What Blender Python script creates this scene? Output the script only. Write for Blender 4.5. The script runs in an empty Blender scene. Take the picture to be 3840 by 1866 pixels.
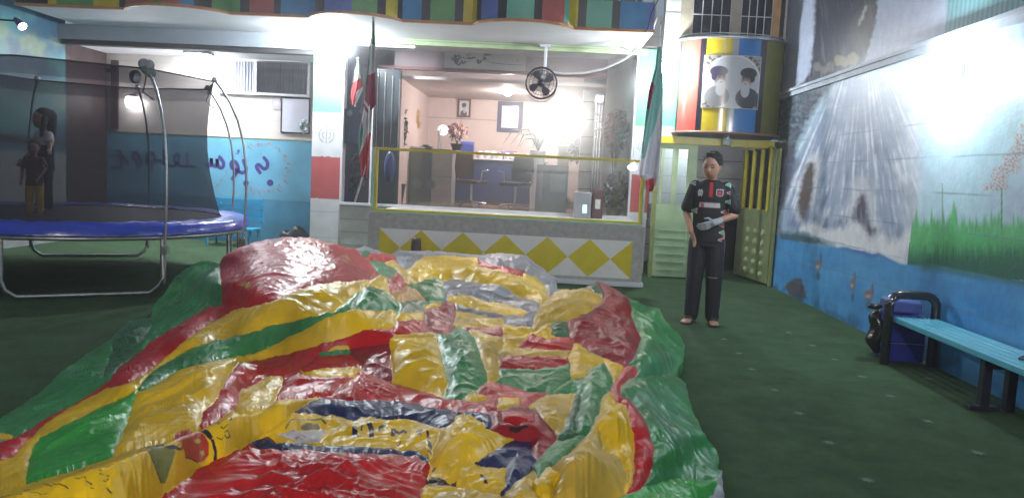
import bpy, bmesh, math, random
import numpy as np
from mathutils import Vector, Matrix

random.seed(7)
rng = np.random.default_rng(7)
scene = bpy.context.scene
COL = scene.collection

# ------------------------------------------------------------------ camera, world, exposure
FPX = 2900.0                       # focal length in photo pixels (photo 3840 x 1866)
CAM = Vector((0.0, 0.0, 1.4))
YAW, PITCH, ROLL = math.radians(2.08), math.radians(5.51), 0.050
_f = Vector((-math.sin(YAW) * math.cos(PITCH), math.cos(YAW) * math.cos(PITCH), -math.sin(PITCH)))
_r = Vector((math.cos(YAW), math.sin(YAW), 0.0))
_u = _r.cross(_f)
CR = _r * math.cos(ROLL) + _u * math.sin(ROLL)
CU = -_r * math.sin(ROLL) + _u * math.cos(ROLL)
cam_data = bpy.data.cameras.new('camera')
cam = bpy.data.objects.new('camera', cam_data)
COL.objects.link(cam)
cam.matrix_world = Matrix(((CR.x, CU.x, -_f.x, CAM.x), (CR.y, CU.y, -_f.y, CAM.y), (CR.z, CU.z, -_f.z, CAM.z), (0, 0, 0, 1)))
cam_data.sensor_width = 36.0
cam_data.lens = FPX / 3840.0 * 36.0
cam_data.clip_start = 0.05
cam_data.clip_end = 500.0
scene.camera = cam

world = bpy.data.worlds.new("World")
scene.world = world
world.use_nodes = True
wn = world.node_tree
wbg = wn.nodes['Background']
wbg.inputs['Color'].default_value = (0.62, 0.75, 0.95, 1)
wbg.inputs['Strength'].default_value = 0.10          # night sky glow over the yard

scene.view_settings.view_transform = 'Standard'
scene.view_settings.look = 'None'
scene.view_settings.gamma = 1.0
scene.view_settings.exposure = 1.9
scene.cycles.use_denoising = True
scene.cycles.max_bounces = 6
scene.cycles.transparent_max_bounces = 12
scene.cycles.sample_clamp_indirect = 4.0

# ------------------------------------------------------------------ measuring helpers
def ray(x, y):
    """direction through photo pixel (full resolution)"""
    return CR * ((x - 1920.0) / FPX) - CU * ((y - 933.0) / FPX) + _f
def at_y(x, y, Y):
    d = ray(x, y); return CAM + d * (Y / d.y)
def at_x(x, y, X):
    d = ray(x, y); return CAM + d * (X / d.x)
def at_z(x, y, Z):
    d = ray(x, y); return CAM + d * ((Z - CAM.z) / d.z)
S = 3840 / 2576.0
def P(x, y, Y): return at_y(x * S, y * S, Y)
def rect(x0, y0, x1, y1, Y):
    xm, ym = (x0 + x1) / 2, (y0 + y1) / 2
    return P(x0, ym, Y).x, P(x1, ym, Y).x, P(xm, y1, Y).z, P(xm, y0, Y).z
def project(V):
    """world points (n,3) -> photo pixels"""
    d = V - np.array(CAM)
    a = d @ np.array(CR); b = d @ np.array(CU); c = d @ np.array(_f)
    return 1920 + FPX * a / c, 933 - FPX * b / c

# ------------------------------------------------------------------ numpy noise and polygons
_perm = rng.permutation(512)
_perm = np.concatenate([_perm, _perm])
_g = rng.uniform(0, 2 * np.pi, 512)
def noise2(x, y):
    x = np.asarray(x, float); y = np.asarray(y, float)
    xi = np.floor(x).astype(int); yi = np.floor(y).astype(int)
    xf = x - xi; yf = y - yi
    def g(ix, iy, fx, fy):
        h = _perm[(_perm[ix & 511] + iy) & 511]
        return np.cos(_g[h]) * fx + np.sin(_g[h]) * fy
    u = xf * xf * xf * (xf * (xf * 6 - 15) + 10); v = yf * yf * yf * (yf * (yf * 6 - 15) + 10)
    n00 = g(xi, yi, xf, yf); n10 = g(xi + 1, yi, xf - 1, yf)
    n01 = g(xi, yi + 1, xf, yf - 1); n11 = g(xi + 1, yi + 1, xf - 1, yf - 1)
    return ((n00 * (1 - u) + n10 * u) * (1 - v) + (n01 * (1 - u) + n11 * u) * v) * 1.5
def fbm(x, y, o=3):
    s = 0; a = 1
    for k in range(o):
        s = s + a * noise2(x * 2 ** k + 17.3 * k, y * 2 ** k + 5.1 * k); a *= 0.5
    return s
def inside(poly, x, y):
    res = np.zeros(x.shape, bool)
    n = len(poly)
    for i in range(n):
        x0, y0 = poly[i]; x1, y1 = poly[(i + 1) % n]
        if y0 == y1: continue
        c = ((y0 > y) != (y1 > y)) & (x < (x1 - x0) * (y - y0) / (y1 - y0) + x0)
        res ^= c
    return res
def smooth(a, b, x):
    t = np.clip((x - a) / (b - a), 0, 1); return t * t * (3 - 2 * t)

# ------------------------------------------------------------------ materials
MATS = {}
def mat(name, col=(0.5, 0.5, 0.5), rough=0.6, metal=0.0, emit=None, es=0.0, var=0.12, scale=6.0, bump=0.0, bscale=40.0, coat=0.0, vcol=False, spec=0.5, stretch=None):
    if name in MATS: return MATS[name]
    m = bpy.data.materials.new(name); m.use_nodes = True
    nt = m.node_tree; b = nt.nodes['Principled BSDF']
    b.inputs['Roughness'].default_value = rough
    b.inputs['Metallic'].default_value = metal
    b.inputs['Coat Weight'].default_value = coat
    b.inputs['Coat Roughness'].default_value = 0.12
    b.inputs['Specular IOR Level'].default_value = spec
    tc = nt.nodes.new('ShaderNodeTexCoord')
    src = tc.outputs['Object']
    if stretch:
        mp = nt.nodes.new('ShaderNodeMapping'); mp.inputs['Scale'].default_value = stretch
        nt.links.new(src, mp.inputs['Vector']); src = mp.outputs['Vector']
    n = nt.nodes.new('ShaderNodeTexNoise'); n.inputs['Scale'].default_value = scale; n.inputs['Detail'].default_value = 5
    nt.links.new(src, n.inputs['Vector'])
    mr = nt.nodes.new('ShaderNodeMapRange')
    mr.inputs['From Min'].default_value = 0.3; mr.inputs['From Max'].default_value = 0.7
    mr.inputs['To Min'].default_value = 1 - var; mr.inputs['To Max'].default_value = 1 + var
    nt.links.new(n.outputs['Fac'], mr.inputs['Value'])
    hsv = nt.nodes.new('ShaderNodeHueSaturation')
    nt.links.new(mr.outputs['Result'], hsv.inputs['Value'])
    if vcol:
        at = nt.nodes.new('ShaderNodeAttribute'); at.attribute_name = 'Paint'
        nt.links.new(at.outputs['Color'], hsv.inputs['Color'])
    else:
        hsv.inputs['Color'].default_value = (*col, 1)
    nt.links.new(hsv.outputs['Color'], b.inputs['Base Color'])
    if bump > 0:
        n2 = nt.nodes.new('ShaderNodeTexNoise'); n2.inputs['Scale'].default_value = bscale; n2.inputs['Detail'].default_value = 4
        nt.links.new(src, n2.inputs['Vector'])
        bp = nt.nodes.new('ShaderNodeBump'); bp.inputs['Strength'].default_value = bump; bp.inputs['Distance'].default_value = 0.02
        nt.links.new(n2.outputs['Fac'], bp.inputs['Height']); nt.links.new(bp.outputs['Normal'], b.inputs['Normal'])
    if emit:
        b.inputs['Emission Color'].default_value = (*emit, 1); b.inputs['Emission Strength'].default_value = es
    MATS[name] = m
    return m
def see_through(name, col, opacity, rough=0.5, gloss=0.0):
    """thin net or glass: mix of transparent, diffuse/glossy"""
    if name in MATS: return MATS[name]
    m = bpy.data.materials.new(name); m.use_nodes = True
    nt = m.node_tree; nt.nodes.clear()
    out = nt.nodes.new('ShaderNodeOutputMaterial'); tr = nt.nodes.new('ShaderNodeBsdfTransparent'); mx = nt.nodes.new('ShaderNodeMixShader')
    nt.links.new(tr.outputs[0], mx.inputs[1])
    if gloss:
        g = nt.nodes.new('ShaderNodeBsdfGlossy'); g.inputs['Roughness'].default_value = rough; g.inputs['Color'].default_value = (*col, 1)
        fr = nt.nodes.new('ShaderNodeFresnel'); fr.inputs['IOR'].default_value = 1.5
        ma = nt.nodes.new('ShaderNodeMath'); ma.operation = 'MULTIPLY_ADD'; ma.inputs[1].default_value = gloss; ma.inputs[2].default_value = opacity
        nt.links.new(fr.outputs[0], ma.inputs[0]); nt.links.new(ma.outputs[0], mx.inputs[0]); nt.links.new(g.outputs[0], mx.inputs[2])
    else:
        d = nt.nodes.new('ShaderNodeBsdfDiffuse'); d.inputs['Color'].default_value = (*col, 1)
        tc = nt.nodes.new('ShaderNodeTexCoord'); n = nt.nodes.new('ShaderNodeTexNoise'); n.inputs['Scale'].default_value = 1.5
        nt.links.new(tc.outputs['Object'], n.inputs['Vector'])
        mr = nt.nodes.new('ShaderNodeMapRange'); mr.inputs['To Min'].default_value = opacity - 0.08; mr.inputs['To Max'].default_value = opacity + 0.08
        nt.links.new(n.outputs['Fac'], mr.inputs['Value']); nt.links.new(mr.outputs[0], mx.inputs[0])
        nt.links.new(d.outputs[0], mx.inputs[2])
    nt.links.new(mx.outputs[0], out.inputs[0])
    MATS[name] = m
    return m

# ------------------------------------------------------------------ mesh builder
class MB:
    def __init__(s): s.v = []; s.f = []; s.m = []; s.sm = []
    def add(s, vs, fs, mi=0, smooth_=False):
        o = len(s.v); s.v += [tuple(v) for v in vs]
        for f in fs: s.f.append([i + o for i in f]); s.m.append(mi); s.sm.append(smooth_)
        return s
    def box(s, x0, x1, y0, y1, z0, z1, mi=0, R=None):
        vs = [Vector((x, y, z)) for z in (z0, z1) for y in (y0, y1) for x in (x0, x1)]
        if R is not None: vs = [R @ v for v in vs]
        return s.add(vs, [(0, 2, 3, 1), (4, 5, 7, 6), (0, 1, 5, 4), (2, 6, 7, 3), (0, 4, 6, 2), (1, 3, 7, 5)], mi)
    def tube(s, path, r, n=8, mi=0, closed=False):
        path = [Vector(p) for p in path]; L = len(path)
        rr = r if isinstance(r, (list, tuple)) else [r] * L
        vs = []; up = Vector((0, 0, 1))
        for i, p in enumerate(path):
            a = path[(i - 1) % L] if (closed or i > 0) else p
            b = path[(i + 1) % L] if (closed or i < L - 1) else p
            t = (b - a)
            t = t.normalized() if t.length > 1e-9 else Vector((0, 0, 1))
            q = up if abs(t.dot(up)) < 0.95 else Vector((1, 0, 0))
            e1 = t.cross(q).normalized(); e2 = t.cross(e1)
            for k in range(n):
                c = 2 * math.pi * k / n
                vs.append(p + e1 * math.cos(c) * rr[i] + e2 * math.sin(c) * rr[i])
        fs = []
        for i in range(L if closed else L - 1):
            j = (i + 1) % L
            for k in range(n):
                k2 = (k + 1) % n
                fs.append((i * n + k, i * n + k2, j * n + k2, j * n + k))
        s.add(vs, fs, mi, True)
        if not closed:
            s.add(vs[:n], [tuple(range(n))], mi); s.add(vs[-n:], [tuple(reversed(range(n)))], mi)
        return s
    def lathe(s, prof, c, n=16, mi=0, cap=True, axis='z'):
        c = Vector(c); vs = []
        for (r, z) in prof:
            for k in range(n):
                a = 2 * math.pi * k / n
                p = Vector((r * math.cos(a), r * math.sin(a), z))
                if axis == 'y': p = Vector((p.x, p.z, p.y))
                if axis == 'x': p = Vector((p.z, p.x, p.y))
                vs.append(c + p)
        fs = [(i * n + k, i * n + (k + 1) % n, (i + 1) * n + (k + 1) % n, (i + 1) * n + k) for i in range(len(prof) - 1) for k in range(n)]
        s.add(vs, fs, mi, True)
        if cap:
            if prof[0][0] > 1e-4: s.add(vs[:n], [tuple(reversed(range(n)))], mi)
            if prof[-1][0] > 1e-4: s.add(vs[-n:], [tuple(range(n))], mi)
        return s
    def ball(s, c, r, mi=0, n=12, m=8, sq=(1, 1, 1)):
        prof = [(math.sin(math.pi * i / m), -math.cos(math.pi * i / m)) for i in range(m + 1)]
        vs = []; c = Vector(c)
        for (rr, z) in prof:
            for k in range(n):
                a = 2 * math.pi * k / n
                vs.append(c + Vector((rr * math.cos(a) * r * sq[0], rr * math.sin(a) * r * sq[1], z * r * sq[2])))
        fs = [(i * n + k, i * n + (k + 1) % n, (i + 1) * n + (k + 1) % n, (i + 1) * n + k) for i in range(m) for k in range(n)]
        return s.add(vs, fs, mi, True)
    def prism(s, pts, a, b, fn, mi=0):
        """pts 2D outline; fn(u, v, w) -> world; extruded from w=a to w=b"""
        n = len(pts)
        vs = [fn(u, v, a) for u, v in pts] + [fn(u, v, b) for u, v in pts]
        return s.add(vs, [tuple(range(n)), tuple(reversed(range(n, 2 * n)))] + [(i, i + n, (i + 1) % n + n, (i + 1) % n) for i in range(n)], mi)
    def stroke(s, pts, w, fn, mi=0, off=0.0):
        """flat brush stroke: polyline of (u,v) with half width w, laid at height off on surface fn"""
        n = len(pts); L = []; Rr = []
        ww = w if isinstance(w, (list, tuple)) else [w] * n
        for i, (u, v) in enumerate(pts):
            a = pts[max(0, i - 1)]; b = pts[min(n - 1, i + 1)]
            dx, dy = b[0] - a[0], b[1] - a[1]; l = math.hypot(dx, dy) or 1
            nx, ny = -dy / l * ww[i], dx / l * ww[i]
            L.append(fn(u + nx, v + ny, off)); Rr.append(fn(u - nx, v - ny, off))
        return s.add(L + Rr, [(i, i + 1, n + i + 1, n + i) for i in range(n - 1)], mi)
    def disc(s, u, v, r, fn, mi=0, off=0.0, n=14, sx=1.0):
        return s.add([fn(u + r * sx * math.cos(2 * math.pi * k / n), v + r * math.sin(2 * math.pi * k / n), off) for k in range(n)], [tuple(range(n))], mi)
    def build(s, name, mats, parent=None, origin=None, bevel=0.0):
        me = bpy.data.meshes.new(name)
        vs = s.v
        if origin is not None: vs = [(v[0] - origin[0], v[1] - origin[1], v[2] - origin[2]) for v in vs]
        me.from_pydata(vs, [], s.f)
        if not isinstance(mats, (list, tuple)): mats = [mats]
        for m in mats: me.materials.append(m)
        me.polygons.foreach_set('material_index', s.m)
        me.polygons.foreach_set('use_smooth', s.sm)
        me.update()
        bm = bmesh.new(); bm.from_mesh(me); bmesh.ops.recalc_face_normals(bm, faces=bm.faces); bm.to_mesh(me); bm.free()
        o = bpy.data.objects.new(name, me); COL.objects.link(o)
        if parent is not None:
            o.parent = parent
            # all our meshes are modelled in world space: cancel the parent's own transform
            if origin is None: o.matrix_parent_inverse = WM[parent.name].inverted() if parent.name in WM else Matrix()
        elif origin is not None: o.location = origin
        if bevel:
            bv = o.modifiers.new('bevel', 'BEVEL'); bv.width = bevel; bv.segments = 2; bv.limit_method = 'ANGLE'
        return o
WM = {}
def thing(name, label, cat, loc=(0, 0, 0), rz=0.0, group=None):
    o = bpy.data.objects.new(name, None); COL.objects.link(o)
    o.location = loc; o.rotation_euler = (0, 0, rz); o.empty_display_size = 0.1
    o['label'] = label; o['category'] = cat
    if group: o['group'] = group
    WM[o.name] = Matrix.Translation(Vector(loc)) @ Matrix.Rotation(rz, 4, 'Z')
    return o
def tag(o, label, cat, group=None):
    o['label'] = label; o['category'] = cat
    if group: o['group'] = group
    return o
def struct(o): o['kind'] = 'structure'; return o
def dup(root, loc, rz=0.0, label=None):
    r = root.copy(); COL.objects.link(r); r.location = loc; r.rotation_euler = (0, 0, rz)
    if label: r['label'] = label
    for ch in list(root.children):
        c = ch.copy(); COL.objects.link(c); c.parent = r
        for g in list(ch.children):
            d = g.copy(); COL.objects.link(d); d.parent = c
    return r

def painted_grid(name, V, nu, nv, colors, material, parent=None, smooth_=True, mask=None, closed_back=0.0):
    """V (nu*nv,3) row-major over u then v; colors (n,3) linear base colours of the paint"""
    V = np.asarray(V, float).reshape(nu, nv, 3)
    me = bpy.data.meshes.new(name)
    idx = np.arange(nu * nv).reshape(nu, nv)
    F = np.stack([idx[:-1, :-1], idx[1:, :-1], idx[1:, 1:], idx[:-1, 1:]], -1).reshape(-1, 4)
    if mask is not None:
        mk = mask.reshape(nu, nv); mf = (mk[:-1, :-1] & mk[1:, :-1] & mk[1:, 1:] & mk[:-1, 1:]).reshape(-1)
        F = F[mf]
    me.vertices.add(nu * nv); me.vertices.foreach_set('co', V.reshape(-1))
    me.loops.add(len(F) * 4); me.loops.foreach_set('vertex_index', F.reshape(-1).astype(np.int32))
    me.polygons.add(len(F)); me.polygons.foreach_set('loop_start', (np.arange(len(F)) * 4).astype(np.int32))
    me.polygons.foreach_set('use_smooth', np.full(len(F), smooth_))
    me.update(); me.validate()
    ca = me.color_attributes.new('Paint', 'FLOAT_COLOR', 'POINT')
    c4 = np.ones((nu * nv, 4)); c4[:, :3] = np.asarray(colors).reshape(-1, 3)
    ca.data.foreach_set('color', c4.reshape(-1))
    me.materials.append(material)
    o = bpy.data.objects.new(name, me); COL.objects.link(o)
    if parent is not None:
        o.parent = parent
        if parent.name in WM: o.matrix_parent_inverse = WM[parent.name].inverted()
    if closed_back:
        sd = o.modifiers.new('thickness', 'SOLIDIFY'); sd.thickness = closed_back; sd.offset = -1
    return o

# ================================================================== SETTING
FY = 11.8       # plane of the arcade pillars
GY = 11.35      # plane of the gate
WX = 3.30       # plane of the long mural wall on the right
LX = -7.45      # wall on the left of the yard
EX = {}
def c3(r, g, b): return (r, g, b)

# ---- ground: green carpet
m_turf = mat('green_turf', (0.046, 0.086, 0.040), rough=0.95, var=0.38, scale=3.5, bump=0.35, bscale=160, spec=0.15)
for _n in m_turf.node_tree.nodes:
    if _n.type == 'TEX_NOISE': _n.inputs['Detail'].default_value = 12; _n.inputs['Roughness'].default_value = .78
g = MB(); g.add([(-40, -30, 0), (40, -30, 0), (40, 40, 0), (-40, 40, 0)], [(0, 1, 2, 3)])
floor = struct(g.build('carpet_floor', m_turf))
m_star = mat('star_print', (0.12, 0.17, 0.14), rough=0.9, var=0.3, scale=12)
st = MB()
star_px = [(2957, 1247), (2715, 1272), (2820, 1385), (2905, 1462), (2995, 1550), (3110, 1660), (3255, 1800), (3130, 1348), (3232, 1412), (3340, 1485), (3480, 1580), (3665, 1697), (2770, 1325), (3045, 1295), (3355, 1350), (3480, 1420)]
for i, (x, y) in enumerate(star_px):
    c = at_z(x, y, 0.0); k = random.uniform(0.7, 1.0); a0 = random.uniform(0, 1)
    pts = []
    for q in range(16):
        rr = (0.052 if q % 2 == 0 else 0.024) * k * random.uniform(0.8, 1.15)
        pts.append((c.x + rr * math.cos(a0 + q * math.pi / 8), c.y + rr * math.sin(a0 + q * math.pi / 8), 0.004))
    st.add(pts, [tuple(range(16))])
st.build('star_prints', m_star, floor)

# ---- mural wall on the right
m_paint = mat('mural_paint', rough=0.42, var=0.10, scale=9, vcol=True, bump=0.12, bscale=25)
def ZL(y0, x0, X=WX):
    p = at_x(x0, y0, X); return p.z
LEDGE = (at_x(3840, 52, WX).z + at_x(3045, 320, WX).z) / 2
def crop5(pts): return [(2800 + x / 1.1923, 450 + y / 1.1923) for x, y in pts]
def crop6(pts): return [(2900 + x / 2.2362, y / 2.2362) for x, y in pts]
def soft(poly, x, y, w=10, k=0):
    """soft edged polygon mask from jittered samples"""
    s = 0
    offs = [(0, 0), (w, 0), (-w, 0), (0, w), (0, -w), (w * .6, w * .6), (-w * .6, -w * .6), (w * .6, -w * .6), (-w * .6, w * .6)]
    for a, b in offs: s = s + inside(poly, x + a, y + b)
    return s / len(offs)
def mixc(C, col, m):
    col = np.asarray(col, float)
    return C * (1 - m[:, None]) + col * m[:, None]
def paint_lower(V):
    x, y = project(V)
    wy, wz = V[:, 1], V[:, 2]
    jx = x + 5 * noise2(x / 18, y / 18); jy = y + 5 * noise2(x / 18 + 9, y / 18)
    C = np.tile(np.array([0.40, 0.60, 0.68]), (len(V), 1))
    C = mixc(C, [0.42, 0.50, 0.62], np.clip(0.5 + fbm(wy * 0.7, wz * 0.9), 0, 1) * 0.7)
    # waterfall
    wf = [(3140, 290), (3446, 250), (3446, 560), (3436, 860), (3395, 990), (3000, 880), (2925, 880), (2930, 720), (2975, 610), (3040, 480), (3100, 370)]
    m = np.maximum(soft(wf, jx, jy, 26), soft(wf, jx, jy, 10) * (x > 3400))
    ang = np.arctan2(x - 3235, np.maximum(y - 60, 20)); rad = np.hypot(x - 3235, y - 60)
    st1 = fbm(ang * 42, rad / 260, 4); st2 = fbm(ang * 18 + 4, rad / 190 + 3, 3)
    W = np.tile(np.array([0.28, 0.34, 0.47]), (len(V), 1))
    W = mixc(W, [0.74, 0.76, 0.82], smooth(-0.3, 1.1, st1 + .5 * fbm(x / 60, y / 60, 3)) * .9)
    W = mixc(W, [0.13, 0.17, 0.29], smooth(0.05, 0.7, -st2) * smooth(350, 800, y))
    W = mixc(W, [0.62, 0.66, 0.72], smooth(3330, 3440, x) * 0.6)
    C = C * (1 - m[:, None]) + W * m[:, None]
    # dark rock at the far end
    rock = [(2900, 250), (3130, 290), (3118, 325), (3060, 400), (3010, 500), (2965, 590), (2940, 720), (2915, 860), (2890, 860)]
    m = soft(rock, jx, jy, 11)
    C = mixc(C, [0.025, 0.02, 0.035], m * (0.85 + 0.15 * np.clip(fbm(x / 14, y / 14), -1, 1)))
    m = soft(crop5([(185, 130), (215, 90), (225, 180), (205, 260), (180, 330), (150, 420), (150, 260)]), jx, jy, 12)
    C = mixc(C, [0.05, 0.05, 0.08], m * 0.9)
    # white rim, brown rocks
    m = soft(crop5([(262, 190), (290, 145), (330, 150), (335, 210), (318, 300), (300, 380), (240, 470), (215, 400), (235, 290)]), jx, jy, 12)
    C = mixc(C, [0.62, 0.62, 0.66], m * 0.75)
    m = soft(crop5([(285, 185), (305, 190), (300, 300), (285, 380), (268, 440), (245, 445), (225, 395), (240, 300), (262, 215)]), jx, jy, 8)
    C = mixc(C, [0.075, 0.05, 0.045], m * 0.95)
    m = soft(crop5([(490, 255), (540, 245), (565, 300), (580, 380), (570, 440), (610, 480), (560, 540), (450, 480), (440, 390), (470, 330)]), jx, jy, 14)
    C = mixc(C, [0.66, 0.66, 0.70], m * 0.7)
    m = soft(crop5([(512, 320), (530, 335), (545, 420), (560, 480), (590, 490), (548, 525), (520, 470), (495, 455), (470, 480), (478, 400), (500, 360)]), jx, jy, 9)
    C = mixc(C, [0.07, 0.06, 0.11], m * (0.75 + 0.25 * smooth(-.3, .3, st1)))
    m = soft(crop5([(250, 380), (330, 430), (440, 430), (470, 470), (330, 490), (250, 470)]), jx, jy, 14)
    C = mixc(C, [0.12, 0.14, 0.22], m * smooth(-0.2, 0.4, st1) * 0.8)
    # foam
    m = soft(crop5([(240, 470), (300, 455), (340, 490), (430, 490), (480, 445), (520, 500), (560, 540), (610, 500), (650, 560), (735, 480), (705, 648), (600, 600), (480, 580), (400, 560), (250, 505)]), jx, jy, 11)
    C = mixc(C, [0.72, 0.72, 0.74], m * 0.92)
    m = soft(crop5([(140, 495), (250, 505), (400, 560), (330, 560), (140, 545)]), jx, jy, 10)
    C = mixc(C, [0.02, 0.07, 0.10], m * 0.9)
    # grass
    gx = (x - 2800) * 1.1923; gy = (y - 450) * 1.1923
    spike = 85 * np.maximum(0, noise2(gx / 13, 3.3 + gx * 0)) ** 1.2 + 60 * np.maximum(0, noise2(gx / 47, 8.1 + gx * 0)) + 120 * np.maximum(0, noise2(gx / 7, 1.1 + gx * 0) - 0.55)
    top = 446 - spike * 1.2 + 0.02 * (gx - 740)
    m = smooth(-16, 40, gy - top) * (gx > 738 - (gy - 470) * 0.12) * (gy < 690 + 0.05 * (gx - 740))
    blade = fbm(gx / 6, gy / 90, 3)
    G = np.tile(np.array([0.08, 0.42, 0.13]), (len(V), 1))
    G = mixc(G, [0.16, 0.42, 0.26], smooth(0, 0.7, blade) * smooth(600, 430, gy))
    G = mixc(G, [0.015, 0.12, 0.075], smooth(520, 640, gy + 30 * blade))
    C = C * (1 - m[:, None]) + G * m[:, None]
    # water
    wl = np.interp(gx, [120, 160, 330, 450, 570, 590, 690, 850, 1240, 1500], [500, 530, 560, 568, 596, 592, 642, 650, 715, 760])
    m = smooth(-5, 9, gy - wl + 4 * noise2(gx / 30, gy / 20))
    B = np.tile(np.array([0.05, 0.24, 0.52]), (len(V), 1))
    B = mixc(B, [0.09, 0.33, 0.60], np.clip(0.5 + fbm(wy * 1.3, wz * 5), 0, 1) * 0.6)
    B = mixc(B, [0.05, 0.09, 0.36], smooth(30, 0, gy - wl) * smooth(720, 560, gx) * smooth(380, 480, gx) * 0.8)
    B = mixc(B, [0.03, 0.16, 0.15], smooth(45, 0, gy - wl) * smooth(720, 800, gx))
    C = C * (1 - m[:, None]) + B * m[:, None]
    # small painted water birds with their reflections, brown rock
    for (bx, by, sx, sy) in ((320, 650, 17, 26), (474, 735, 13, 32), (546, 782, 25, 26)):
        d = np.hypot((gx - bx) / sx, (gy - by) / sy)
        C = mixc(C, [0.21, 0.14, 0.12], smooth(1.15, 0.7, d) * 0.85)
        C = mixc(C, [0.50, 0.46, 0.42], smooth(0.7, 0.3, np.hypot((gx - bx + 3) / sx, (gy - by - 5) / (sy * .6))) * 0.7)
        C = mixc(C, [0.15, 0.09, 0.09], smooth(1.2, 0.7, np.hypot((gx - bx - sx * .7) / 6, (gy - by + sy * 1.1) / 24)) * 0.8)
        C = mixc(C, [0.04, 0.09, 0.12], smooth(1.2, 0.5, np.hypot((gx - bx) / (sx * .6), (gy - by - sy * 1.8) / 24)) * 0.8)
    m = soft(crop5([(165, 745), (200, 712), (240, 703), (255, 740), (275, 800), (200, 790)]), jx, jy, 5)
    C = mixc(C, [0.10, 0.07, 0.065], m * 0.9)
    # blossom spray at the right edge
    d = np.abs((gx - 1170) + (gy - 210) * 0.55 - 30 * noise2(gx / 40, gy / 40)) / 52
    m = smooth(1.1, 0.5, d) * (gy > 20) * (gy < 315) * smooth(-0.15, 0.25, noise2(gx / 9, gy / 9))
    C = mixc(C, [0.50, 0.22, 0.16], m * 0.95)
    m = smooth(1.0, 0.4, np.abs(gx - 1140) / 5) * (gy > 300) * (gy < 480)
    C = mixc(C, [0.06, 0.22, 0.10], m)
    m = smooth(1.2, 0.4, np.abs(gx - 875) / 4) * (gy > 280) * (gy < 480)
    C = mixc(C, [0.16, 0.30, 0.25], m * .8)
    # joints of the blockwork showing through the paint
    for k in range(9):
        zz = 0.30 * k + 0.22
        C = mixc(C, [0.12, 0.2, 0.28], smooth(0.011, 0.004, np.abs(wz - zz + 0.006 * noise2(wy * 2, zz))) * 0.55 * smooth(-0.5, 0.3, noise2(wy * 1.5, zz * 5)))
    # patchy darkening towards the floor
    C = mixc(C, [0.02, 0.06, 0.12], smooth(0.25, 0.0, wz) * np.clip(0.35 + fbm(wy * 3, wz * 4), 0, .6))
    return C
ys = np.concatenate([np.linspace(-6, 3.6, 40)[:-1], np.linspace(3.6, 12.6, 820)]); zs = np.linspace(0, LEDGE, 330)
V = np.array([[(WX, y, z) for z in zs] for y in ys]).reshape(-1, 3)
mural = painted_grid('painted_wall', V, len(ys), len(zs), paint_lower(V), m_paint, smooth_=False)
mural_root = thing('mural_wall', 'long pale blue yard wall painted with a waterfall, reeds and ducks on blue water', 'wall', (WX, 6, 0))
mural.parent = mural_root; mural.matrix_parent_inverse = WM['mural_wall'].inverted()
m_ledge = mat('ledge_stone', (0.33, 0.36, 0.42), rough=0.6, var=0.15)
lg = MB()
lg.box(WX - 0.05, WX + 0.12, -6, 12.6, LEDGE, LEDGE + 0.035); lg.box(WX - 0.028, WX + 0.12, -6, 12.6, LEDGE - 0.06, LEDGE - 0.002)
lg.build('ledge', m_ledge, mural_root)
def paint_upper(V):
    x, y = project(V); wy, wz = V[:, 1], V[:, 2]
    jx = x + 5 * noise2(x / 16, y / 16); jy = y + 5 * noise2(x / 16 + 9, y / 16)
    C = np.tile(np.array([0.38, 0.40, 0.50]), (len(V), 1))
    C = mixc(C, [0.30, 0.36, 0.46], np.clip(.5 + fbm(wy, wz), 0, 1) * 0.5)
    cave = crop6([(360, -400), (900, -400), (870, 100), (850, 230), (800, 400), (770, 500), (720, 545), (560, 600), (420, 680), (300, 760), (100, 790), (250, 700), (310, 600), (340, 300)])
    m = soft(cave, jx, jy, 5)
    ang = (x - 2900) * 2.2362 - 0.14 * (y * 2.2362)
    stx = fbm(ang / 22 + 0.4 * noise2(ang / 90, y / 60), y / 120, 4)
    K = np.tile(np.array([0.035, 0.035, 0.055]), (len(V), 1))
    K = mixc(K, [0.11, 0.12, 0.14], smooth(0.1, 0.9, stx) * 0.8)
    K = mixc(K, [0.10, 0.09, 0.09], soft(crop6([(650, 200), (760, 60), (850, 0), (860, 230), (800, 420), (700, 420), (640, 320)]), jx, jy, 14) * 0.75)
    K = mixc(K, [0.5, 0.5, 0.5], soft(crop6([(770, 50), (790, 60), (725, 215), (705, 215)]), jx, jy, 3) * 0.7)
    for (a, b, r) in ((545, 505, 42), (600, 520, 40), (665, 495, 52), (480, 560, 40), (420, 590, 34), (370, 560, 36)):
        d = np.hypot((jx - 2900) * 2.2362 - a, (jy * 2.2362 - b) * 0.8) / r
        K = mixc(K, [0.27, 0.23, 0.18] if a > 500 else [0.13, 0.12, 0.12], smooth(1.0, 0.75, d))
    C = C * (1 - m[:, None]) + K * m[:, None]
    # blue green corrugated sheet towards the near end, rib shading painted as stripes
    m = soft(crop6([(1440, 290), (1500, -500), (4000, -500), (4000, 500), (2200, 60), (2102, 80)]), x, y, 6)
    sp = np.sin(wy * 95 + 2 * noise2(wy * 2, wz * 2)) * 0.5 + 0.5
    D = np.tile(np.array([0.16, 0.32, 0.33]), (len(V), 1)); D = mixc(D, [0.07, 0.17, 0.22], sp * 0.8)
    C = C * (1 - m[:, None]) + D * m[:, None]
    return C
ys2 = np.concatenate([np.linspace(-6, 3.6, 20)[:-1], np.linspace(3.6, 12.6, 640)]); zs2 = np.linspace(LEDGE + 0.036, 5.2, 170)
V = np.array([[(WX + 0.03, y, z) for z in zs2] for y in ys2]).reshape(-1, 3)
painted_grid('upper_wall', V, len(ys2), len(zs2), paint_upper(V), m_paint, mural_root, smooth_=False)

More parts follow.
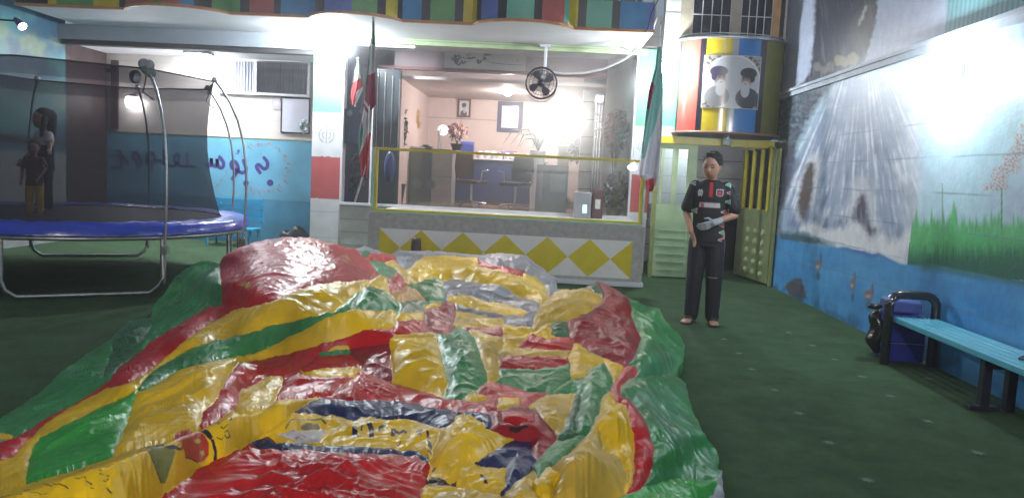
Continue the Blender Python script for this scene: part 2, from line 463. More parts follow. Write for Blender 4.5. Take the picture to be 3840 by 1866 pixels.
# ---- generic wall materials
m_block = mat('painted_block', (0.50, 0.50, 0.49), rough=0.6, var=0.10, scale=5, bump=0.2, bscale=30)
m_white = mat('white_wall', (0.62, 0.63, 0.66), rough=0.55, var=0.07, scale=3)
m_dark = mat('dark_gap', (0.02, 0.02, 0.022), rough=0.9)
m_joint = mat('joint_line', (0.16, 0.16, 0.17), rough=0.9)
m_cream = mat('cream_tile', (0.55, 0.50, 0.46), rough=0.25, var=0.06, scale=3)
m_blue = mat('light_blue_paint', (0.13, 0.36, 0.50), rough=0.5, var=0.14, scale=2.2)
m_blue2 = mat('blue_dado_paint', (0.07, 0.24, 0.36), rough=0.5, var=0.14, scale=3)
m_soffit = mat('soffit_plaster', (0.62, 0.62, 0.64), rough=0.6, var=0.08, scale=1.3)
m_beam = mat('beam_paint', (0.26, 0.30, 0.34), rough=0.5, var=0.12, scale=2)
m_lime = mat('pale_green_metal', (0.40, 0.52, 0.30), rough=0.35, var=0.12, scale=5)
m_mint = mat('mint_metal', (0.36, 0.60, 0.48), rough=0.35, var=0.1)
m_yel = mat('yellow_metal', (0.55, 0.46, 0.03), rough=0.32, var=0.15, scale=5)
m_black = mat('black_paint', (0.015, 0.014, 0.022), rough=0.35, var=0.2)
m_grey = mat('grey_render', (0.40, 0.385, 0.36), rough=0.7, var=0.15, scale=14, bump=0.3, bscale=90)
m_steel = mat('galvanised_steel', (0.5, 0.52, 0.54), rough=0.3, metal=0.85, var=0.15, scale=20)
m_pink = mat('pink_plaster', (0.66, 0.54, 0.50), rough=0.6, var=0.06, scale=2)
m_mauve = mat('mauve_panel', (0.22, 0.17, 0.18), rough=0.5, var=0.15, scale=3)
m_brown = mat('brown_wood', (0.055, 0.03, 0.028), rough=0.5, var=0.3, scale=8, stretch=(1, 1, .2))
m_fl = mat('booth_floor', (0.28, 0.17, 0.15), rough=0.15, var=0.2, scale=4)
m_navy = mat('navy_panel', (0.03, 0.04, 0.11), rough=0.4, var=0.25)
m_bulb = mat('lamp_glow', (1, 1, 1), emit=(0.86, 0.94, 1.0), es=150)
m_bulb_warm = mat('lamp_glow_warm', (1, 1, 1), emit=(1.0, 0.88, 0.83), es=260)

m_bulb_top = mat('lamp_glow_arcade', (1, 1, 1), emit=(0.88, 0.94, 1.0), es=430)
# ---- heights measured from the photo
Z_BEAM_T = P(1200, 105, FY).z            # top of the glazing beam, underside of balcony
Z_BEAM_B = P(1200, 121, FY).z
Z_SOF = Z_BEAM_T
BY = (Z_SOF - 1.4) / (ray(1700, 89).z / ray(1700, 89).y)     # plane of the balcony's straight runs
X_PL = (P(785, 350, FY).x, P(857, 350, FY).x)
X_PR = (P(1597, 330, FY).x, P(1641, 330, FY).x)
X_GL = P(1640, 520, GY).x

# ---- pillars painted like flags
m_flagp = mat('flag_pillar_paint', rough=0.5, var=0.08, scale=6, vcol=True)
def emblem_mask(u, v):
    """tulip shaped emblem: upright blade with two pairs of crescents, centred on 0,0, height about 2"""
    m = (np.abs(u) < 0.10) & (v > -0.95) & (v < 0.85)
    r = np.hypot(u, v)
    m |= (np.abs(r - .86) < .09) & (np.abs(u) > .30) & (v < .72)
    m |= (np.abs(np.hypot(u, v - .02) - .48) < .08) & (np.abs(u) > .2) & (v < .45)
    m |= (np.abs(u) < .24) & (np.abs(v - .98 + np.abs(u) * .4) < .06)
    return m
def flag_pillar(x0, x1, depth, label, ypx, xc):
    zz = [P(xc, y, FY - 0.0).z for y in ypx]      # top of white, emblem centre, top of red, bottom of red
    root = thing('pillar', label, 'pillar', ((x0 + x1) / 2, FY + depth / 2, 0), 0, 'flag painted pillars')
    nu, nv = 46, 330
    us = np.linspace(x0, x1, nu); vs = np.linspace(0.0, Z_SOF - 0.002, nv)
    V = np.array([[(u, FY, v) for v in vs] for u in us]).reshape(-1, 3)
    z = V[:, 2]; j = 0.006 * noise2(V[:, 0] * 20, V[:, 2] * 5)
    C = np.tile(np.array([0.60, 0.61, 0.63]), (len(V), 1))
    C[(z + j) > zz[0]] = (0.14, 0.42, 0.26)
    C[((z + j) < zz[2]) & ((z + j) > zz[3])] = (0.42, 0.09, 0.09)
    w = (x1 - x0)
    e = emblem_mask((V[:, 0] - (x0 + x1) / 2) / (w * 0.30), (z - zz[1]) / (w * 0.30))
    C[e] = (0.36, 0.37, 0.40)
    for k in range(8):
        C = mixc(C, [0.1, 0.1, 0.1], (np.abs(z - 0.28 - 0.4 * k) < 0.005) * 0.35)
    painted_grid('painted_face', V, nu, nv, C, m_flagp, root, smooth_=False)
    b = MB(); b.box(x0, x1, FY + 0.003, FY + depth, 0, Z_SOF - 0.002)
    b.build('shaft', m_white, root)
    return root
flag_pillar(X_PL[0], X_PL[1], 0.45, 'white flag painted pillar left of the glass booth with emblem and red band', (283, 340, 394, 500), 820)
flag_pillar(X_PR[0], X_PR[1], 0.45, 'white flag painted pillar behind the right end of the booth glass with a faded red band', (318, 370, 440, 535), 1618)

# ---- balcony over the arcade: soffit slab, wavy striped parapet
def bx(x, Y=None): return at_y(x, 60, Y or BY).x
def wave_path():
    pts = [(bx(60), BY)]
    for (a, b) in ((469, 864), (1160, 1510), (1771, 2158)):
        xa, xb = bx(a), bx(b); n = 14
        for k in range(n + 1):
            t = k / n
            pts.append((xa + (xb - xa) * t, BY - 0.40 * (math.sin(math.pi * t) ** 0.62)))
    pts.append((bx(2455), BY))
    return pts
WP = wave_path()
bal = thing('balcony', 'first floor balcony with a wavy parapet of coloured stripes over the glass booth', 'balcony', (bx(1300), BY + 0.7, Z_SOF))
so = MB()
n = len(WP)
vs = [(x, y, Z_SOF) for x, y in WP] + [(x, FY + 1.9, Z_SOF) for x, y in WP]
so.add(vs, [(i, i + 1, n + i + 1, n + i) for i in range(n - 1)])
vs = [(x, y, Z_SOF + 0.10) for x, y in WP] + [(x, FY + 1.9, Z_SOF + 0.10) for x, y in WP]
so.add(vs, [(i, i + 1, n + i + 1, n + i) for i in range(n - 1)])
so.build('soffit', m_soffit, bal)
lip = MB()
vs = []
for x, y in WP: vs += [(x, y - 0.035, Z_SOF - 0.012), (x, y - 0.035, Z_SOF + 0.022), (x, y + 0.02, Z_SOF + 0.022), (x, y + 0.02, Z_SOF - 0.012)]
lip.add(vs, [(4 * i + k, 4 * i + (k + 1) % 4, 4 * i + 4 + (k + 1) % 4, 4 * i + 4 + k) for i in range(n - 1) for k in range(4)])
lip.build('trim', mat('orange_trim', (0.45, 0.20, 0.08), rough=0.5, var=0.2), bal)
SC = {'K': m_black, 'G': mat('stripe_green', (0.10, 0.26, 0.09), rough=0.42, var=0.12), 'T': mat('stripe_teal', (0.13, 0.38, 0.28), rough=0.42, var=0.1),
      'B': mat('stripe_blue', (0.03, 0.19, 0.42), rough=0.42, var=0.1), 'V': mat('stripe_violet', (0.09, 0.14, 0.42), rough=0.42, var=0.1),
      'Y': mat('stripe_yellow', (0.50, 0.40, 0.02), rough=0.42, var=0.12), 'R': mat('stripe_red', (0.36, 0.08, 0.07), rough=0.42, var=0.1),
      'O': mat('stripe_olive', (0.16, 0.17, 0.03), rough=0.42, var=0.1), 'W': mat('stripe_grey', (0.35, 0.35, 0.36), rough=0.42)}
stripes = [(60, 'K'), (180, 'Y'), (212, 'G'), (350, 'Y'), (447, 'K'), (478, 'R'), (560, 'O'), (610, 'R'), (672, 'B'), (726, 'K'), (792, 'G'), (900, 'K'), (934, 'R'), (1027, 'K'), (1052, 'B'), (1180, 'K'),
           (1215, 'V'), (1275, 'V'), (1318, 'G'), (1414, 'K'), (1446, 'Y'), (1490, 'K'), (1508, 'B'), (1580, 'K'), (1613, 'G'), (1705, 'K'), (1737, 'Y'), (1787, 'K'), (1804, 'V'), (1866, 'K'), (1899, 'T'),
           (2002, 'K'), (2032, 'R'), (2116, 'T'), (2134, 'Y'), (2167, 'K'), (2199, 'T'), (2295, 'K'), (2325, 'B'), (2428, 'V')]
xs = np.array([p[0] for p in WP]); yy = np.array([p[1] for p in WP])
dense = np.unique(np.concatenate([np.linspace(xs[0], xs[-1], 260), xs]))
ZP = at_y(2300, 4, BY).z
edges = []
for px, k in stripes:
    X = bx(px); 
    for _ in range(3): X = at_y(px, 60, float(np.interp(X, xs, yy))).x
    edges.append((X, k))
pieces = {}
dense = np.unique(np.concatenate([dense, [e[0] for e in edges]]))
dense = dense[(dense >= xs[0]) & (dense <= xs[-1])]
order = list(SC)
pm = MB()
for i in range(len(dense) - 1):
    a, b = dense[i], dense[i + 1]; mid = (a + b) / 2
    k = [e[1] for e in edges if e[0] <= mid]; k = k[-1] if k else 'K'
    ya, yb = float(np.interp(a, xs, yy)), float(np.interp(b, xs, yy))
    pm.add([(a, ya, Z_SOF + 0.022), (b, yb, Z_SOF + 0.022), (b, yb, ZP), (a, ya, ZP), (a, ya + 0.08, ZP), (b, yb + 0.08, ZP)], [(0, 1, 2, 3), (3, 2, 5, 4)], order.index(k))
pm.build('striped_parapet', [SC[k] for k in order], bal)
rl = MB()
rl.tube([(x, y + 0.04, ZP + 0.35) for x, y in WP], 0.02, 6)
for x in np.arange(xs[0], xs[-1], 0.22): rl.tube([(x, float(np.interp(x, xs, yy)) + 0.04, ZP), (x, float(np.interp(x, xs, yy)) + 0.04, ZP + 0.35)], 0.009, 5)
rl.build('railing', m_steel, bal)

# ---- upper storey behind the balcony
up = MB(); up.box(LX - .5, P(1650, 60, FY).x, FY + 1.95, FY + 2.15, Z_SOF + 0.1, 6.5)
struct(up.build('upper_storey_wall', mat('night_wall', (0.08, 0.08, 0.09), rough=0.8)))

# ---- beam over the left bay, ceiling and walls of the left bay
ZA = P(450, 122, FY).z        # underside of the bay's front beam
BK = 13.2
bm_ = MB(); bm_.box(P(145, 110, FY).x, X_PL[0] - .003, FY, FY + 0.22, ZA + 0.07, Z_SOF - 0.003)
o = bm_.build('front_beam', m_beam); bay = thing('arcade_bay', 'open bay behind the trampoline with cream tiles above a light blue dado', 'bay', (-5, BK, 0))
o.parent = bay; o.matrix_parent_inverse = WM[bay.name].inverted()
b2 = MB(); b2.box(P(150, 110, FY).x, X_PL[0] - .003, FY + 0.03, FY + 0.19, ZA, ZA + 0.068); b2.build('shutter_housing', m_dark, bay)
xl = P(140, 250, FY).x
b2 = MB(); b2.box(xl - 0.25, xl, FY + 0.01, FY + 0.25, 0, ZA + .05); b2.build('jamb', mat('jamb_grey', (0.13, 0.13, 0.13), rough=0.6), bay)
b2 = MB(); b2.add([(xl, FY + .25, ZA + .06), (X_PL[1], FY + .25, ZA + .06), (X_PL[1], BK, ZA + .06), (xl, BK, ZA + .06)], [(0, 1, 2, 3)]); b2.build('ceiling', m_soffit, bay)
ZD = P(670, 348, BK).z; ZD2 = P(700, 503, BK).z
b2 = MB(); b2.box(xl, X_PL[1], BK, BK + .15, ZD, ZA + .3); b2.build('tiled_wall', m_cream, bay)
b2 = MB(); b2.box(xl, X_PL[1], BK - 0.003, BK + .12, ZD2, ZD); b2.build('blue_wall', m_blue, bay)
b2 = MB(); b2.box(xl, X_PL[1], BK - 0.006, BK + .12, 0, ZD2 - .002); b2.build('blue_dado', m_blue2, bay)
b2 = MB(); b2.box(xl, X_PL[1], BK - 0.014, BK, ZD - .012, ZD + .012); b2.build('dado_line', mat('gold_line', (0.5, .42, .28)), bay)
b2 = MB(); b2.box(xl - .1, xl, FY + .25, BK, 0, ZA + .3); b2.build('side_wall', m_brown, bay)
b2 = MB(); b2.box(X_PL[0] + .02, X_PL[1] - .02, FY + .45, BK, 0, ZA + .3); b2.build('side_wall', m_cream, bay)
# tile joints
jt = MB()
for k in range(1, 6):
    jt.box(xl, X_PL[1], BK - .002, BK + .01, ZD + 0.3 * k - .002, ZD + 0.3 * k + .002)
jt.build('tile_joints', mat('tile_joint', (.33, .30, .28)), bay)

# posters and door on the dark end of the bay
x0, x1, z0, z1 = rect(192, 165, 292, 322, BK)
d = MB(); d.box(x0 - .35, x0, BK - .05, BK, 0.9, z1 + .15); d.box(x0, x0 + .12, BK - .04, BK, z0, z1 + .1); d.box(x1 - .07, x1 + .05, BK - .04, BK, z0, z1 + .1); d.box(x0, x1, BK - .04, BK, z0 + .95, z0 + 1.02)
do = d.build('brown_door_frame', m_brown); tag(do, 'dark brown door frame standing at the far left end of the bay behind the net', 'door frame')
x0, x1, z0, z1 = rect(196, 253, 232, 318, BK)
pst = MB(); pst.box(x0, x1, BK - .02, BK - .012, z0, z1, 0)
for k in range(5): pst.prism([(x0 + .02 + .05 * k, z0 + .02), (x0 + .06 + .05 * k, z0 + .02), (x0 + .03 + .05 * k, z0 + .3 + .05 * (k % 2))], BK - .024, BK - .0205, lambda u, v, w: (u, w, v), 1)
tag(pst.build('wall_poster', [mat('poster_paper', (.5, .47, .48)), mat('poster_red', (.3, .1, .09))]), 'pale poster with reddish shapes on the bay wall seen through the net', 'poster')

# high window with curtains
x0, x1, z0, z1 = rect(556, 155, 778, 236, BK)
wt = thing('curtained_window', 'high wide window with grey pleated curtains over cream tiles', 'window', ((x0 + x1) / 2, BK, z0))
c = MB(); nn = 140
row = [(x0 + (x1 - x0) * i / nn, BK - 0.02 - 0.014 * math.sin(i * 1.35) - .006 * math.sin(i * .37)) for i in range(nn + 1)]
c.add([(x, y, z0 + .02) for x, y in row] + [(x, y, z1 - .02) for x, y in row], [(i, i + 1, nn + 2 + i, nn + 1 + i) for i in range(nn)], 0, True)
c.build('curtain', mat('curtain_cloth', (0.30, 0.31, 0.36), rough=0.9, var=.1), wt)
f_ = MB()
f_.box(x0 - .03, x1 + .03, BK - .07, BK - .04, z0 - .03, z0 + .01); f_.box(x0 - .03, x1 + .03, BK - .07, BK - .04, z1, z1 + .03)
xm = P(646, 195, BK).x; f_.box(xm - .02, xm + .02, BK - .07, BK - .04, z0, z1); f_.box(x1 - .01, x1 + .03, BK - .068, BK - .042, z0, z1)
f_.build('frame', m_white, wt)
gl = MB(); gl.add([(xm, BK - .05, z0), (x1, BK - .05, z0), (x1, BK - .05, z1), (xm, BK - .05, z1)], [(0, 1, 2, 3)]); gl.build('glass', see_through('window_glass', (1, 1, 1), 0.05, 0.06, 1.0), wt)

# whiteboard
x0, x1, z0, z1 = rect(711, 249, 778, 333, BK)
wb = thing('whiteboard', 'dark framed whiteboard hanging on the cream tiles beside the left pillar', 'whiteboard', ((x0 + x1) / 2, BK, z0))
a = MB(); a.box(x0, x1, BK - .03, BK - .005, z0, z1); a.build('board', mat('board_white', (.62, .63, .70), rough=.15, var=.03), wb)
a = MB(); t = .018
a.box(x0 - t, x0, BK - .038, BK, z0 - t, z1 + t); a.box(x1, x1 + t, BK - .038, BK, z0 - t, z1 + t); a.box(x0, x1, BK - .038, BK, z0 - t, z0); a.box(x0, x1, BK - .038, BK, z1, z1 + t); a.build('frame', m_black, wb)
x0, x1, z0, z1 = rect(683, 246, 709, 276, BK)
pl = MB(); pl.prism([(x0 + .03, z0), (x1 - .02, z0), (x1, (z0 + z1) / 2), (x1 - .05, z1), (x0 + .03, z1), (x0, (z0 + z1) / 2)], BK - .02, BK - .003, lambda u, v, w: (u, w, v)); pl.disc((x0 + x1) / 2, (z0 + z1) / 2, .045, lambda u, v, w: (u, BK - .021, v), 1); pl.stroke([(x0 + .06, z0 + .04), ((x0 + x1) / 2, (z0 + z1) / 2 - .01), (x1 - .05, z0 + .06)], .008, lambda u, v, w: (u, BK - .0225, v), 0)
tag(pl.build('wall_plaque', [mat('plaque_grey', (.42, .38, .40)), mat('plaque_light', (.55, .52, .52))]), 'small grey plaque left of the whiteboard', 'plaque')
# paper flower by the whiteboard
fl = MB(); cc = P(764, 319, BK - .1)
for k in range(16):
    a_ = k * 2.4; r_ = .03 + .05 * random.random()
    fl.ball(cc + Vector((r_ * math.cos(a_), .02 * math.sin(k), r_ * math.sin(a_) * 1.25)), .024 + .012 * random.random(), k % 2, 7, 5)
fl.tube([cc + Vector((0, 0, -.05)), cc + Vector((.01, .02, -.16))], .007, 5, 1); fl.tube([cc, Vector((cc.x + .02, BK - .002, cc.z))], .006, 5, 1)
tag(fl.build('rosette', [mat('rosette_green', (.13, .22, .20)), mat('rosette_white', (.5, .55, .55))]), 'grey green ribbon rosette pinned at the lower corner of the whiteboard', 'rosette')

# writing on the blue wall (Persian brush lettering) with a painted wreath
def z3(pts): return [(600 + x / 2.3188, 380 + y / 2.3188) for x, y in pts]
def z2(pts): return [(x / 2.4078, 380 + y / 2.4078) for x, y in pts]
def on_wall(Y, d=0.006):
    def fn(u, v, w): p = at_y(u, v, Y); return (p.x, Y - d - w, p.z)
    return fn
OW = on_wall(BK)
wr = MB(); PXW = 6.6
def pen(pts, w=PXW, mi=0, off=0.0):
    # resample with a smooth curve
    pp = [Vector((a, b)) for a, b in pts]; out = []
    for i in range(len(pp) - 1):
        p0 = pp[max(0, i - 1)]; p1 = pp[i]; p2 = pp[i + 1]; p3 = pp[min(len(pp) - 1, i + 2)]
        for k in range(6):
            t = k / 6
            q = 0.5 * ((2 * p1) + (p2 - p0) * t + (2 * p0 - 5 * p1 + 4 * p2 - p3) * t * t + (3 * p1 - p0 - 3 * p2 + p3) * t ** 3)
            out.append((q.x, q.y))
    out.append(tuple(pp[-1]))
    wr.stroke(out, w, OW, mi, off)
    wr.disc(out[0][0], out[0][1], w * .98, OW, mi, off + .0004); wr.disc(out[-1][0], out[-1][1], w * .98, OW, mi, off + .0004)
pen(z3([(905, 490), (935, 530), (930, 575), (900, 585), (860, 550), (840, 570), (870, 620)])); wr.disc(*z3([(958, 708)])[0], 12.5, OW)
pen(z3([(725, 515), (750, 590), (720, 622), (670, 600), (625, 575), (622, 530), (655, 525), (680, 570), (672, 610), (630, 672)])); wr.disc(*z3([(748, 710)])[0], 11, OW); wr.disc(*z3([(683, 430)])[0], 5.5, OW); pen(z3([(690, 437), (680, 452), (662, 455)]), 1.8)
pen(z3([(520, 485), (552, 530), (548, 570), (520, 575), (500, 545), (498, 500), (495, 555), (470, 562), (450, 530), (448, 495), (440, 555), (415, 560), (400, 548)]))
pen(z2([(1475, 440), (1485, 520), (1541, 590)]), 5.0); pen(z2([(1480, 560), (1440, 530), (1400, 545), (1340, 545), (1320, 500), (1345, 465), (1385, 475), (1400, 530)]), 5.0); pen(z2([(1320, 545), (1375, 615)]), 5.0)
pen(z2([(1200, 500), (1205, 465), (1240, 470), (1265, 520), (1280, 560), (1245, 600), (1235, 540), (1190, 500)]), 5.0)
pen(z2([(1080, 450), (1110, 500), (1160, 560)]), 5.0); pen(z2([(1005, 495), (1055, 485), (1100, 540), (1080, 595), (1010, 595)]), 5.0)
pen(z2([(850, 460), (805, 465), (795, 520), (850, 570), (930, 585), (965, 570), (960, 530)]), 5.0); wr.disc(*z2([(877, 635)])[0], 12, OW)
pen(z2([(1560, 590), (1600, 560), (1620, 500), (1590, 480), (1575, 530), (1640, 585), (1700, 575)]), 5.0); pen(z2([(1690, 470), (1700, 575), (1760, 590)]), 5.0)
wl = wr
MP = mat('violet_brush', (0.055, 0.04, 0.20), rough=.5, var=.25, scale=20)
MG = mat('wreath_ochre', (0.33, 0.24, 0.20), rough=.6, var=.3)
wr.build('brush_lettering', MP, bay)
wr = MB()
# wreath
cx_, cy_ = z3([(900, 580)])[0]
for k in range(70):
    a_ = -2.2 + 4.55 * k / 69
    rx, ry = 88 + 5 * math.sin(k * 1.1), 88 + 5 * math.cos(k * 1.7)
    u_, v_ = cx_ + rx * math.cos(a_), cy_ + ry * math.sin(a_)
    u2, v2 = cx_ + rx * math.cos(a_ + .055), cy_ + ry * math.sin(a_ + .055)
    wr.stroke([(u_, v_), (u2, v2)], 1.1, OW, 1, .001)
    if k % 3 == 0: wr.stroke([(u_, v_), (u_ + 14 * math.cos(a_ + random.uniform(-.9, .9)), v_ + 14 * math.sin(a_ + random.uniform(-.9, .9)))], 1.5, OW, 1 if k % 2 else 2, .0015)
for k in range(26):
    a_ = 0.5 + 3.0 * k / 25; u_, v_ = 800 + 58 * math.cos(a_), 590 + 108 * math.sin(a_)
    wr.stroke([(u_, v_), (u_ + random.uniform(-12, 12), v_ + random.uniform(-8, 8))], 1.3, OW, 1 if k % 2 else 2, .0015)
wr.build('painted_wreath', [MP, MG, mat('wreath_red', (.40, .13, .15))], bay)

# bay lamp
cpos = P(500, 118, FY + 0.75)
lamp = thing('ceiling_lamp', 'round white lamp glaring under the ceiling of the left bay', 'lamp', (cpos.x, cpos.y, ZA + .05))
a = MB(); a.lathe([(0.20, 0.0), (0.235, -0.015), (0.235, -0.035), (0.2, -0.045)], (cpos.x, cpos.y, ZA + .058), 28); a.build('base', m_white, lamp)
a = MB(); a.lathe([(0.02, -.12), (.11, -.112), (.17, -.085), (.198, -.048)], (cpos.x, cpos.y, ZA + .058), 28); a.build('diffuser', mat('lamp_glow_bay', (1, 1, 1), emit=(.90, .93, 1.0), es=70), lamp)

# ---- left yard wall
def paint_left(V):
    wy, wz = V[:, 1], V[:, 2]
    C = np.tile(np.array([0.05, 0.13, 0.20]), (len(V), 1))
    C = mixc(C, [0.10, 0.30, 0.30], smooth(-.1, .6, fbm(wy * .9, wz * 1.3)))
    C = mixc(C, [0.22, 0.28, 0.16], smooth(.1, .6, fbm(wy * 1.4 + 5, wz * 2.2)) * smooth(1.9, 2.4, wz) * .7)
    C = mixc(C, [0.26, 0.27, 0.27], smooth(1.42, 1.36, wz))
    C = mixc(C, [0.06, 0.055, 0.05], smooth(.07, .05, np.abs(wz - 1.55)))
    return C
ys = np.linspace(-6, FY + .2, 300); zs = np.linspace(0, 5, 90)
V = np.array([[(LX - .1, y, z) for z in zs] for y in ys]).reshape(-1, 3)
lw = painted_grid('painted_side_wall', V, len(ys), len(zs), paint_left(V), m_paint, smooth_=False)
tag(lw, 'dim teal painted yard wall beyond the trampoline at the left edge', 'wall')
bw = MB(); bw.box(-40, 40, -6.3, -6, 0, 5); tag(bw.build('back_wall', m_block), 'plain wall closing the yard behind the camera', 'wall')

# ================================================================== GLASS BOOTH
CYF = 10.2                                      # front of the tiled counter
def c2(x, y): return (1160 / S + x * 0.49991, y * 0.49991)      # crop pixels -> 2576 view
def rect2(x0, y0, x1, y1, Y):
    a, b = c2(x0, y0), c2(x1, y1); return rect(a[0], a[1], b[0], b[1], Y)
ZC = P(1280, 551, CYF).z
X0, X1 = P(926, 560, CYF).x, P(1618, 640, CYF).x
booth = thing('counter', 'raised counter faced with yellow diamonds on white under the glass booth', 'counter', ((X0 + X1) / 2, CYF + .8, 0))
a = MB(); a.box(X0, X1, CYF, 12.4, 0.0, ZC); a.build('counter_body', m_grey, booth, bevel=.01)
a = MB(); a.box(X0 - .03, X1 + .02, CYF - .06, 10.6, 0.0, 0.06); a.build('plinth', m_white, booth, bevel=.008)
xa = at_y(1421, 930, CYF).x; xb = at_y(2369, 960, CYF).x; zt = at_y(2216, 896, CYF).z; zb = zt - 0.50
m_tw = mat('tile_white', (0.78, 0.75, 0.72), rough=.3, var=.04); m_ty = mat('tile_yellow', (0.66, 0.52, 0.02), rough=.3, var=.06)
a = MB(); a.add([(xa, CYF - .004, zb), (xb, CYF - .004, zb), (xb, CYF - .004, zt), (xa, CYF - .004, zt)], [(0, 1, 2, 3)])
a.build('white_tiles', m_tw, booth)
wt_ = bpy.data.objects['white_tiles']; w = (xb - xa) / 6; zm = (zt + zb) / 2
for k in range(7):
    a = MB()
    cx = xa + k * w; pts = [(cx - w / 2, zm), (cx, zb), (cx + w / 2, zm), (cx, zt)]
    if k == 0: pts = [(cx, zb), (cx + w / 2, zm), (cx, zt)]
    if k == 6: pts = [(cx, zb), (cx - w / 2, zm), (cx, zt)]
    a.add([(x, CYF - .008, z) for x, z in pts], [tuple(range(len(pts)))])
    a.build('yellow_diamond', m_ty, wt_)

# yellow framed glass guard standing on the counter
gx0, gx1 = P(941, 450, CYF).x, P(1617, 500, CYF).x
ZR = (P(1280, 393, CYF).z)
guard = thing('glass_guard', 'yellow framed glass screen standing on the front edge of the tiled counter', 'glass screen', ((gx0 + gx1) / 2, CYF + .05, ZC))
a = MB(); a.box(gx0 - .02, gx1 + .02, CYF + .02, CYF + .09, ZC + .001, ZC + .05, 0); a.box(gx0, gx0 + .035, CYF + .03, CYF + .08, ZC + .05, ZR, 0); a.box(gx1 - .035, gx1, CYF + .03, CYF + .08, ZC + .05, ZR, 0); a.box(gx0, gx1, CYF + .03, CYF + .08, ZR, ZR + .035, 0)
a.build('frame', m_yel, guard, bevel=.004)
a = MB(); a.box(gx0 - .035, gx0 - .003, CYF + .02, CYF + .06, ZC + .05, ZR + .036, 0); a.box(gx1 + .003, gx1 + .03, CYF + .02, CYF + .06, ZC, ZR + .036, 0); a.box(gx0 - .02, gx1 + .02, CYF - .002, CYF + .018, ZC + .001, ZC + .022)
a.build('edge_strip', m_mint, guard)
m_glass = see_through('booth_glass', (0.9, 0.95, 1.0), 0.035, 0.10, 0.9)
a = MB(); a.add([(gx0 + .03, CYF + .055, ZC + .05), (gx1 - .03, CYF + .055, ZC + .05), (gx1 - .03, CYF + .055, ZR), (gx0 + .03, CYF + .055, ZR)], [(0, 1, 2, 3)]); a.build('pane', m_glass, guard)
kn = MB(); kc = P(1591, 421, CYF + .04); kn.ball(kc, .055, 0, 14, 10, (1.2, .8, .8)); kn.tube([kc, (kc.x + .02, CYF + .05, ZR + .01)], .02, 6)
kn.build('round_light', mat('frosted_globe', (.8, .82, .85), rough=.2, emit=(.9, .95, 1), es=.9), guard)

# main glazing between the pillars
gz = thing('glazing', 'tall glass front between the two flag pillars under a pale green beam', 'glazing', (0, FY, ZC))
a = MB(); a.box(X_PL[1], X_PR[0] + .12, FY - .03, FY + .08, Z_BEAM_B, Z_BEAM_T - .003); a.build('beam', m_lime, gz, bevel=.005)
a = MB(); a.box(X_PL[1], X_PR[0] + .12, FY - .034, FY - .031, Z_BEAM_B + .055, Z_BEAM_B + .061); a.build('beam_line', m_joint, gz)
a = MB(); a.box(X_PL[1] + .002, X_PL[1] + .03, FY, FY + .05, ZC, Z_BEAM_B); a.box(X_PR[0] - .03, X_PR[0] - .004, FY, FY + .05, ZC, Z_BEAM_B)
a.box(X_PL[1] + .03, X_PR[0] - .03, FY, FY + .05, ZC, ZC + .04)
xm = c2(318, 500); xm = P(xm[0], xm[1], FY).x; a.box(xm - .012, xm + .012, FY, FY + .04, ZC + .04, Z_BEAM_B)
a.build('glazing_frame', m_white, gz)
a = MB(); a.add([(X_PL[1] + .03, FY + .02, ZC + .04), (X_PR[0] - .03, FY + .02, ZC + .04), (X_PR[0] - .03, FY + .02, Z_BEAM_B), (X_PL[1] + .03, FY + .02, Z_BEAM_B)], [(0, 1, 2, 3)]); a.build('pane', see_through('front_glass', (0.9, 0.95, 1.0), 0.095, 0.16, 1.0), gz)

# low white block wall at the left of the counter
a = MB(); a.box(X_PL[1], X0 - .003, FY + .1, FY + .3, 0, ZC, 0)
for k in range(4): a.box(X_PL[1], X0 - .003, FY + .094, FY + .0985, .18 + .2 * k, .186 + .2 * k, 1)
tag(a.build('block_wall', [m_block, m_joint]), 'low white block wall between the left flag pillar and the counter', 'wall')

# booth room
OY = 13.0; RB = 16.3; ZFL = ZC - .02; ZRC = P(*c2(600, 490), RB).z
ox0 = P(*c2(452, 500), OY).x; ox1 = P(*c2(1492, 500), OY).x
ZLT = P(*c2(1000, 372), OY).z
room = thing('booth_room', 'bright pinkish room seen through the glass front', 'room', ((X_PL[1] + X_PR[0]) / 2, 14.5, ZFL))
a = MB(); a.box(X_PL[1], X_PR[1] + .1, 12.4, RB + .1, ZFL - .1, ZFL); a.build('room_floor', m_fl, room)
a = MB(); a.box(ox0 - .08, X_PR[1] + .3, RB, RB + .1, ZFL, 3.6); a.box(ox0 - .1, ox0, OY + .12, RB, ZFL, 3.6); a.build('pink_wall', m_pink, room)
a = MB(); a.box(ox0, X_PR[1] + .3, OY + .12, RB, ZRC, ZRC + .05); a.build('room_ceiling', mat('room_ceiling', (.68, .60, .56), rough=.7, var=.04), room)
a = MB(); a.box(ox0, X_PR[1] + .3, RB - .012, RB, ZRC - .42, ZRC - .40); a.box(ox0, X_PR[1] + .3, RB - .015, RB, ZFL, ZFL + .1)
for x_ in (P(*c2(768, 500), RB).x,): a.box(x_, x_ + .012, RB - .01, RB, ZFL, ZRC)
a.build('wall_trim', mat('trim_beige', (.45, .34, .30)), room)
a = MB(); a.box(X_PL[1], X_PR[0] + .1, OY, OY + .12, ZLT, 3.75); a.box(X_PL[1] - .1, ox0 - .1, OY, OY + .12, ZFL, 3.75); a.build('lintel', m_mauve, room)
a = MB(); a.box(X_PL[1], X_PR[0] + .1, OY - .015, OY - .002, ZLT, ZLT + .05); a.build('lintel_rail', mat('dusky_red', (.2, .08, .08)), room)
a = MB(); a.box(ox1, X_PR[1] + .2, OY - .02, OY + .12, ZFL, 3.75); a.build('side_panel', mat('beige_panel', (.34, .32, .29), rough=.5, var=.08), room)
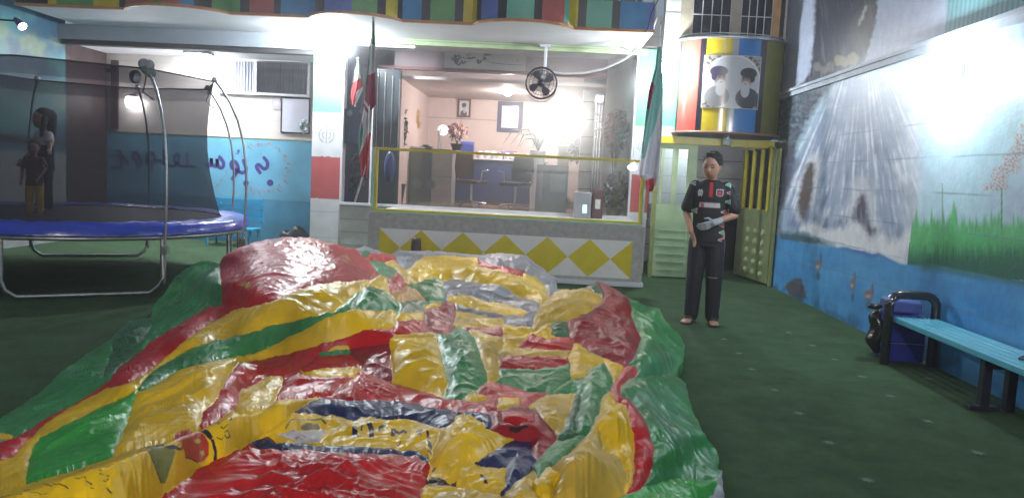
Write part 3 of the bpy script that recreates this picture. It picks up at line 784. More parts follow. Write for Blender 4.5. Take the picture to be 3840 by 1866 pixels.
a = MB(); a.box(X_PL[1], X_PR[1], FY + .1, OY, Z_BEAM_T + .02, Z_BEAM_T + .06); a.build('front_ceiling', mat('front_ceiling', (.3, .27, .27)), room)
a = MB(); a.box(X_PL[1] - .02, X_PL[1] + .02, FY + .31, OY, ZFL, 3.6); a.build('side_cheek', m_navy, room)
# sign with calligraphy on the lintel
x0, x1, z0, z1 = rect2(680, 250, 1090, 350, OY - .05)
sg = thing('calligraphy_sign', 'long pale board with thin dark calligraphy on the lintel above the room', 'sign', ((x0 + x1) / 2, OY, z0))
a = MB(); a.box(x0, x1, OY - .05, OY - .02, z0, z1); a.build('board', mat('sign_board', (.42, .43, .42), rough=.4, var=.05), sg, bevel=.004)
a = MB(); fn = lambda u, v, w: (x0 + (x1 - x0) * u, OY - .052 - w, z0 + (z1 - z0) * v)
random.seed(11)
for k in range(26):
    u = .08 + .42 * random.random(); v = .35 + .35 * random.random(); L = random.uniform(.03, .09); cv = random.uniform(-.25, .25)
    a.stroke([(u + L * t, v + cv * math.sin(t * 3)) for t in (0, .25, .5, .75, 1)], [.006, .014, .018, .012, .004], fn, 0, .0006 * k)
a.stroke([(.5, .40), (.6, .34), (.7, .30), (.85, .28), (.97, .32)], [.006, .012, .014, .012, .004], fn, 0, .02)
a.stroke([(.08, .55), (.12, .36), (.22, .28), (.32, .38)], [.006, .016, .018, .006], fn, 0, .021)
for u, v in ((.25, .88), (.44, .85), (.93, .85), (.9, .5)): a.disc(u, v, .03, fn, 0, .019, 8, .25)
a.build('calligraphy', mat('ink', (.07, .075, .07)), sg)

# portraits -------------------------------------------------------------
def ell(s, t, cx, cy, rx, ry, w=.06): return smooth(1 + w, 1 - w, np.hypot((s - cx) / rx, (t - cy) / ry))
def bearded_man(C, s, t, cx, cy, k, flip=1, robe=(.08, .08, .1), turban=(.05, .05, .06), skin=(.50, .44, .42)):
    """s right, t up, head height about k; plain generic bearded man in a dark turban"""
    q = lambda a: cx + a * k * flip
    C = mixc(C, robe, ell(s, t, q(-.1), cy - 1.55 * k, .95 * k, .85 * k))
    C = mixc(C, (.45, .45, .46), ell(s, t, q(.12), cy - .95 * k, .36 * k, .55 * k))       # collar and beard
    C = mixc(C, skin, ell(s, t, q(.05), cy - .05 * k, .44 * k, .60 * k))
    C = mixc(C, (.46, .46, .47), ell(s, t, q(.12), cy - .55 * k, .36 * k, .38 * k))
    C = mixc(C, turban, ell(s, t, q(-.08), cy + .50 * k, .68 * k, .44 * k))
    C = mixc(C, turban, ell(s, t, q(-.40), cy + .15 * k, .22 * k, .40 * k))
    for e in (-.02, .30):
        C = mixc(C, (.08, .07, .07), ell(s, t, q(e), cy + .02 * k, .13 * k, .065 * k, .3))
        C = mixc(C, (.13, .11, .11), ell(s, t, q(e), cy + .12 * k, .17 * k, .045 * k, .3))
    C = mixc(C, (.33, .27, .25), ell(s, t, q(.18), cy - .14 * k, .06 * k, .12 * k, .3))
    C = mixc(C, (.18, .12, .12), ell(s, t, q(.16), cy - .38 * k, .13 * k, .035 * k, .3))
    return C
m_print = mat('printed_paper', rough=.25, var=.03, vcol=True, coat=.3)
def picture(x0, x1, z0, z1, Y, fr, label, fn, fm, name='framed_portrait', cat='picture'):
    t = thing(name, label, cat, ((x0 + x1) / 2, Y, z0))
    nu, nv = 60, 70
    ss, tt = np.meshgrid(np.linspace(0, 1, nu), np.linspace(0, 1, nv), indexing='ij'); s = ss.ravel(); v = tt.ravel()
    V = np.stack([x0 + (x1 - x0) * s, np.full(s.shape, Y - .02), z0 + (z1 - z0) * v], -1)
    painted_grid('print', V, nu, nv, fn(s, v), m_print, t, smooth_=False)
    a = MB(); a.box(x0 - fr, x0, Y - .035, Y, z0 - fr, z1 + fr); a.box(x1, x1 + fr, Y - .035, Y, z0 - fr, z1 + fr); a.box(x0, x1, Y - .035, Y, z0 - fr, z0); a.box(x0, x1, Y - .035, Y, z1, z1 + fr); a.box(x0, x1, Y - .018, Y - .001, z0, z1)
    a.build('frame', fm, t); return t
def fn1(s, t):
    C = np.tile(np.array([.60, .58, .57]), (len(s), 1)); C = bearded_man(C, s, t * 1.25, .5, .72, .36, 1)
    return C
x0, x1, z0, z1 = rect2(756, 508, 804, 582, RB)
picture(x0, x1, z0, z1, RB - .01, .035, 'small brown framed portrait of a bearded man on the pink back wall', fn1, mat('frame_brown', (.14, .05, .05)))
def fn2(s, t):
    C = np.tile(np.array([.70, .70, .74]), (len(s), 1))
    C = mixc(C, (.35, .38, .5), smooth(.1, .4, noise2(s * 9, t * 12)) * (s > .12) * (s < .5) * (t > .1) * .8)
    C = bearded_man(C, s, t * 1.3, .62, .8, .2, -1, (.25, .25, .3)); return C
x0, x1, z0, z1 = rect2(968, 535, 1052, 645, RB)
picture(x0, x1, z0, z1, RB - .01, .09, 'larger navy framed print beneath the glaring lamp on the back wall', fn2, mat('frame_navy', (.06, .05, .13)))
x0, x1, z0, z1 = rect2(1180, 490, 1235, 525, RB)
a = MB(); a.box(x0, x1, RB - .03, RB - .002, z0, z1, 0); a.box(x0 + .03, x1 - .02, RB - .034, RB - .031, z0 + .03, z1 - .03, 1); tag(a.build('wall_board', [m_navy, mat('teal_card', (.2, .5, .45))]), 'small dark board with a teal card right of the navy print', 'board')
# yellow notes on the left wall
a = MB()
for (u, v, w_, h_) in ((548, 572, 24, 18), (545, 605, 20, 8), (552, 628, 22, 14)):
    x_ = ox0 + .004; 
    p = at_x(*[q * S for q in c2(u, v)], x_); a.box(x_, x_ + .004, p.y - .16, p.y + .16, p.z - .07, p.z + .07)
tag(a.build('wall_notes', mat('amber_note', (.5, .33, .12))), 'three amber notes stuck on the left wall of the pink room', 'notes')

# ceiling lamp of the room
lc = P(*c2(1000, 450), 14.4)
rl_ = thing('ceiling_lamp', 'glaring lamp hanging from the ceiling of the pink room', 'lamp', (lc.x, 14.4, ZRC))
a = MB(); a.tube([(lc.x, 14.4, ZRC), (lc.x, 14.4, lc.z + .1)], .015, 6); a.lathe([(.03, .14), (.05, .1), (.05, .06)], (lc.x, 14.4, lc.z), 12); a.build('holder', m_white, rl_)
a = MB(); a.ball((lc.x, 14.4, lc.z - .02), .085, 0, 16, 12, (1, 1, 1.15)); a.build('bulb', m_bulb_warm, rl_)
# strip light behind the beam
p0, p1 = P(*c2(185, 222), FY + .6), P(*c2(530, 238), FY + .6)
tl = thing('tube_lamp', 'slim tube lamp just behind the left half of the pale green beam', 'lamp', ((p0.x + p1.x) / 2, FY + .6, p0.z))
a = MB(); a.tube([(p0.x, FY + .6, p0.z), (p1.x, FY + .6, p0.z)], .016, 8); a.build('tube', mat('tube_glow', (1, 1, 1), emit=(.9, .97, 1), es=2.2), tl)
a = MB(); a.box(p0.x - .03, p1.x + .03, FY + .57, FY + .63, p0.z + .02, p0.z + .06); a.build('batten', m_white, tl)

# furniture -------------------------------------------------------------
x0, x1, z0, z1 = rect2(340, 742, 612, 1030, 14.2)
t = thing('reception_desk', 'dark grey reception desk at the left of the booth room', 'desk', ((x0 + x1) / 2, 14.4, ZFL))
a = MB(); a.box(x0, x1, 14.2, 14.8, ZFL, z1 - .04); 
for k in range(3): a.lathe([(.09, 0), (.09, .006)], (x0 + .5 + .25 * k, 14.196, ZFL + .35), 14, 1, axis='y')
a.build('desk_body', [mat('desk_slate', (.075, .08, .10), rough=.35), mat('desk_disc', (.13, .14, .16))], t)
a = MB(); a.box(x0 - .03, P(*c2(722, 760), 14.2).x, 14.15, 14.85, z1 - .038, z1); a.build('desk_top', mat('desk_top', (.12, .11, .12), rough=.2), t, bevel=.004)
dtz = z1
x0, x1, z0, z1 = rect2(614, 765, 716, 1030, 14.2)
a = MB(); a.box(x0, x1, 14.21, 14.8, ZFL, dtz - .04); a.box(x0, x1, 14.204, 14.209, ZFL + .5, ZFL + .51, 1)
a.build('pedestal', [mat('pedestal_grey', (.30, .28, .27), rough=.4), m_joint], t)
x0, x1, z0, z1 = rect2(735, 800, 1185, 1010, 14.9)
t2 = thing('long_table', 'long navy fronted table covered with small white things in the middle of the room', 'table', ((x0 + x1) / 2, 15.2, ZFL))
a = MB(); a.box(x0, x1, 14.9, 14.93, ZFL + .05, z1 - .03); a.box(x0, x0 + .04, 14.93, 15.6, ZFL, z1 - .03); a.box(x1 - .04, x1, 14.93, 15.6, ZFL, z1 - .03); a.build('front_panel', m_navy, t2)
a = MB(); a.box(x0 - .05, x1 + .05, 14.86, 15.65, z1 - .028, z1); a.build('table_top', mat('table_white', (.6, .58, .6), rough=.2), t2, bevel=.004)
tz = z1; tx0, tx1 = x0, x1
random.seed(5)
items = [('blue_box', 'blue carton standing at the left end of the long table', 'box', c2(795, 770), .24, .30, (.04, .06, .28)), ('dark_box', 'dark violet box in the middle of the long table', 'box', c2(1003, 775), .33, .16, (.13, .10, .20)), ('orange_box', 'small peach carton right of the dark violet box', 'box', c2(1048, 770), .13, .13, (.5, .25, .15))]
for nm, lb, ct, (u, v), w_, h_, cc in items:
    p = P(u, v, 15.1); a = MB(); a.box(p.x - w_ / 2, p.x + w_ / 2, 15.0, 15.2, tz + .001, tz + h_, 0); a.box(p.x - w_ / 2 - .004, p.x + w_ / 2 + .004, 14.996, 15.204, tz + h_ * .82, tz + h_ + .004, 1); tag(a.build(nm, [mat(nm, cc, rough=.4), mat(nm + '_lid', tuple(min(1, q * 1.4 + .03) for q in cc), rough=.4)], bevel=.004), lb, ct)
wheres = ['by the blue carton', 'second from the blue carton', 'third along from the blue carton', 'fourth along, before the dark box', 'in front of the dark violet box', 'in front of the peach carton', 'just right of the peach carton', 'second right of the peach carton', 'at the right end of the long table']
for k in range(9):
    x = tx0 + .45 + (tx1 - tx0 - .6) * k / 8.5; r = .05 + .02 * random.random(); h = .08 + .06 * random.random(); a = MB()
    a.lathe([(r * .7, 0), (r, h * .3), (r, h * .8), (r * .6, h), (.01, h + .01)], (x, 14.96, tz + .001), 12); tag(a.build('white_jar', mat('jar_white', (.66, .64, .66), rough=.15)), 'small white jar on the long table ' + wheres[k], 'jar', 'white jars along the long table')
# office chairs
def chair(x, y, rz, lb, cm):
    t = thing('office_chair', lb, 'chair', (x, y, ZFL), rz, 'office chairs in the booth room')
    T = Matrix.Translation((x, y, ZFL)) @ Matrix.Rotation(rz, 4, 'Z'); W = lambda p: T @ Vector(p)
    a = MB()
    for k in range(5):
        q = k * 2 * math.pi / 5; a.tube([W((0, 0, .10)), W((.26 * math.cos(q), .26 * math.sin(q), .06))], [.022, .014], 6); a.ball(W((.26 * math.cos(q), .26 * math.sin(q), .028)), .027, 0, 8, 6)
    a.build('star_base', mat('chrome', (.75, .75, .78), rough=.12, metal=1), t)
    a = MB(); a.tube([W((0, 0, .1)), W((0, 0, .4))], .025, 8); a.build('column', MATS['chrome'], t)
    a = MB(); a.prism([(-.22, -.2), (.22, -.2), (.24, .0), (.2, .22), (-.2, .22), (-.24, 0)], .40, .47, lambda u, v, w: W((u, v, w))); a.build('seat', cm, t, bevel=.02)
    a = MB(); a.prism([(-.2, .5), (.2, .5), (.23, .7), (.19, .93), (-.19, .93), (-.23, .7)], .18, .225, lambda u, v, w: W((u, w + .08 * (v - .5), v))); a.build('backrest', cm, t, bevel=.02)
    for s_ in (-1, 1):
        a = MB(); a.tube([W((s_ * .22, .1, .43)), W((s_ * .28, .08, .48)), W((s_ * .29, .06, .64)), W((s_ * .29, -.12, .66))], .014, 6); a.build('armrest', MATS['chrome'], t)
p = P(*c2(815, 1000), 13.9); chair(p.x, 13.9, 2.5, 'brown office chair with tan backrest edge in front of the long table', mat('chair_brown', (.10, .05, .04), rough=.35))
p = P(*c2(1035, 1000), 13.7); chair(p.x, 13.7, -.5, 'black office chair with chrome base nearest the lamp glare', mat('chair_black', (.03, .03, .04), rough=.35))

def foliage(a, c, r, n, size, mi=0, sq=(1, 1, 1), seed=1):
    rr = random.Random(seed)
    for k in range(n):
        d = Vector((rr.gauss(0, 1), rr.gauss(0, 1), rr.gauss(0, 1))).normalized() * r * rr.random() ** .4
        q = Vector(c) + Vector((d.x * sq[0], d.y * sq[1], d.z * sq[2]))
        e1 = Vector((rr.gauss(0, 1), rr.gauss(0, 1), rr.gauss(0, 1))).normalized(); e2 = e1.orthogonal().normalized(); s_ = size * rr.uniform(.6, 1.3)
        a.add([q - e1 * s_, q + e2 * s_ * .4, q + e1 * s_, q - e2 * s_ * .4], [(0, 1, 2, 3)], mi if rr.random() > .3 else mi + 1)
def plant(name, label, c, r, h_pot, size, cols, n=150, sq=(1, 1, 1), seed=1, base=None, pot=(.05, .03, .03)):
    base = ZFL if base is None else base
    t = thing(name, label, 'plant', (c[0], c[1], base))
    a = MB(); a.lathe([(.08, 0), (.12, h_pot * .9), (.135, h_pot), (.11, h_pot)], (c[0], c[1], base), 14); a.build('pot', mat(name + '_pot', pot, rough=.3), t)
    a = MB()
    for k in range(5): a.tube([(c[0], c[1], base + h_pot * .9), (c[0] + .04 * math.cos(k * 1.3), c[1] + .04 * math.sin(k * 1.3), (base + h_pot + c[2]) / 2), (c[0] + r * .5 * math.cos(k * 1.3), c[1] + r * .5 * math.sin(k * 1.3), c[2])], .008, 5)
    a.build('stem', m_brown, t)
    a = MB(); foliage(a, c, r, n, size, 0, sq, seed); a.build('foliage', [mat(name + '_leaf', cols[0], rough=.5), mat(name + '_leaf2', cols[1], rough=.5)], t)
p = P(*c2(745, 665), 14.4); plant('flower_arrangement', 'reddish brown flower arrangement on the reception desk beside the white letter sign', (p.x, 14.4, p.z), .19, .12, .05, ((.22, .07, .06), (.35, .24, .22)), 190, (1.1, 1, .9), 3, dtz)
p = P(*c2(460, 640), 13.6); plant('tall_plant', 'tall dark leaved plant against the left pink wall', (p.x, 13.6, p.z), .24, .35, .07, ((.04, .05, .03), (.12, .08, .06)), 150, (.45, .5, 1.7), 4)
p = P(*c2(1545, 660), 12.6); plant('dried_plant', 'big rusty brown dried plant at the right end inside the booth', (p.x, 12.6, p.z), .27, .5, .07, ((.16, .05, .035), (.05, .04, .04)), 420, (.75, .8, 1.3), 5)
p = P(*c2(1540, 960), 12.3); plant('low_plant', 'mottled grey leafed plant below the dried plant', (p.x, 12.3, p.z), .26, .15, .055, ((.06, .06, .07), (.2, .19, .17)), 300, (.75, .8, 1.25), 6)
p = P(*c2(1400, 760), 14.2); plant('dark_bush', 'dark bushy plant beside the lamp glare at the right of the room', (p.x, 14.2, p.z), .32, .5, .08, ((.05, .09, .10), (.12, .16, .18)), 320, (1.2, .8, .75), 7)
p = P(*c2(1150, 760), 14.3); gp = thing('grass_plant', 'arching grassy plant in a white pot right of the long table', 'plant', (p.x, 14.3, ZFL))
a = MB()
for k in range(22):
    q = k * 2.4; L = .28 + .1 * (k % 3); a.tube([(p.x, 14.3, p.z), (p.x + .4 * L * math.cos(q), 14.3 + .4 * L * math.sin(q), p.z + L * .8), (p.x + L * math.cos(q), 14.3 + L * math.sin(q), p.z + L * .75), (p.x + 1.35 * L * math.cos(q), 14.3 + 1.35 * L * math.sin(q), p.z + L * .2)], [.01, .012, .009, .003], 4)
a.build('foliage', mat('grass_leaf', (.08, .1, .08), rough=.4), gp); a = MB(); a.lathe([(.1, 0), (.14, p.z - ZFL - .02), (.15, p.z - ZFL)], (p.x, 14.3, ZFL), 16); a.build('pot', m_white, gp)
p = P(*c2(228, 870), 12.3); a = MB()
foliage(a, (p.x, 12.35, p.z), .3, 260, .045, 0, (.7, .35, 1.15), 9); t = thing('dark_shrub', 'dark tangled shrub behind the glass next to the left flag', 'plant', (p.x, 12.35, ZFL)); a.build('foliage', [mat('shrub_dark', (.035, .04, .05)), mat('shrub_grey', (.12, .09, .09))], t); a = MB(); a.tube([(p.x, 12.35, ZFL), (p.x + .02, 12.35, p.z)], .02, 6); a.build('stem', m_brown, t)

# letter sign "G"
p = P(*c2(672, 655), 14.35)
ls = thing('letter_sign', 'round white sign with the letter G above the pedestal', 'sign', (p.x, 14.35, dtz))
a = MB(); a.lathe([(.001, 0), (.095, 0), (.095, .02), (.001, .02)], (p.x, 14.35, p.z), 24, axis='y'); a.build('disc', mat('sign_white_glow', (.8, .8, .8), emit=(1, .97, .95), es=.8), ls)
cu = bpy.data.curves.new('letter', 'FONT'); cu.body = 'G'; cu.size = .17; cu.extrude = .003; cu.align_x = 'CENTER'; cu.align_y = 'CENTER'
fo = bpy.data.objects.new('letter_tmp', cu); COL.objects.link(fo); bpy.context.view_layer.update()
me = bpy.data.meshes.new_from_object(fo.evaluated_get(bpy.context.evaluated_depsgraph_get())); bpy.data.objects.remove(fo)
me.transform(Matrix.Translation((p.x, 14.344, p.z)) @ Matrix.Rotation(math.pi / 2, 4, 'X')); me.materials.clear(); me.materials.append(m_black)
lo = bpy.data.objects.new('letter', me); COL.objects.link(lo); lo.parent = ls; lo.matrix_parent_inverse = WM[ls.name].inverted()
a = MB(); a.tube([(p.x - .02, 14.36, dtz), (p.x - .02, 14.36, p.z - .09)], .012, 6); a.box(p.x - .12, p.x + .08, 14.3, 14.42, dtz, dtz + .012); a.build('stand', m_steel, ls)
# white hourglass dispenser and papers on the desk
p = P(*c2(650, 715), 14.3); a = MB(); a.lathe([(.05, 0), (.03, .06), (.018, .18), (.03, .27), (.045, .3), (.045, .34), (.01, .35)], (p.x, 14.3, dtz + .001), 14); tag(a.build('white_dispenser', mat('glossy_white', (.75, .74, .74), rough=.1)), 'slender white dispenser on the desk left of the letter sign', 'dispenser')
p = P(*c2(538, 740), 14.2); a = MB(); a.prism([(-.16, -.05), (.1, -.06), (.17, .03), (-.1, .07)], 0, .02, lambda u, v, w: (p.x + u, 14.35 + v, dtz + .001 + w)); a.prism([(-.12, -.04), (.12, -.05), (.13, .04), (-.1, .05)], .021, .03, lambda u, v, w: (p.x + u, 14.35 + v, dtz + .001 + w)); tag(a.build('paper_stack', mat('paper', (.75, .75, .75))), 'white papers lying on the reception desk', 'papers')
# clear cylinders and dark cabinet behind the left flag
x0, x1, z0, z1 = rect2(335, 350, 452, 720, 12.8)
t = thing('display_cabinet', 'tall dark glass cabinet with silver rods left of the pink room', 'cabinet', ((x0 + x1) / 2, 12.8, ZFL))
a = MB(); a.box(x0, x1, 12.8, 12.98, ZFL, z1); a.build('cabinet_body', mat('cabinet_dark', (.06, .075, .085), rough=.2), t)
a = MB()
for k in range(4): a.tube([(x0 + .03 + .12 * k, 12.76, z0 - .1), (x0 + .03 + .12 * k, 12.76, z1 - .05 * k)], .006, 6)
a.build('rod', m_steel, t)
x0, x1, z0, z1 = rect2(165, 548, 258, 722, 12.0)
a = MB(); a.prism([(x0 + .03, z0), (x1 - .05, z0), (x1, z0 + .2), (x1 + .02, z1 - .1), (x1 - .06, z1), (x0, z1), (x0 - .01, z0 + .2)], 12.0, 12.2, lambda u, v, w: (u, w, v)); a.ball(((x0 + x1) / 2 - .03, 11.985, z1 - .07), .045, 1, 10, 8, (1, .3, 1))
t = thing('hanging_bag', 'dark navy bag hanging inside the glass beside the left flag pillar', 'bag', ((x0 + x1) / 2, 12.1, z0)); a.build('bag_body', [m_navy, mat('bag_badge', (.2, .2, .24))], t, bevel=.03); a = MB(); a.tube([((x0 + x1) / 2 - .1, 12.1, z1), ((x0 + x1) / 2 - .04, 12.08, z1 + .18), ((x0 + x1) / 2 + .06, 12.08, z1 + .18), ((x0 + x1) / 2 + .1, 12.1, z1)], .012, 6); a.build('strap', m_black, t)
x0, x1, z0, z1 = rect2(372, 762, 436, 918, 11.4)
t = thing('black_pouch', 'long black pouch hanging behind the yellow framed glass', 'pouch', ((x0 + x1) / 2, 11.4, z0))
a = MB(); a.ball(((x0 + x1) / 2, 11.4, (z0 + z1) / 2), (z1 - z0) / 2, 0, 14, 12, (.36, .25, 1)); a.build('pouch_body', m_navy, t); a = MB(); a.tube([((x0 + x1) / 2, 11.4, z1 - .02), ((x0 + x1) / 2 + .01, 11.42, z1 + .3)], .008, 5); a.build('cord', m_black, t)
x0, x1, z0, z1 = rect2(1335, 968, 1418, 1090, 11.4)
t = thing('white_machine', 'white cabinet with a small lit screen low behind the glass', 'machine', ((x0 + x1) / 2, 11.5, ZC))
a = MB(); a.box(x0, x1, 11.4, 11.75, ZC, z1); a.build('case', mat('case_grey', (.30, .31, .33), rough=.4), t, bevel=.01)
a = MB(); a.box(x0 + (x1 - x0) * .5, x0 + (x1 - x0) * .75, 11.392, 11.398, z1 - .30, z1 - .18); a.build('screen', mat('screen_glow', (.3, .6, .7), emit=(.4, .8, .9), es=.6), t)
x0, x1, z0, z1 = rect2(1425, 955, 1478, 1085, 11.5)
t = thing('red_machine', 'dark red box with a grey button plate beside the white cabinet', 'machine', ((x0 + x1) / 2, 11.6, ZC))
a = MB(); a.box(x0, x1, 11.5, 11.8, ZC, z1); a.build('case', mat('case_maroon', (.09, .035, .035), rough=.4), t, bevel=.01); a = MB(); a.box(x0 + .04, x1 - .04, 11.492, 11.498, z1 - .28, z1 - .14); a.build('button_plate', m_steel, t)
x0, x1, z0, z1 = rect2(1140, 830, 1300, 1060, 12.7)
a = MB(); a.box(x0, x1, 12.7, 12.95, ZFL, z1); a.box(x0 + .05, x0 + .10, 12.69, 12.699, ZFL + .2, z1 - .1, 1); a.box(x1 - .3, x1 - .05, 12.69, 12.699, ZFL + .35, z1 - .15, 1)
tag(a.build('pale_cupboard', [mat('cupboard_teal', (.17, .22, .25), rough=.35), mat('cupboard_panel', (.25, .3, .32), rough=.35)], bevel=.006), 'pale teal cupboard under the brightest glare in the glass', 'cupboard')
# white basin tray on counter, silver pipes
p0, p1 = P(*c2(1325, 1092), CYF + .25), P(*c2(1560, 1106), CYF + .25)
a = MB(); a.box(p0.x, p1.x, CYF + .2, CYF + .5, ZC + .001, ZC + .03); a.box(p0.x + .02, p1.x - .02, CYF + .22, CYF + .48, ZC + .031, ZC + .034, 1); tag(a.build('white_tray', [m_white, m_grey], bevel=.006), 'flat white tray on the counter behind the right end of the glass', 'tray')
a = MB()
for u in (1448, 1462, 1476):
    p0, p1 = P(*c2(u, 480), 12.9), P(*c2(u - 6, 740), 12.9); a.tube([(p0.x, 12.9, p0.z), (p0.x, 12.9, ZFL)], .022, 8)
    for v in (520, 575, 610, 650): q = P(*c2(u, v), 12.88); a.ball((p0.x, 12.88, q.z), .026, 0, 8, 6)
tag(a.build('steel_pipes', MATS['chrome']), 'cluster of shiny steel pipes beside the beige panel in the booth', 'pipes')

# glass shelves with bottles
x0, x1, z0, z1 = rect2(1262, 585, 1425, 735, RB - .35)
t = thing('shelf_unit', 'grey shelf unit with bottles on the back wall beside the lamp glare', 'shelf', ((x0 + x1) / 2, RB - .2, z0))
a = MB()
for k in range(4): zz = z0 + (z1 - z0) * k / 3; a.box(x0, x1, RB - .35, RB - .03, zz, zz + .02)
a.box(x0 - .03, x0 - .001, RB - .35, RB - .03, ZFL, z1 + .02); a.box(x1 + .001, x1 + .03, RB - .35, RB - .03, ZFL, z1 + .02)
a.build('shelves', mat('shelf_grey', (.3, .3, .32), rough=.3), t)
rr_ = random.Random(3)
for k in range(3):
    for q in range(5):
        x = x0 + .08 + (x1 - x0 - .16) * q / 4 + rr_.uniform(-.02, .02); zz = z0 + (z1 - z0) * k / 3 + .021; h = rr_.uniform(.16, .24)
        a = MB(); a.lathe([(.035, 0), (.04, h * .1), (.04, h * .55), (.014, h * .75), (.014, h), (.001, h)], (x, RB - .22, zz), 10); cc = rr_.choice(['green', 'amber', 'clear'])
        tag(a.build('bottle', mat('bottle_' + cc, {'green': (.05, .2, .1), 'amber': (.3, .12, .03), 'clear': (.5, .52, .55)}[cc], rough=.1)), 'bottle on the %s shelf beside the lamp glare, number %s from the left' % (['lowest', 'second', 'third'][k], ['one', 'two', 'three', 'four', 'five'][q]), 'bottle', 'bottles on the shelf unit')
for (u, v, s_, c_, nm, lb) in ((420, 742, .13, (.30, .30, .33), 'grey_tray', 'grey tray at the left end of the reception desk'), (470, 735, .09, (.4, .05, .05), 'red_tin', 'small red tin near the left end of the reception desk'), (590, 738, .10, (.1, .1, .12), 'phone_set', 'dark desk telephone right of the white papers')):
    p = P(*c2(u, v), 14.4); a = MB(); a.box(p.x - s_, p.x + s_, 14.35, 14.5, dtz + .001, dtz + s_ * .5); a.box(p.x - s_ * .7, p.x + s_ * .5, 14.37, 14.48, dtz + s_ * .5 + .001, dtz + s_ * .75); tag(a.build(nm, mat(nm, c_, rough=.35), bevel=.01), lb, nm.split('_')[1])
# wall fan hanging behind the glass
p = P(1362, 208, FY - .35); fz = p.z
fan = thing('ceiling_fan', 'round black caged fan hanging from the green beam in front of the glass', 'fan', (p.x, FY - .3, p.z))
R_ = (P(1403, 208, FY - .35).x - P(1325, 208, FY - .35).x) / 2
a = MB()
for rr_, yy_ in ((R_, 0), (R_ * .8, -.03), (R_ * .55, -.045), (R_ * .25, -.05), (R_, .05)):
    a.tube([(p.x + rr_ * math.cos(k * math.pi / 18), FY - .3 + yy_, fz + rr_ * math.sin(k * math.pi / 18)) for k in range(36)], .0045 if rr_ < R_ else .012, 5, closed=True)
for k in range(28):
    q = k * math.pi / 14; a.tube([(p.x + .05 * math.cos(q), FY - .352, fz + .05 * math.sin(q)), (p.x + R_ * .7 * math.cos(q), FY - .34, fz + R_ * .7 * math.sin(q)), (p.x + R_ * math.cos(q), FY - .30, fz + R_ * math.sin(q))], .0022, 3)
a.build('cage', mat('fan_black', (.02, .02, .03), rough=.3), fan)
for k in range(4):
    a = MB(); q0 = k * math.pi / 2 + .55
    pts = []
    for (r0, da) in ((.05, -.35), (.6, -.42), (.85, -.25), (.88, .1), (.7, .38), (.3, .3), (.05, .35)):
        pts.append((r0 * R_ * math.cos(q0 + da), r0 * R_ * math.sin(q0 + da)))
    a.prism(pts, 0, .006, lambda u, v, w: (p.x + u, FY - .31 + w + .12 * (u * math.sin(q0) - v * math.cos(q0)), fz + v)); a.build('blade', mat('blade_dark', (.04, .04, .07), rough=.3), fan)
a = MB(); a.lathe([(.001, -.06), (.045, -.05), (.055, 0), (.055, .09), (.03, .11)], (p.x, FY - .3, fz), 16, axis='y'); a.build('motor', m_black, fan)
a = MB(); a.tube([(p.x + .03, FY - .24, fz + .02), (p.x + .04, FY - .22, fz + .3), (p.x + .04, FY - .2, Z_BEAM_B + .06)], .022, 8); a.box(p.x - .05, p.x + .11, FY - .26, FY - .035, Z_BEAM_B + .02, Z_BEAM_B + .06); a.build('bracket', m_white, fan)

# hose looping from the balcony corner down past the glass
hp = [(1648, -6, 10.2), (1652, 40, 10.3), (1640, 80, 10.6), (1610, 118, 11.0), (1570, 150, 11.3), (1520, 173, 11.5), (1470, 184, 11.6), (1420, 186, 11.65), (1370, 180, 11.68)]
a = MB(); a.tube([P(*q) for q in hp], .017, 8); tag(a.build('cable', mat('cable_white', (.5, .5, .5), rough=.3)), 'pale hose sagging from the balcony corner across the top of the glass', 'cable')
a = MB(); pp = [(1656, 0, 9.7), (1640, 30, 9.8), (1630, 70, 9.9), (1612, 104, 10.2), (1590, 130, 10.6), (1560, 118, 11.2)]
a.tube([P(*q) for q in pp], .006, 5); tag(a.build('thin_wire', m_black), 'thin dark wire hanging at the right corner of the balcony', 'wire')

# ================================================================== ARCADE LAMPS
def bulb(name, label, c, r, m, base_to, shade=None):
    t = thing(name, label, 'lamp', tuple(c))
    a = MB(); a.ball(c, r, 0, 18, 12); a.build('bulb', m, t)
    c = Vector(c); b = Vector(base_to); d = (b - c).normalized()
    a = MB(); a.tube([c + d * r * .95, b], [.035, .028], 10); a.build('holder', m_white, t); return t
p = P(822, 92, FY - .42); bulb('arcade_lamp', 'blinding lamp under the balcony in front of the left flag pillar', (p.x, FY - .42, p.z), .085, m_bulb_top, (p.x, FY - .42, Z_SOF))
p = P(1672, 172, GY - .42); bulb('arcade_lamp', 'blinding lamp between the hanging flag and the round balcony', (p.x, GY - .42, p.z), .075, mat('lamp_glow_gate', (1, 1, 1), emit=(.88, .96, 1), es=230), (p.x, GY - .005, p.z))

# ================================================================== RIGHT PART: round balcony, gate, windows
gpx = (P(1655, 300, GY).x, P(1706, 300, GY).x)
# wall above the gate
zg = P(1790, 352, GY).z; zr0 = P(1810, 344, GY).z
wtop = MB(); wtop.box(X_PR[1] + .02, WX + .02, GY + .02, GY + .25, zg, 5.6)
wr_ = thing('block_facade', 'whitewashed block wall above the gate around the barred window', 'wall', (2, GY, zg)); wtop.build('masonry', m_block, wr_)
a = MB()
for k in range(14): a.box(X_PR[1] + .02, WX, GY + .0145, GY + .0185, zg + .12 + .235 * k, zg + .128 + .235 * k)
a.build('joints', m_joint, wr_)
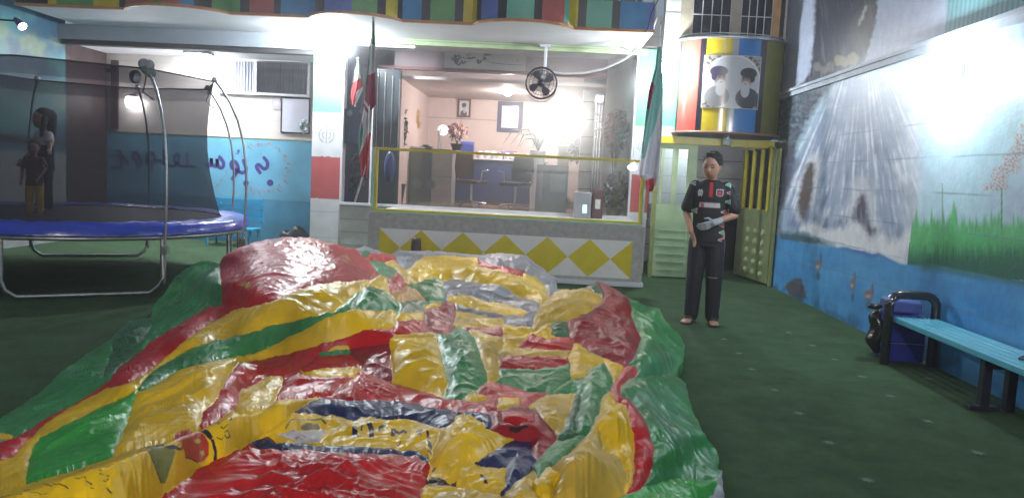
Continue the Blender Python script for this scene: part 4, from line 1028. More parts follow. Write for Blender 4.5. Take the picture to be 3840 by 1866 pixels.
# green white flag paint next to the gate
xq0, xq1 = gpx; a = MB(); zq = [P(1680, y, GY).z for y in (345, 318, 215, 150)]
a.box(xq0, xq1, GY - .004, GY + .019, zq[0], zq[1], 0); a.box(xq0, xq1, GY - .004, GY + .019, zq[1], zq[3], 1)
tag(a.build('green_band', [m_white, mat('flag_green', (.13, .40, .25), rough=.5)]), 'green and white painted band on the wall between lamp and round balcony', 'painted band')

# window with grille
x0, x1, z0, z1 = rect(1712, -60, 1962, 103, GY)
zb_ = P(1835, 101, GY).z; z1 = zb_ + 1.25
wn_ = thing('barred_window', 'wide double window with white grille bars over the round balcony', 'window', ((x0 + x1) / 2, GY, zb_))
m_wf = mat('window_frame_paint', (.36, .31, .24), rough=.5, var=.2); m_or = mat('orange_frame', (.50, .26, .11), rough=.5, var=.2)
a = MB()
for xa_, xb_, k in ((1712, 1741, 0), (1836, 1862, 0)):
    q0, q1 = P(xa_, 50, GY).x, P(xb_, 50, GY).x; a.box(q0, q1, GY - .05, GY + .018, zb_, z1, k)
q0, q1 = P(1940, 50, GY).x, P(1960, 50, GY).x; a.box(q0, q1, GY - .05, GY + .018, zb_, z1, 1); q2 = P(1971, 50, GY).x; a.box(q1 + .001, q2, GY - .045, GY + .018, zb_, z1, 2)
q0 = P(1712, 50, GY).x; a.box(q0, q1, GY - .055, GY - .051, zb_ - .03, zb_ + .045, 0); a.box(q0, q1, GY - .055, GY - .051, z1 - .05, z1, 0)
a.build('frame', [m_wf, m_or, m_dark], wn_)
a = MB(); q0, q1 = P(1741, 50, GY).x, P(1836, 50, GY).x; r0, r1 = P(1862, 50, GY).x, P(1940, 50, GY).x
a.box(q0, q1, GY + .0, GY + .012, zb_ + .045, z1 - .05); a.box(r0, r1, GY + .0, GY + .012, zb_ + .045, z1 - .05); a.build('dark_pane', mat('night_glass', (.012, .012, .02), rough=.08), wn_)
a = MB()
for (u0, u1) in ((q0, q1), (r0, r1)):
    for k in range(5): u = u0 + (u1 - u0) * k / 4; a.box(u - .006, u + .006, GY - .046, GY - .036, zb_ + .04, z1 - .05)
    for k in range(5): a.box(u0, u1, GY - .049, GY - .0465, zb_ + .05 + .27 * k, zb_ + .062 + .27 * k)
a.build('grille', mat('grille_white', (.6, .6, .62), rough=.4), wn_)

# round balcony
xl_, xr_ = P(1700, 230, GY).x, P(1964, 230, GY).x; zt_ = P(1965, 117, GY).z; zbt = P(1952, 344, GY).z
cxb, rx_, ry_ = (xl_ + xr_) / 2, (xr_ - xl_) / 2, .50
rb = thing('round_balcony', 'half round balcony with red, yellow, blue and olive stripes above the gate', 'balcony', (cxb, GY, zbt))
def cyl(x, extra=0.0):
    t = min(1, abs((x - cxb) / rx_)); return GY - (ry_) * math.sqrt(max(0, 1 - t ** 2)) - extra
sb = [(2520, 'T'), (2527, 'K'), (2537, 'R'), (2606, 'K'), (2628, 'Y'), (2692, 'W'), (2697, 'Y'), (2724, 'W'), (2748, 'B'), (2830, 'K'), (2852, 'O'), (2905, 'O')]
eds = []
for px, k in sb:
    X = cxb
    for _ in range(8): X = min(xr_, max(xl_, at_y(px, 480, cyl(X)).x))
    eds.append((X, k))
th = [math.pi * i / 72 for i in range(73)]
ss_ = sorted(set([cxb - rx_ * math.cos(q) for q in th] + [e[0] for e in eds]))
a = MB()
for i in range(len(ss_) - 1):
    u0, u1 = ss_[i], ss_[i + 1]; mid = (u0 + u1) / 2
    k = [e[1] for e in eds if e[0] <= mid]; k = k[-1] if k else 'T'
    a.add([(u0, cyl(u0), zbt), (u1, cyl(u1), zbt), (u1, cyl(u1), zt_), (u0, cyl(u0), zt_)], [(0, 1, 2, 3)], order.index(k))
gloss = {k: mat('gloss_' + k, c, rough=.16, var=.1) for k, c in {'K': (.015, .014, .022), 'G': (.1, .26, .09), 'T': (.13, .38, .28), 'B': (.03, .17, .45), 'V': (.09, .14, .42), 'Y': (.52, .38, .02), 'R': (.55, .08, .06), 'O': (.13, .13, .03), 'W': (.35, .35, .36)}.items()}
a.build('striped_drum', [gloss[k] for k in order], rb)
a = MB(); pts = [(cxb - rx_ * math.cos(q), GY - ry_ * math.sin(q)) for q in th]
a.add([(x, y, zbt) for x, y in pts], [tuple(range(len(pts)))]); a.add([(x, y, zt_ - .1) for x, y in pts], [tuple(range(len(pts)))]); a.build('drum_floor', m_brown, rb)
for zz, r_, m_ in ((zt_ + .012, .022, m_steel), (zbt - .01, .02, mat('rust_trim', (.25, .13, .09), rough=.4))):
    a = MB(); a.tube([(x, y, zz) for x, y in [(cxb - (rx_ + .01) * math.cos(q), GY - (ry_ + .01) * math.sin(q)) for q in th]], r_, 8); a.build('rim', m_, rb)
# second inner rail seen above
a = MB(); a.tube([(cxb - rx_ * .97 * math.cos(q), GY - ry_ * .9 * math.sin(q), zt_ + .07) for q in th], .010, 6); a.build('rail', m_steel, rb)
# reflection-free poster with two men
pw = [at_y(x, 300, cyl(cxb)).x for x in (2640, 2852)]; pz = [P(1812, y, GY - .5).z for y in (272, 138)]
def fn3(s, t):
    C = np.tile(np.array([.30, .27, .24]), (len(s), 1))
    C = mixc(C, (.06, .05, .05), smooth(.0, .25, noise2(s * 17, t * 17)) * .9)
    C = mixc(C, (.62, .60, .58), smooth(1.05, 1.0, np.hypot((s - .5) / .505, (t - .5) / .50)))
    C = mixc(C, (.42, .43, .47), smooth(1.0, .97, np.hypot((s - .5) / .49, (t - .5) / .485)))
    C = bearded_man(C, s * 1.02, t, .28, .58, .23, 1, (.20, .19, .20), (.05, .035, .07), (.24, .19, .17))
    C = bearded_man(C, s * 1.02, t, .78, .56, .23, -1, (.035, .035, .05), (.03, .03, .035), (.28, .21, .18))
    C = mixc(C, (.45, .44, .42), ((s < .008) | (s > .992) | (t < .008) | (t > .992)) * 1.0)
    return C
nu, nv = 130, 130; ssx, ttx = np.meshgrid(np.linspace(0, 1, nu), np.linspace(0, 1, nv), indexing='ij'); s_ = ssx.ravel(); t_ = ttx.ravel()
X_ = pw[0] + (pw[1] - pw[0]) * s_; Yc = GY - ry_ * np.sqrt(np.clip(1 - ((X_ - cxb) / rx_) ** 2, 0, 1)) - .02
V = np.stack([X_, Yc, pz[0] + (pz[1] - pz[0]) * t_], -1)
po = painted_grid('portrait_poster', V, nu, nv, fn3(s_, t_), m_print, None, closed_back=.006)
tag(po, 'oval poster of two bearded men in turbans fixed on the round balcony', 'poster')
# blue panel right of it
x0, x1, z0, z1 = rect(1946, 243, 1986, 354, GY - .06); a = MB(); a.box(x0, x1, GY - .06, GY - .02, z0, z1, 0); a.box(x0, x1, GY - .064, GY - .061, z0 + .33, z0 + .336, 1); a.box(x0 - .01, x1 + .01, GY - .07, GY - .01, z0 - .02, z0 - .001, 2)
tag(a.build('sky_board', [mat('panel_sky', (.08, .32, .55), rough=.4, var=.08), m_joint, m_steel]), 'sky blue board hanging between round balcony and mural wall', 'board')

# ---- gate
zh = P(1790, 358, GY).z
gt = thing('gate', 'pale green iron gate with yellow head rail, right leaf standing open', 'gate', (2.4, GY, 0))
gx0_, gx1_ = X_GL, WX - .02
a = MB(); a.box(gx0_, gx1_, GY - .03, GY + .018, zh - .05, zh + .06, 0); a.build('head_rail', m_yel, gt, bevel=.005)
a = MB(); a.box(gx1_ - .035, gx1_, GY - .40, GY - .33, 0, zh - .052); a.box(gx1_ - .02, gx1_, GY - .329, GY - .031, zh - .12, zh - .052); a.build('post', mat('olive_metal', (.26, .29, .10), rough=.35, var=.15), gt, bevel=.005)
a = MB(); a.box(gx0_, gx0_ + .06, GY - .02, GY + .06, 0, zh - .052); a.build('post', MATS['olive_metal'], gt, bevel=.005)
# left fixed leaf with tall glass slots
lx0, lx1 = gx0_ + .062, P(1748, 500, GY).x
zs_ = [P(1690, y, GY).z for y in (515, 374)]
a = MB(); a.box(lx0, lx1, GY, GY + .05, .02, zs_[0], 0); 
slots = [(1636, 1660), (1667, 1690), (1703, 1728)]
ed = [lx0] + [v for u in slots for v in (P(u[0], 450, GY).x, P(u[1], 450, GY).x)] + [lx1]
for k in range(0, len(ed), 2):
    if ed[k + 1] > ed[k]: a.box(ed[k], ed[k + 1], GY, GY + .05, zs_[0], zh - .052, 0)
a.box(lx0, lx1, GY + .001, GY + .049, zs_[1], zh - .053, 0); a.build('fixed_leaf', m_lime, gt, bevel=.004)
a = MB()
for k in range(6): a.box(lx0 + .04, lx1 - .04, GY - .008, GY - .001, .12 + .115 * k, .13 + .115 * k, 0)
a.box(lx0 + .45, lx0 + .47, GY - .012, GY - .001, .03, zs_[0], 0)
a.build('leaf_ribs', mat('lime_light', (.46, .60, .34), rough=.3), gt)
mg = see_through('gate_glass', (.75, .85, .85), .45, .25, .8)
for k, u in enumerate(slots):
    a = MB(); a.add([(ed[2 * k + 1], GY + .025, zs_[0]), (ed[2 * k + 2], GY + .025, zs_[0]), (ed[2 * k + 2], GY + .025, zs_[1]), (ed[2 * k + 1], GY + .025, zs_[1])], [(0, 1, 2, 3)]); a.build('glass_slot', mg, gt)
# open right leaf
hx, hy = gx1_ - .005, GY - .32; fx, fy = P(1850, 690, 12.2).x, 12.2
dv = Vector((fx - hx, fy - hy, 0)); Lf = dv.length; dv.normalize(); nv_ = Vector((-dv.y, dv.x, 0))
if nv_.y > 0: nv_ = -nv_
LW = lambda u, w, z: Vector((hx, hy, 0)) + dv * u + nv_ * w + Vector((0, 0, z))
def lbox(a, u0, u1, w0, w1, z0, z1, mi=0):
    vs = [LW(u, w, z) for z in (z0, z1) for w in (w0, w1) for u in (u0, u1)]
    a.add(vs, [(0, 2, 3, 1), (4, 5, 7, 6), (0, 1, 5, 4), (2, 6, 7, 3), (0, 4, 6, 2), (1, 3, 7, 5)], mi)
zsl = [P(1900, y, GY + .3).z for y in (525, 376)]
a = MB(); lbox(a, 0.02, Lf, 0, .04, .03, zsl[0]); lbox(a, .02, .12, 0, .04, zsl[0], zh - .06); lbox(a, Lf - .06, Lf, 0, .04, zsl[0], zh - .06); lbox(a, .12, Lf - .06, 0, .04, zsl[1] + .03, zh - .06)
leaf_ = a.build('open_leaf', mat('olive_green_metal', (.25, .30, .14), rough=.35, var=.15), gt, bevel=.004)
for k in range(4):
    a = MB(); u = .20 + (Lf - .34) * k / 3; a.tube([LW(u, .02, zsl[0] - .02), LW(u, .02, zsl[1] + .05)], .034, 10); a.build('yellow_bar', m_yel, leaf_)
a = MB(); lbox(a, .12, Lf - .06, -.02, -.012, zsl[0], zsl[1] + .03); a.build('shade_backing', m_dark, leaf_)  # near-black sheet stands for the darkness behind the bars
for i in range(3):
    for j in range(5):
        a = MB(); c_ = LW(.22 + .26 * i, .042, .14 + .15 * j); a.ball(c_, .055, 0, 10, 6, (.8, .8, 1)); a.build('pressed_boss', mat('boss_green', (.36, .42, .22), rough=.35), leaf_)
# passage behind the gate
pa = MB(); pa.box(-.2 + lx1 - 1.4, 3.8, 13.6, 13.8, 0, 4.2, 0)
for k in range(10): pa.box(-.2 + lx1 - 1.4, 3.8, 13.593, 13.598, .3 + .3 * k, .312 + .3 * k, 1)
tag(pa.build('passage_wall', [m_block, m_joint]), 'whitewashed block wall of the passage seen through the open gate', 'wall')
pa = MB(); pa.box(3.75, 3.95, GY + .3, 13.6, 0, 4.2); tag(pa.build('passage_side_wall', m_dark), 'passage side wall blackened for the darkness behind the open leaf', 'wall')  # coloured almost black so the passage looks dark between the bars
x0, x1, z0, z1 = rect(1806, 560, 1850, 690, 12.9); pa = MB(); pa.box(x0 - .3, x1 + .25, 12.9, 13.3, 0, z1 + .1, 0); pa.box(x0 - .28, x1 + .2, 12.89, 12.899, .05, z1, 1); tag(pa.build('dark_passage_block', [m_black, m_dark]), 'black block standing for the darkness low in the passage behind the boy', 'cabinet')  # solid black block in place of the dark beyond the gate
q_ = Vector((2.35, 12.7, 3.3)); bulb('passage_fill_lamp', 'unseen lamp added high in the passage to light its wall', q_, .06, mat('fill_glow_passage', (1, 1, 1), emit=(.95, .95, 1), es=55), (2.35, 13.59, 3.3))  # out of view, added to brighten the block wall through the gate
# little cylinder lamp under the round balcony
p = P(1829, 357, GY - .12); t = thing('porch_lamp', 'small unlit white cylinder lamp under the round balcony', 'lamp', (p.x, GY - .12, p.z)); a = MB(); a.lathe([(.001, -.055), (.06, -.05), (.065, 0), (.055, .045)], (p.x, GY - .12, p.z), 16); a.build('glass_shade', mat('opal', (.62, .66, .68), rough=.2), t); a = MB(); a.lathe([(.05, .046), (.05, .09)], (p.x, GY - .12, p.z), 16); a.build('cap', m_steel, t)

# ---- mural wall lamp, spotlights
p = at_x(3508, 262, WX - .20)
ml = thing('wall_lamp', 'blinding lamp on the mural wall just under the ledge', 'lamp', tuple(p))
a = MB(); a.ball(p, .075, 0, 18, 12); a.build('bulb', mat('lamp_glow_mural', (1, 1, 1), emit=(.86, .95, 1), es=120), ml)
a = MB(); a.tube([p + Vector((.07, 0, 0)), (WX - .02, p.y, p.z)], .03, 10); a.lathe([(.07, -.02), (.07, -.001)], (WX, p.y, p.z), 16, axis='x'); a.build('holder', m_white, ml)
for (x, y, Y, lb, dx) in ((2003, 268, 10.9, 'small violet spotlight clamped at the dark corner of the mural', -1), (52, 62, 9.2, 'small violet spotlight glowing near the top left corner', 1)):
    p = P(x, y, Y); t = thing('spotlight', lb, 'spotlight', tuple(p), 0, 'violet spotlights')
    d_ = Vector((.09 * dx, -.04, -.07)); a = MB(); a.tube([p - d_, p - d_ * .2, p + d_ * .35], [.025, .045, .05], 12); a.build('housing', mat('violet_housing', (.06, .03, .16), rough=.3), t)
    a = MB(); a.tube([p + d_ * .36, p + d_ * .5], [.048, .03], 12); a.build('lens', mat('spot_glow', (1, 1, 1), emit=(.85, .72, 1), es=9), t)
    a = MB(); wx_ = WX if dx < 0 else LX - .09; a.tube([p - d_ * .6, (wx_, p.y, p.z + .08)], .012, 6); a.build('bracket', m_black, t)
# globe wall lamp glowing behind the net
p = P(333, 254, BK - .12); t = thing('globe_lamp', 'small lit globe lamp on the bay wall behind the trampoline net', 'lamp', tuple(p))
a = MB(); a.lathe([(.03, -.13), (.09, -.11), (.115, -.03), (.11, .05), (.09, .07)], p, 18); a.build('globe', mat('globe_glow', (1, 1, 1), emit=(.92, .93, 1), es=22), t); a = MB(); a.lathe([(.092, .071), (.06, .10), (.03, .11)], p, 14); a.tube([p + Vector((0, 0, .1)), (p.x, BK, p.z + .14)], .015, 6); a.build('cap', m_black, t)
# speaker or camera fixed above it
x0, x1, z0, z1 = rect(498, 212 , 560, 262, BK - .2)
p = P(540, 243, 12.6)
# lamp on the back wall, lighting the yard from behind the viewer
p = Vector((.48, -5.75, 3.57)); bulb('yard_lamp', 'lamp on the wall behind the camera that lights the yard and mirrors in the glass', p, .13, mat('lamp_glow_yard', (1, 1, 1), emit=(1.0, .93, .84), es=420), (.48, -5.99, 3.57))

# ================================================================== FLAGS
m_cloth = mat('flag_cloth', rough=.75, var=.06, vcol=True)
FG, FW, FR, FM = (.035, .20, .12), (.58, .57, .60), (.45, .03, .035), (.30, .02, .07)
def flag(name, label, rows, polys, Y, ripple, nfold, base=FW, pole=None, group='flags by the glass front', slope=0.0):
    t = thing(name, label, 'flag', tuple(P(rows[0][1], rows[0][0], Y)), 0, group)
    nv, nu = 130, 26; R_ = np.array(rows, float); yv = np.linspace(R_[0, 0], R_[-1, 0], nv)
    xl = np.interp(yv, R_[:, 0], R_[:, 1]); xr = np.interp(yv, R_[:, 0], R_[:, 2]); V = []; PX = []
    for i in range(nu):
        s = i / (nu - 1)
        for j in range(nv):
            x = xl[j] + (xr[j] - xl[j]) * s; y = yv[j] + slope * s
            Yd = Y + ripple * math.sin(s * math.pi * nfold + 2.2 * j / nv) + .3 * ripple * math.sin(s * 23 + j * .09)
            V.append(P(x, y, Yd)); PX.append((x, y))
    PX = np.array(PX); C = np.tile(np.array(base, float), (len(PX), 1))
    for col, poly in polys: C[inside(poly, PX[:, 0], PX[:, 1])] = col
    painted_grid('cloth', [tuple(v) for v in V], nu, nv, C, m_cloth, t, closed_back=.003)
    if pole:
        a = MB(); a.tube([P(*q) for q in pole], .014, 8); a.ball(P(*pole[-1]), .022, 0, 10, 8); a.build('pole', m_steel, t)
    return t
YB = 9.95
flag('hanging_flag', 'tall green, white and red flag draped along a silver pole left of the glass',
     [(52, 936, 942), (100, 931, 944), (180, 924, 944), (262, 914, 946), (275, 913, 937), (330, 903, 934), (400, 904, 927), (438, 907, 925), (446, 912, 920)],
     [(FG, [(925, 40), (950, 40), (950, 112), (931, 112), (927, 180), (918, 240), (918, 180)]), (FG, [(895, 300), (908, 280), (914, 330), (911, 360), (903, 395), (895, 395)]),
      (FM, [(925, 190), (950, 180), (950, 280), (932, 276), (918, 250)]), (FM, [(905, 262), (916, 262), (910, 310), (900, 330)]), (FR, [(926, 335), (940, 335), (940, 460), (895, 460), (900, 400), (912, 375)]),
      ((.25, .05, .08), [(914, 262), (918, 262), (926, 276), (930, 284), (926, 286), (919, 278)])],
     YB, .035, 3.2, pole=[(893, 508, YB - .02), (926, 400, YB), (930, 200, YB), (939, 47, YB)])
flag('small_flag', 'small green white and red flag on a thin stick beside the left flag pillar',
     [(152, 899, 903), (175, 893, 908), (200, 888, 910), (225, 884, 913), (245, 883, 904), (264, 885, 895)],
     [(FG, [(899, 145), (915, 145), (915, 215), (907, 200), (903, 160)]), (FR, [(880, 215), (893, 205), (905, 196), (915, 215), (905, 224), (895, 232), (893, 270), (878, 270)])],
     11.3, .02, 2.4, pole=[(893, 268, 11.32), (897, 200, 11.32), (901, 148, 11.32)])
flag('hanging_flag', 'wide teal and white flag drooping from the corner by the gate with a red tip',
     [(118, 1654, 1664), (170, 1648, 1666), (230, 1632, 1668), (290, 1624, 1667), (350, 1618, 1664), (400, 1611, 1660), (440, 1607, 1658), (452, 1622, 1657), (482, 1632, 1640)],
     [((.16, .40, .36), [(1600, 100), (1670, 100), (1670, 200), (1662, 260), (1650, 310), (1636, 350), (1622, 400), (1612, 400), (1605, 300)]),
      ((.30, .03, .10), [(1600, 195), (1634, 200), (1648, 215), (1634, 275), (1600, 275)]),
      (FR, [(1625, 454), (1644, 446), (1646, 490), (1620, 490)]), ((.16, .18, .22), [(1615, 352), (1621, 352), (1621, 385), (1614, 385)])],
     10.0, .05, 2.6, base=(.60, .58, .64), pole=[(1655, 440, 10.06), (1660, 260, 10.06), (1664, 60, 10.06)])

# ================================================================== TRAMPOLINE
TC = Vector((-5.30, 8.7, 0)); TR = 1.79; TZ = at_z(300, 894, .6).z
tr = thing('trampoline', 'round trampoline with blue edge pad, steel legs and dark safety net', 'trampoline', tuple(TC))
def ring(R, z, n=72, ph=0): return [(TC.x + R * math.cos(ph + 2 * math.pi * k / n), TC.y + R * math.sin(ph + 2 * math.pi * k / n), z) for k in range(n)]
m_galv = mat('frame_steel', (.36, .38, .40), rough=.35, metal=.8, var=.2, scale=15)
a = MB(); a.tube(ring(TR, .585), .024, 8, closed=True); a.build('frame_ring', m_galv, tr)
a = MB(); a.lathe([(.001, .70), (1.0, .698), (TR - .26, .702)], (TC.x, TC.y, 0), 64, cap=False); a.build('jump_mat', mat('jump_mat', (.012, .012, .014), rough=.6), tr)
a = MB()
n = 144; prof = [(TR - .27, .715), (TR - .15, .738), (TR - .02, .732), (TR + .035, .70), (TR + .045, .615)]; vs = []
for (r, z) in prof:
    for k in range(n):
        q = 2 * math.pi * k / n; w = .005 * math.sin(k * 1.9) + .006 * math.sin(k * .73 + r * 40) + .006 * math.sin(k * 4.1 + r * 90)
        vs.append((TC.x + (r + w * .4) * math.cos(q), TC.y + (r + w * .4) * math.sin(q), z + w * .75))
a.add(vs, [(i * n + k, i * n + (k + 1) % n, (i + 1) * n + (k + 1) % n, (i + 1) * n + k) for i in range(4) for k in range(n)], 0, True)
a.build('edge_pad', mat('pad_blue', (.015, .045, .42), rough=.28, var=.18, scale=4, bump=.5, bscale=14, coat=.3), tr)
rad = math.radians
for k, s0 in enumerate((-80, 5, 95, 185)):
    q0, q1 = rad(s0), rad(s0 + 45); a = MB(); path = []
    e = lambda q, r, z: Vector((TC.x + r * math.cos(q), TC.y + r * math.sin(q), z))
    A, B = e(q0, TR, .57), e(q1, TR, .57); A0, B0 = e(q0, TR + .01, .15), e(q1, TR + .01, .15)
    d = (B0 - A0).normalized(); path = [A, A0 + Vector((0, 0, .03)), A0 + d * .03 - Vector((0, 0, .06)), A0 + d * .12 - Vector((0, 0, .125))]
    path += [A0.lerp(B0, .3) - Vector((0, 0, .125)), A0.lerp(B0, .7) - Vector((0, 0, .125)), B0 - d * .12 - Vector((0, 0, .125)), B0 - d * .03 - Vector((0, 0, .06)), B0 + Vector((0, 0, .03)), B]
    a.tube(path, .021, 8); a.build('leg_frame', m_galv, tr)
poles = [-80, -35, 5, 50, 95, 140, 185, 230]
topR = 1.49
for s0 in poles[1:]:
    q = rad(s0); pts = []
    for z, r in ((.12, 1.845), (.6, 1.85), (1.0, 1.87), (1.3, 1.865), (1.6, 1.83), (1.85, 1.76), (2.05, 1.67), (2.2, 1.57), (2.30, topR)): pts.append((TC.x + r * math.cos(q), TC.y + r * math.sin(q), z))
    a = MB(); a.tube(pts, .0135, 8); a.build('net_pole', m_galv, tr)
    a = MB(); a.ball(pts[-1], .035, 0, 8, 6); a.build('pole_cap', m_steel, tr); a = MB(); a.box(pts[1][0] - .03, pts[1][0] + .03, pts[1][1] - .03, pts[1][1] + .03, .42, .50); a.build('pole_clamp', m_steel, tr)
# net: between poles the top edge is a straight chord
def netR(q, z):
    t = (z - .66) / (2.28 - .66); r = (TR - .27) * (1 - t) + topR * t - .10 * math.sin(math.pi * t)
    return r
def chord(q, z):
    dg = math.degrees(q) % 360; P_ = sorted([p % 360 for p in poles]); P_ = P_ + [P_[0] + 360]
    if dg < P_[0]: dg += 360
    for i in range(len(P_) - 1):
        if P_[i] <= dg <= P_[i + 1]:
            h = rad(P_[i + 1] - P_[i]) / 2; c = rad((P_[i] + P_[i + 1]) / 2); return math.cos(h) / math.cos(rad(dg) - c)
    return 1
n = 160; zs_ = [.66, .8, 1.0, 1.25, 1.5, 1.75, 2.0, 2.12]
vs = []
for z in zs_:
    for k in range(n):
        q = 2 * math.pi * k / n; t = (z - .66) / 1.5; f = 1 + (chord(q, z) - 1) * min(1, t * 1.0); r = netR(q, z) * f
        vs.append((TC.x + r * math.cos(q), TC.y + r * math.sin(q), z - .0 * t))
a = MB(); a.add(vs, [(i * n + k, i * n + (k + 1) % n, (i + 1) * n + (k + 1) % n, (i + 1) * n + k) for i in range(len(zs_) - 1) for k in range(n)], 0, True)
a.build('safety_net', see_through('net_mesh', (.04, .04, .05), .66), tr)
a = MB(); vs = []
for z in (2.12, 2.28):
    for k in range(n):
        q = 2 * math.pi * k / n; r = netR(q, z) * (1 + (chord(q, z) - 1)); vs.append((TC.x + r * math.cos(q), TC.y + r * math.sin(q), z))
a.add(vs, [(k, (k + 1) % n, n + (k + 1) % n, n + k) for k in range(n)], 0, True); a.build('net_hem', see_through('net_hem', (.03, .03, .05), .80), tr)
a = MB(); a.tube([tuple(v) for v in vs[n:]], .009, 6, closed=True); a.build('top_cord', m_black, tr)
for k, s0 in enumerate((5, -35)):
    q = rad(s0); a = MB(); a.tube([(TC.x + 1.47 * math.cos(q), TC.y + 1.47 * math.sin(q), 2.24), (TC.x + 1.40 * math.cos(q), TC.y + 1.40 * math.sin(q), 2.05), (TC.x + 1.47 * math.cos(q + .05), TC.y + 1.47 * math.sin(q + .05), 1.98)], .008, 5); a.build('tie_strap', m_black, tr)
# cloth bundle knotted at the nearest pole top
q = rad(-35); c_ = Vector((TC.x + topR * math.cos(q), TC.y + topR * math.sin(q), 2.30)); a = MB()
for k in range(6):
    a.ball(c_ + Vector((.09 * math.sin(k * 2.2) - .03, -.02, -.05 + .075 * math.cos(k * 1.7))), .055, k % 2, 9, 7, (1.1, .7, 1))
tag(a.build('knotted_cloth', [mat('rag_grey', (.24, .24, .27)), mat('rag_green', (.10, .14, .14))]), 'grey cloth knotted round the nearest pole top of the trampoline', 'cloth')

# ================================================================== LEFT BENCH AND BAG, BIN, RIGHT BENCH
m_bb = mat('bench_blue', (.03, .30, .52), rough=.35, var=.12, scale=8)
x0, x1, z0, z1 = rect(520, 500, 645, 592, 12.5)
t = thing('slatted_bench', 'bright blue slatted bench against the blue wall behind the trampoline', 'bench', ((x0 + x1) / 2, 12.6, 0))
a = MB()
for k in range(4): a.box(x0, x1, 12.78 + .02 * k, 12.80 + .02 * k, z1 - .045 - .10 * k - .03, z1 - .10 * k, 0)
a.build('backrest', m_bb, t, bevel=.006)
a = MB()
for k in range(5): a.box(x0, x1, 12.33 + .085 * k, 12.40 + .085 * k, z1 - .50, z1 - .47)
a.build('seat', m_bb, t, bevel=.006)
for u in (x0 + .06, x1 - .06):
    for v in (12.38, 12.75): a = MB(); a.tube([(u, v, 0), (u, v, z1 - .5)], .022, 8); a.build('leg', m_bb, t)
a = MB()
for u in (x0 + .06, x1 - .06): a.tube([(u, 12.86, z1 - .46), (u, 12.89, z1 - .02)], .018, 6)
a.build('back_support', m_bb, t)
x0, x1, z0, z1 = rect(706, 571, 781, 592, 12.6); t = thing('black_bundle', 'black sagging bundle on the floor left of the left flag pillar', 'bundle', ((x0 + x1) / 2, 12.7, 0))
a = MB(); a.ball(((x0 + x1) / 2, 12.7, .13), .24, 0, 20, 14, (1.3, .7, .8))
o = a.build('cover', mat('bundle_black', (.02, .02, .025), rough=.4, bump=.6, bscale=9), t); 
for v in o.data.vertices:
    nn_ = .05 * math.sin(v.co.x * 21 + v.co.z * 17) + .03 * math.sin(v.co.y * 33); v.co.z = max(0.002, v.co.z + nn_ * (1 if v.co.z > .2 else .3))
# small clay cup standing on the counter's plinth side
p = at_z(1559, 930, 0.06)
t = thing('clay_cup', 'small brown upturned pot in front of the yellow diamonds', 'pot', (P(1045, 612, 9.95).x, 9.95, 0))
x0, x1, z0, z1 = rect(1032, 599, 1062, 625, 9.95); xc = (x0 + x1) / 2; r = (x1 - x0) / 2
a = MB(); a.lathe([(r, 0), (r * .97, z1 * .5), (r * .8, z1 - .03), (r * .72, z1), (.01, z1)], (xc, 9.95, 0), 18); a.build('pot_body', mat('clay_brown', (.085, .05, .045), rough=.6), t)
a = MB(); a.lathe([(r * 1.08, z1 * .46), (r * 1.08, z1 * .52), (r * .98, z1 * .53)], (xc, 9.95, 0), 18); a.build('rim', m_brown, t)

# right bench
bz = .40; pA = at_z(3362, 1176, bz); pB = at_z(3532, 1178, bz); 
fa = at_z(3362, 1184, bz); fb = at_z(3840, 1392, bz)
bx0 = (fa.x + fb.x) / 2; bx1 = WX - .03; by0 = fa.y; by1 = 2.6
t = thing('long_bench', 'light blue slatted bench with black legs along the mural wall', 'bench', ((bx0 + bx1) / 2, (by0 + by1) / 2, 0))
bench = t
m_lb = mat('bench_sky', (.10, .42, .55), rough=.3, var=.10, scale=9)
ns = 5; w = (bx1 - bx0) / ns
for k in range(ns):
    a = MB(); a.box(bx0 + w * k + (.0 if k == 0 else .006), bx0 + w * (k + 1) - .006, by1, by0, bz - (.045 if k == 0 else .025), bz); a.build('slat', m_lb, t, bevel=.006)
m_leg = mat('bench_leg', (.02, .02, .035), rough=.3)
for yy_ in (by0 - 1.22, by0 - 2.3):
    a = MB(); a.box(bx0 + .05, bx0 + .11, yy_ - .06, yy_, 0, bz - .05); a.box(bx1 - .14, bx1 - .08, yy_ - .06, yy_, 0, bz - .05); a.box(bx0 + .111, bx1 - .141, yy_ - .055, yy_ - .005, bz - .12, bz - .06); a.box(bx0 - .02, bx0 + .18, yy_ - .065, yy_ + .005, 0.001, .03); a.build('leg', m_leg, t, bevel=.006)
a = MB(); a.tube([(bx0 + .13, by0 - 1.5, bz + .008), (bx0 + .2, by0 - 1.46, bz + .03), (bx0 + .34, by0 - 1.55, bz + .034), (bx1 - .05, by0 - 1.75, bz + .03)], .009, 6); a.tube([(bx0 + .13, by0 - 1.5, bz + .008), (bx0 + .22, by0 - 1.62, bz + .012), (bx0 + .36, by0 - 1.7, bz + .012), (bx1 - .05, by0 - 1.85, bz + .012)], .009, 6)
tag(a.build('cord_loop', mat('cord_navy', (.02, .06, .12), rough=.4)), 'dark cord looped on the light blue bench near the right edge', 'cord')

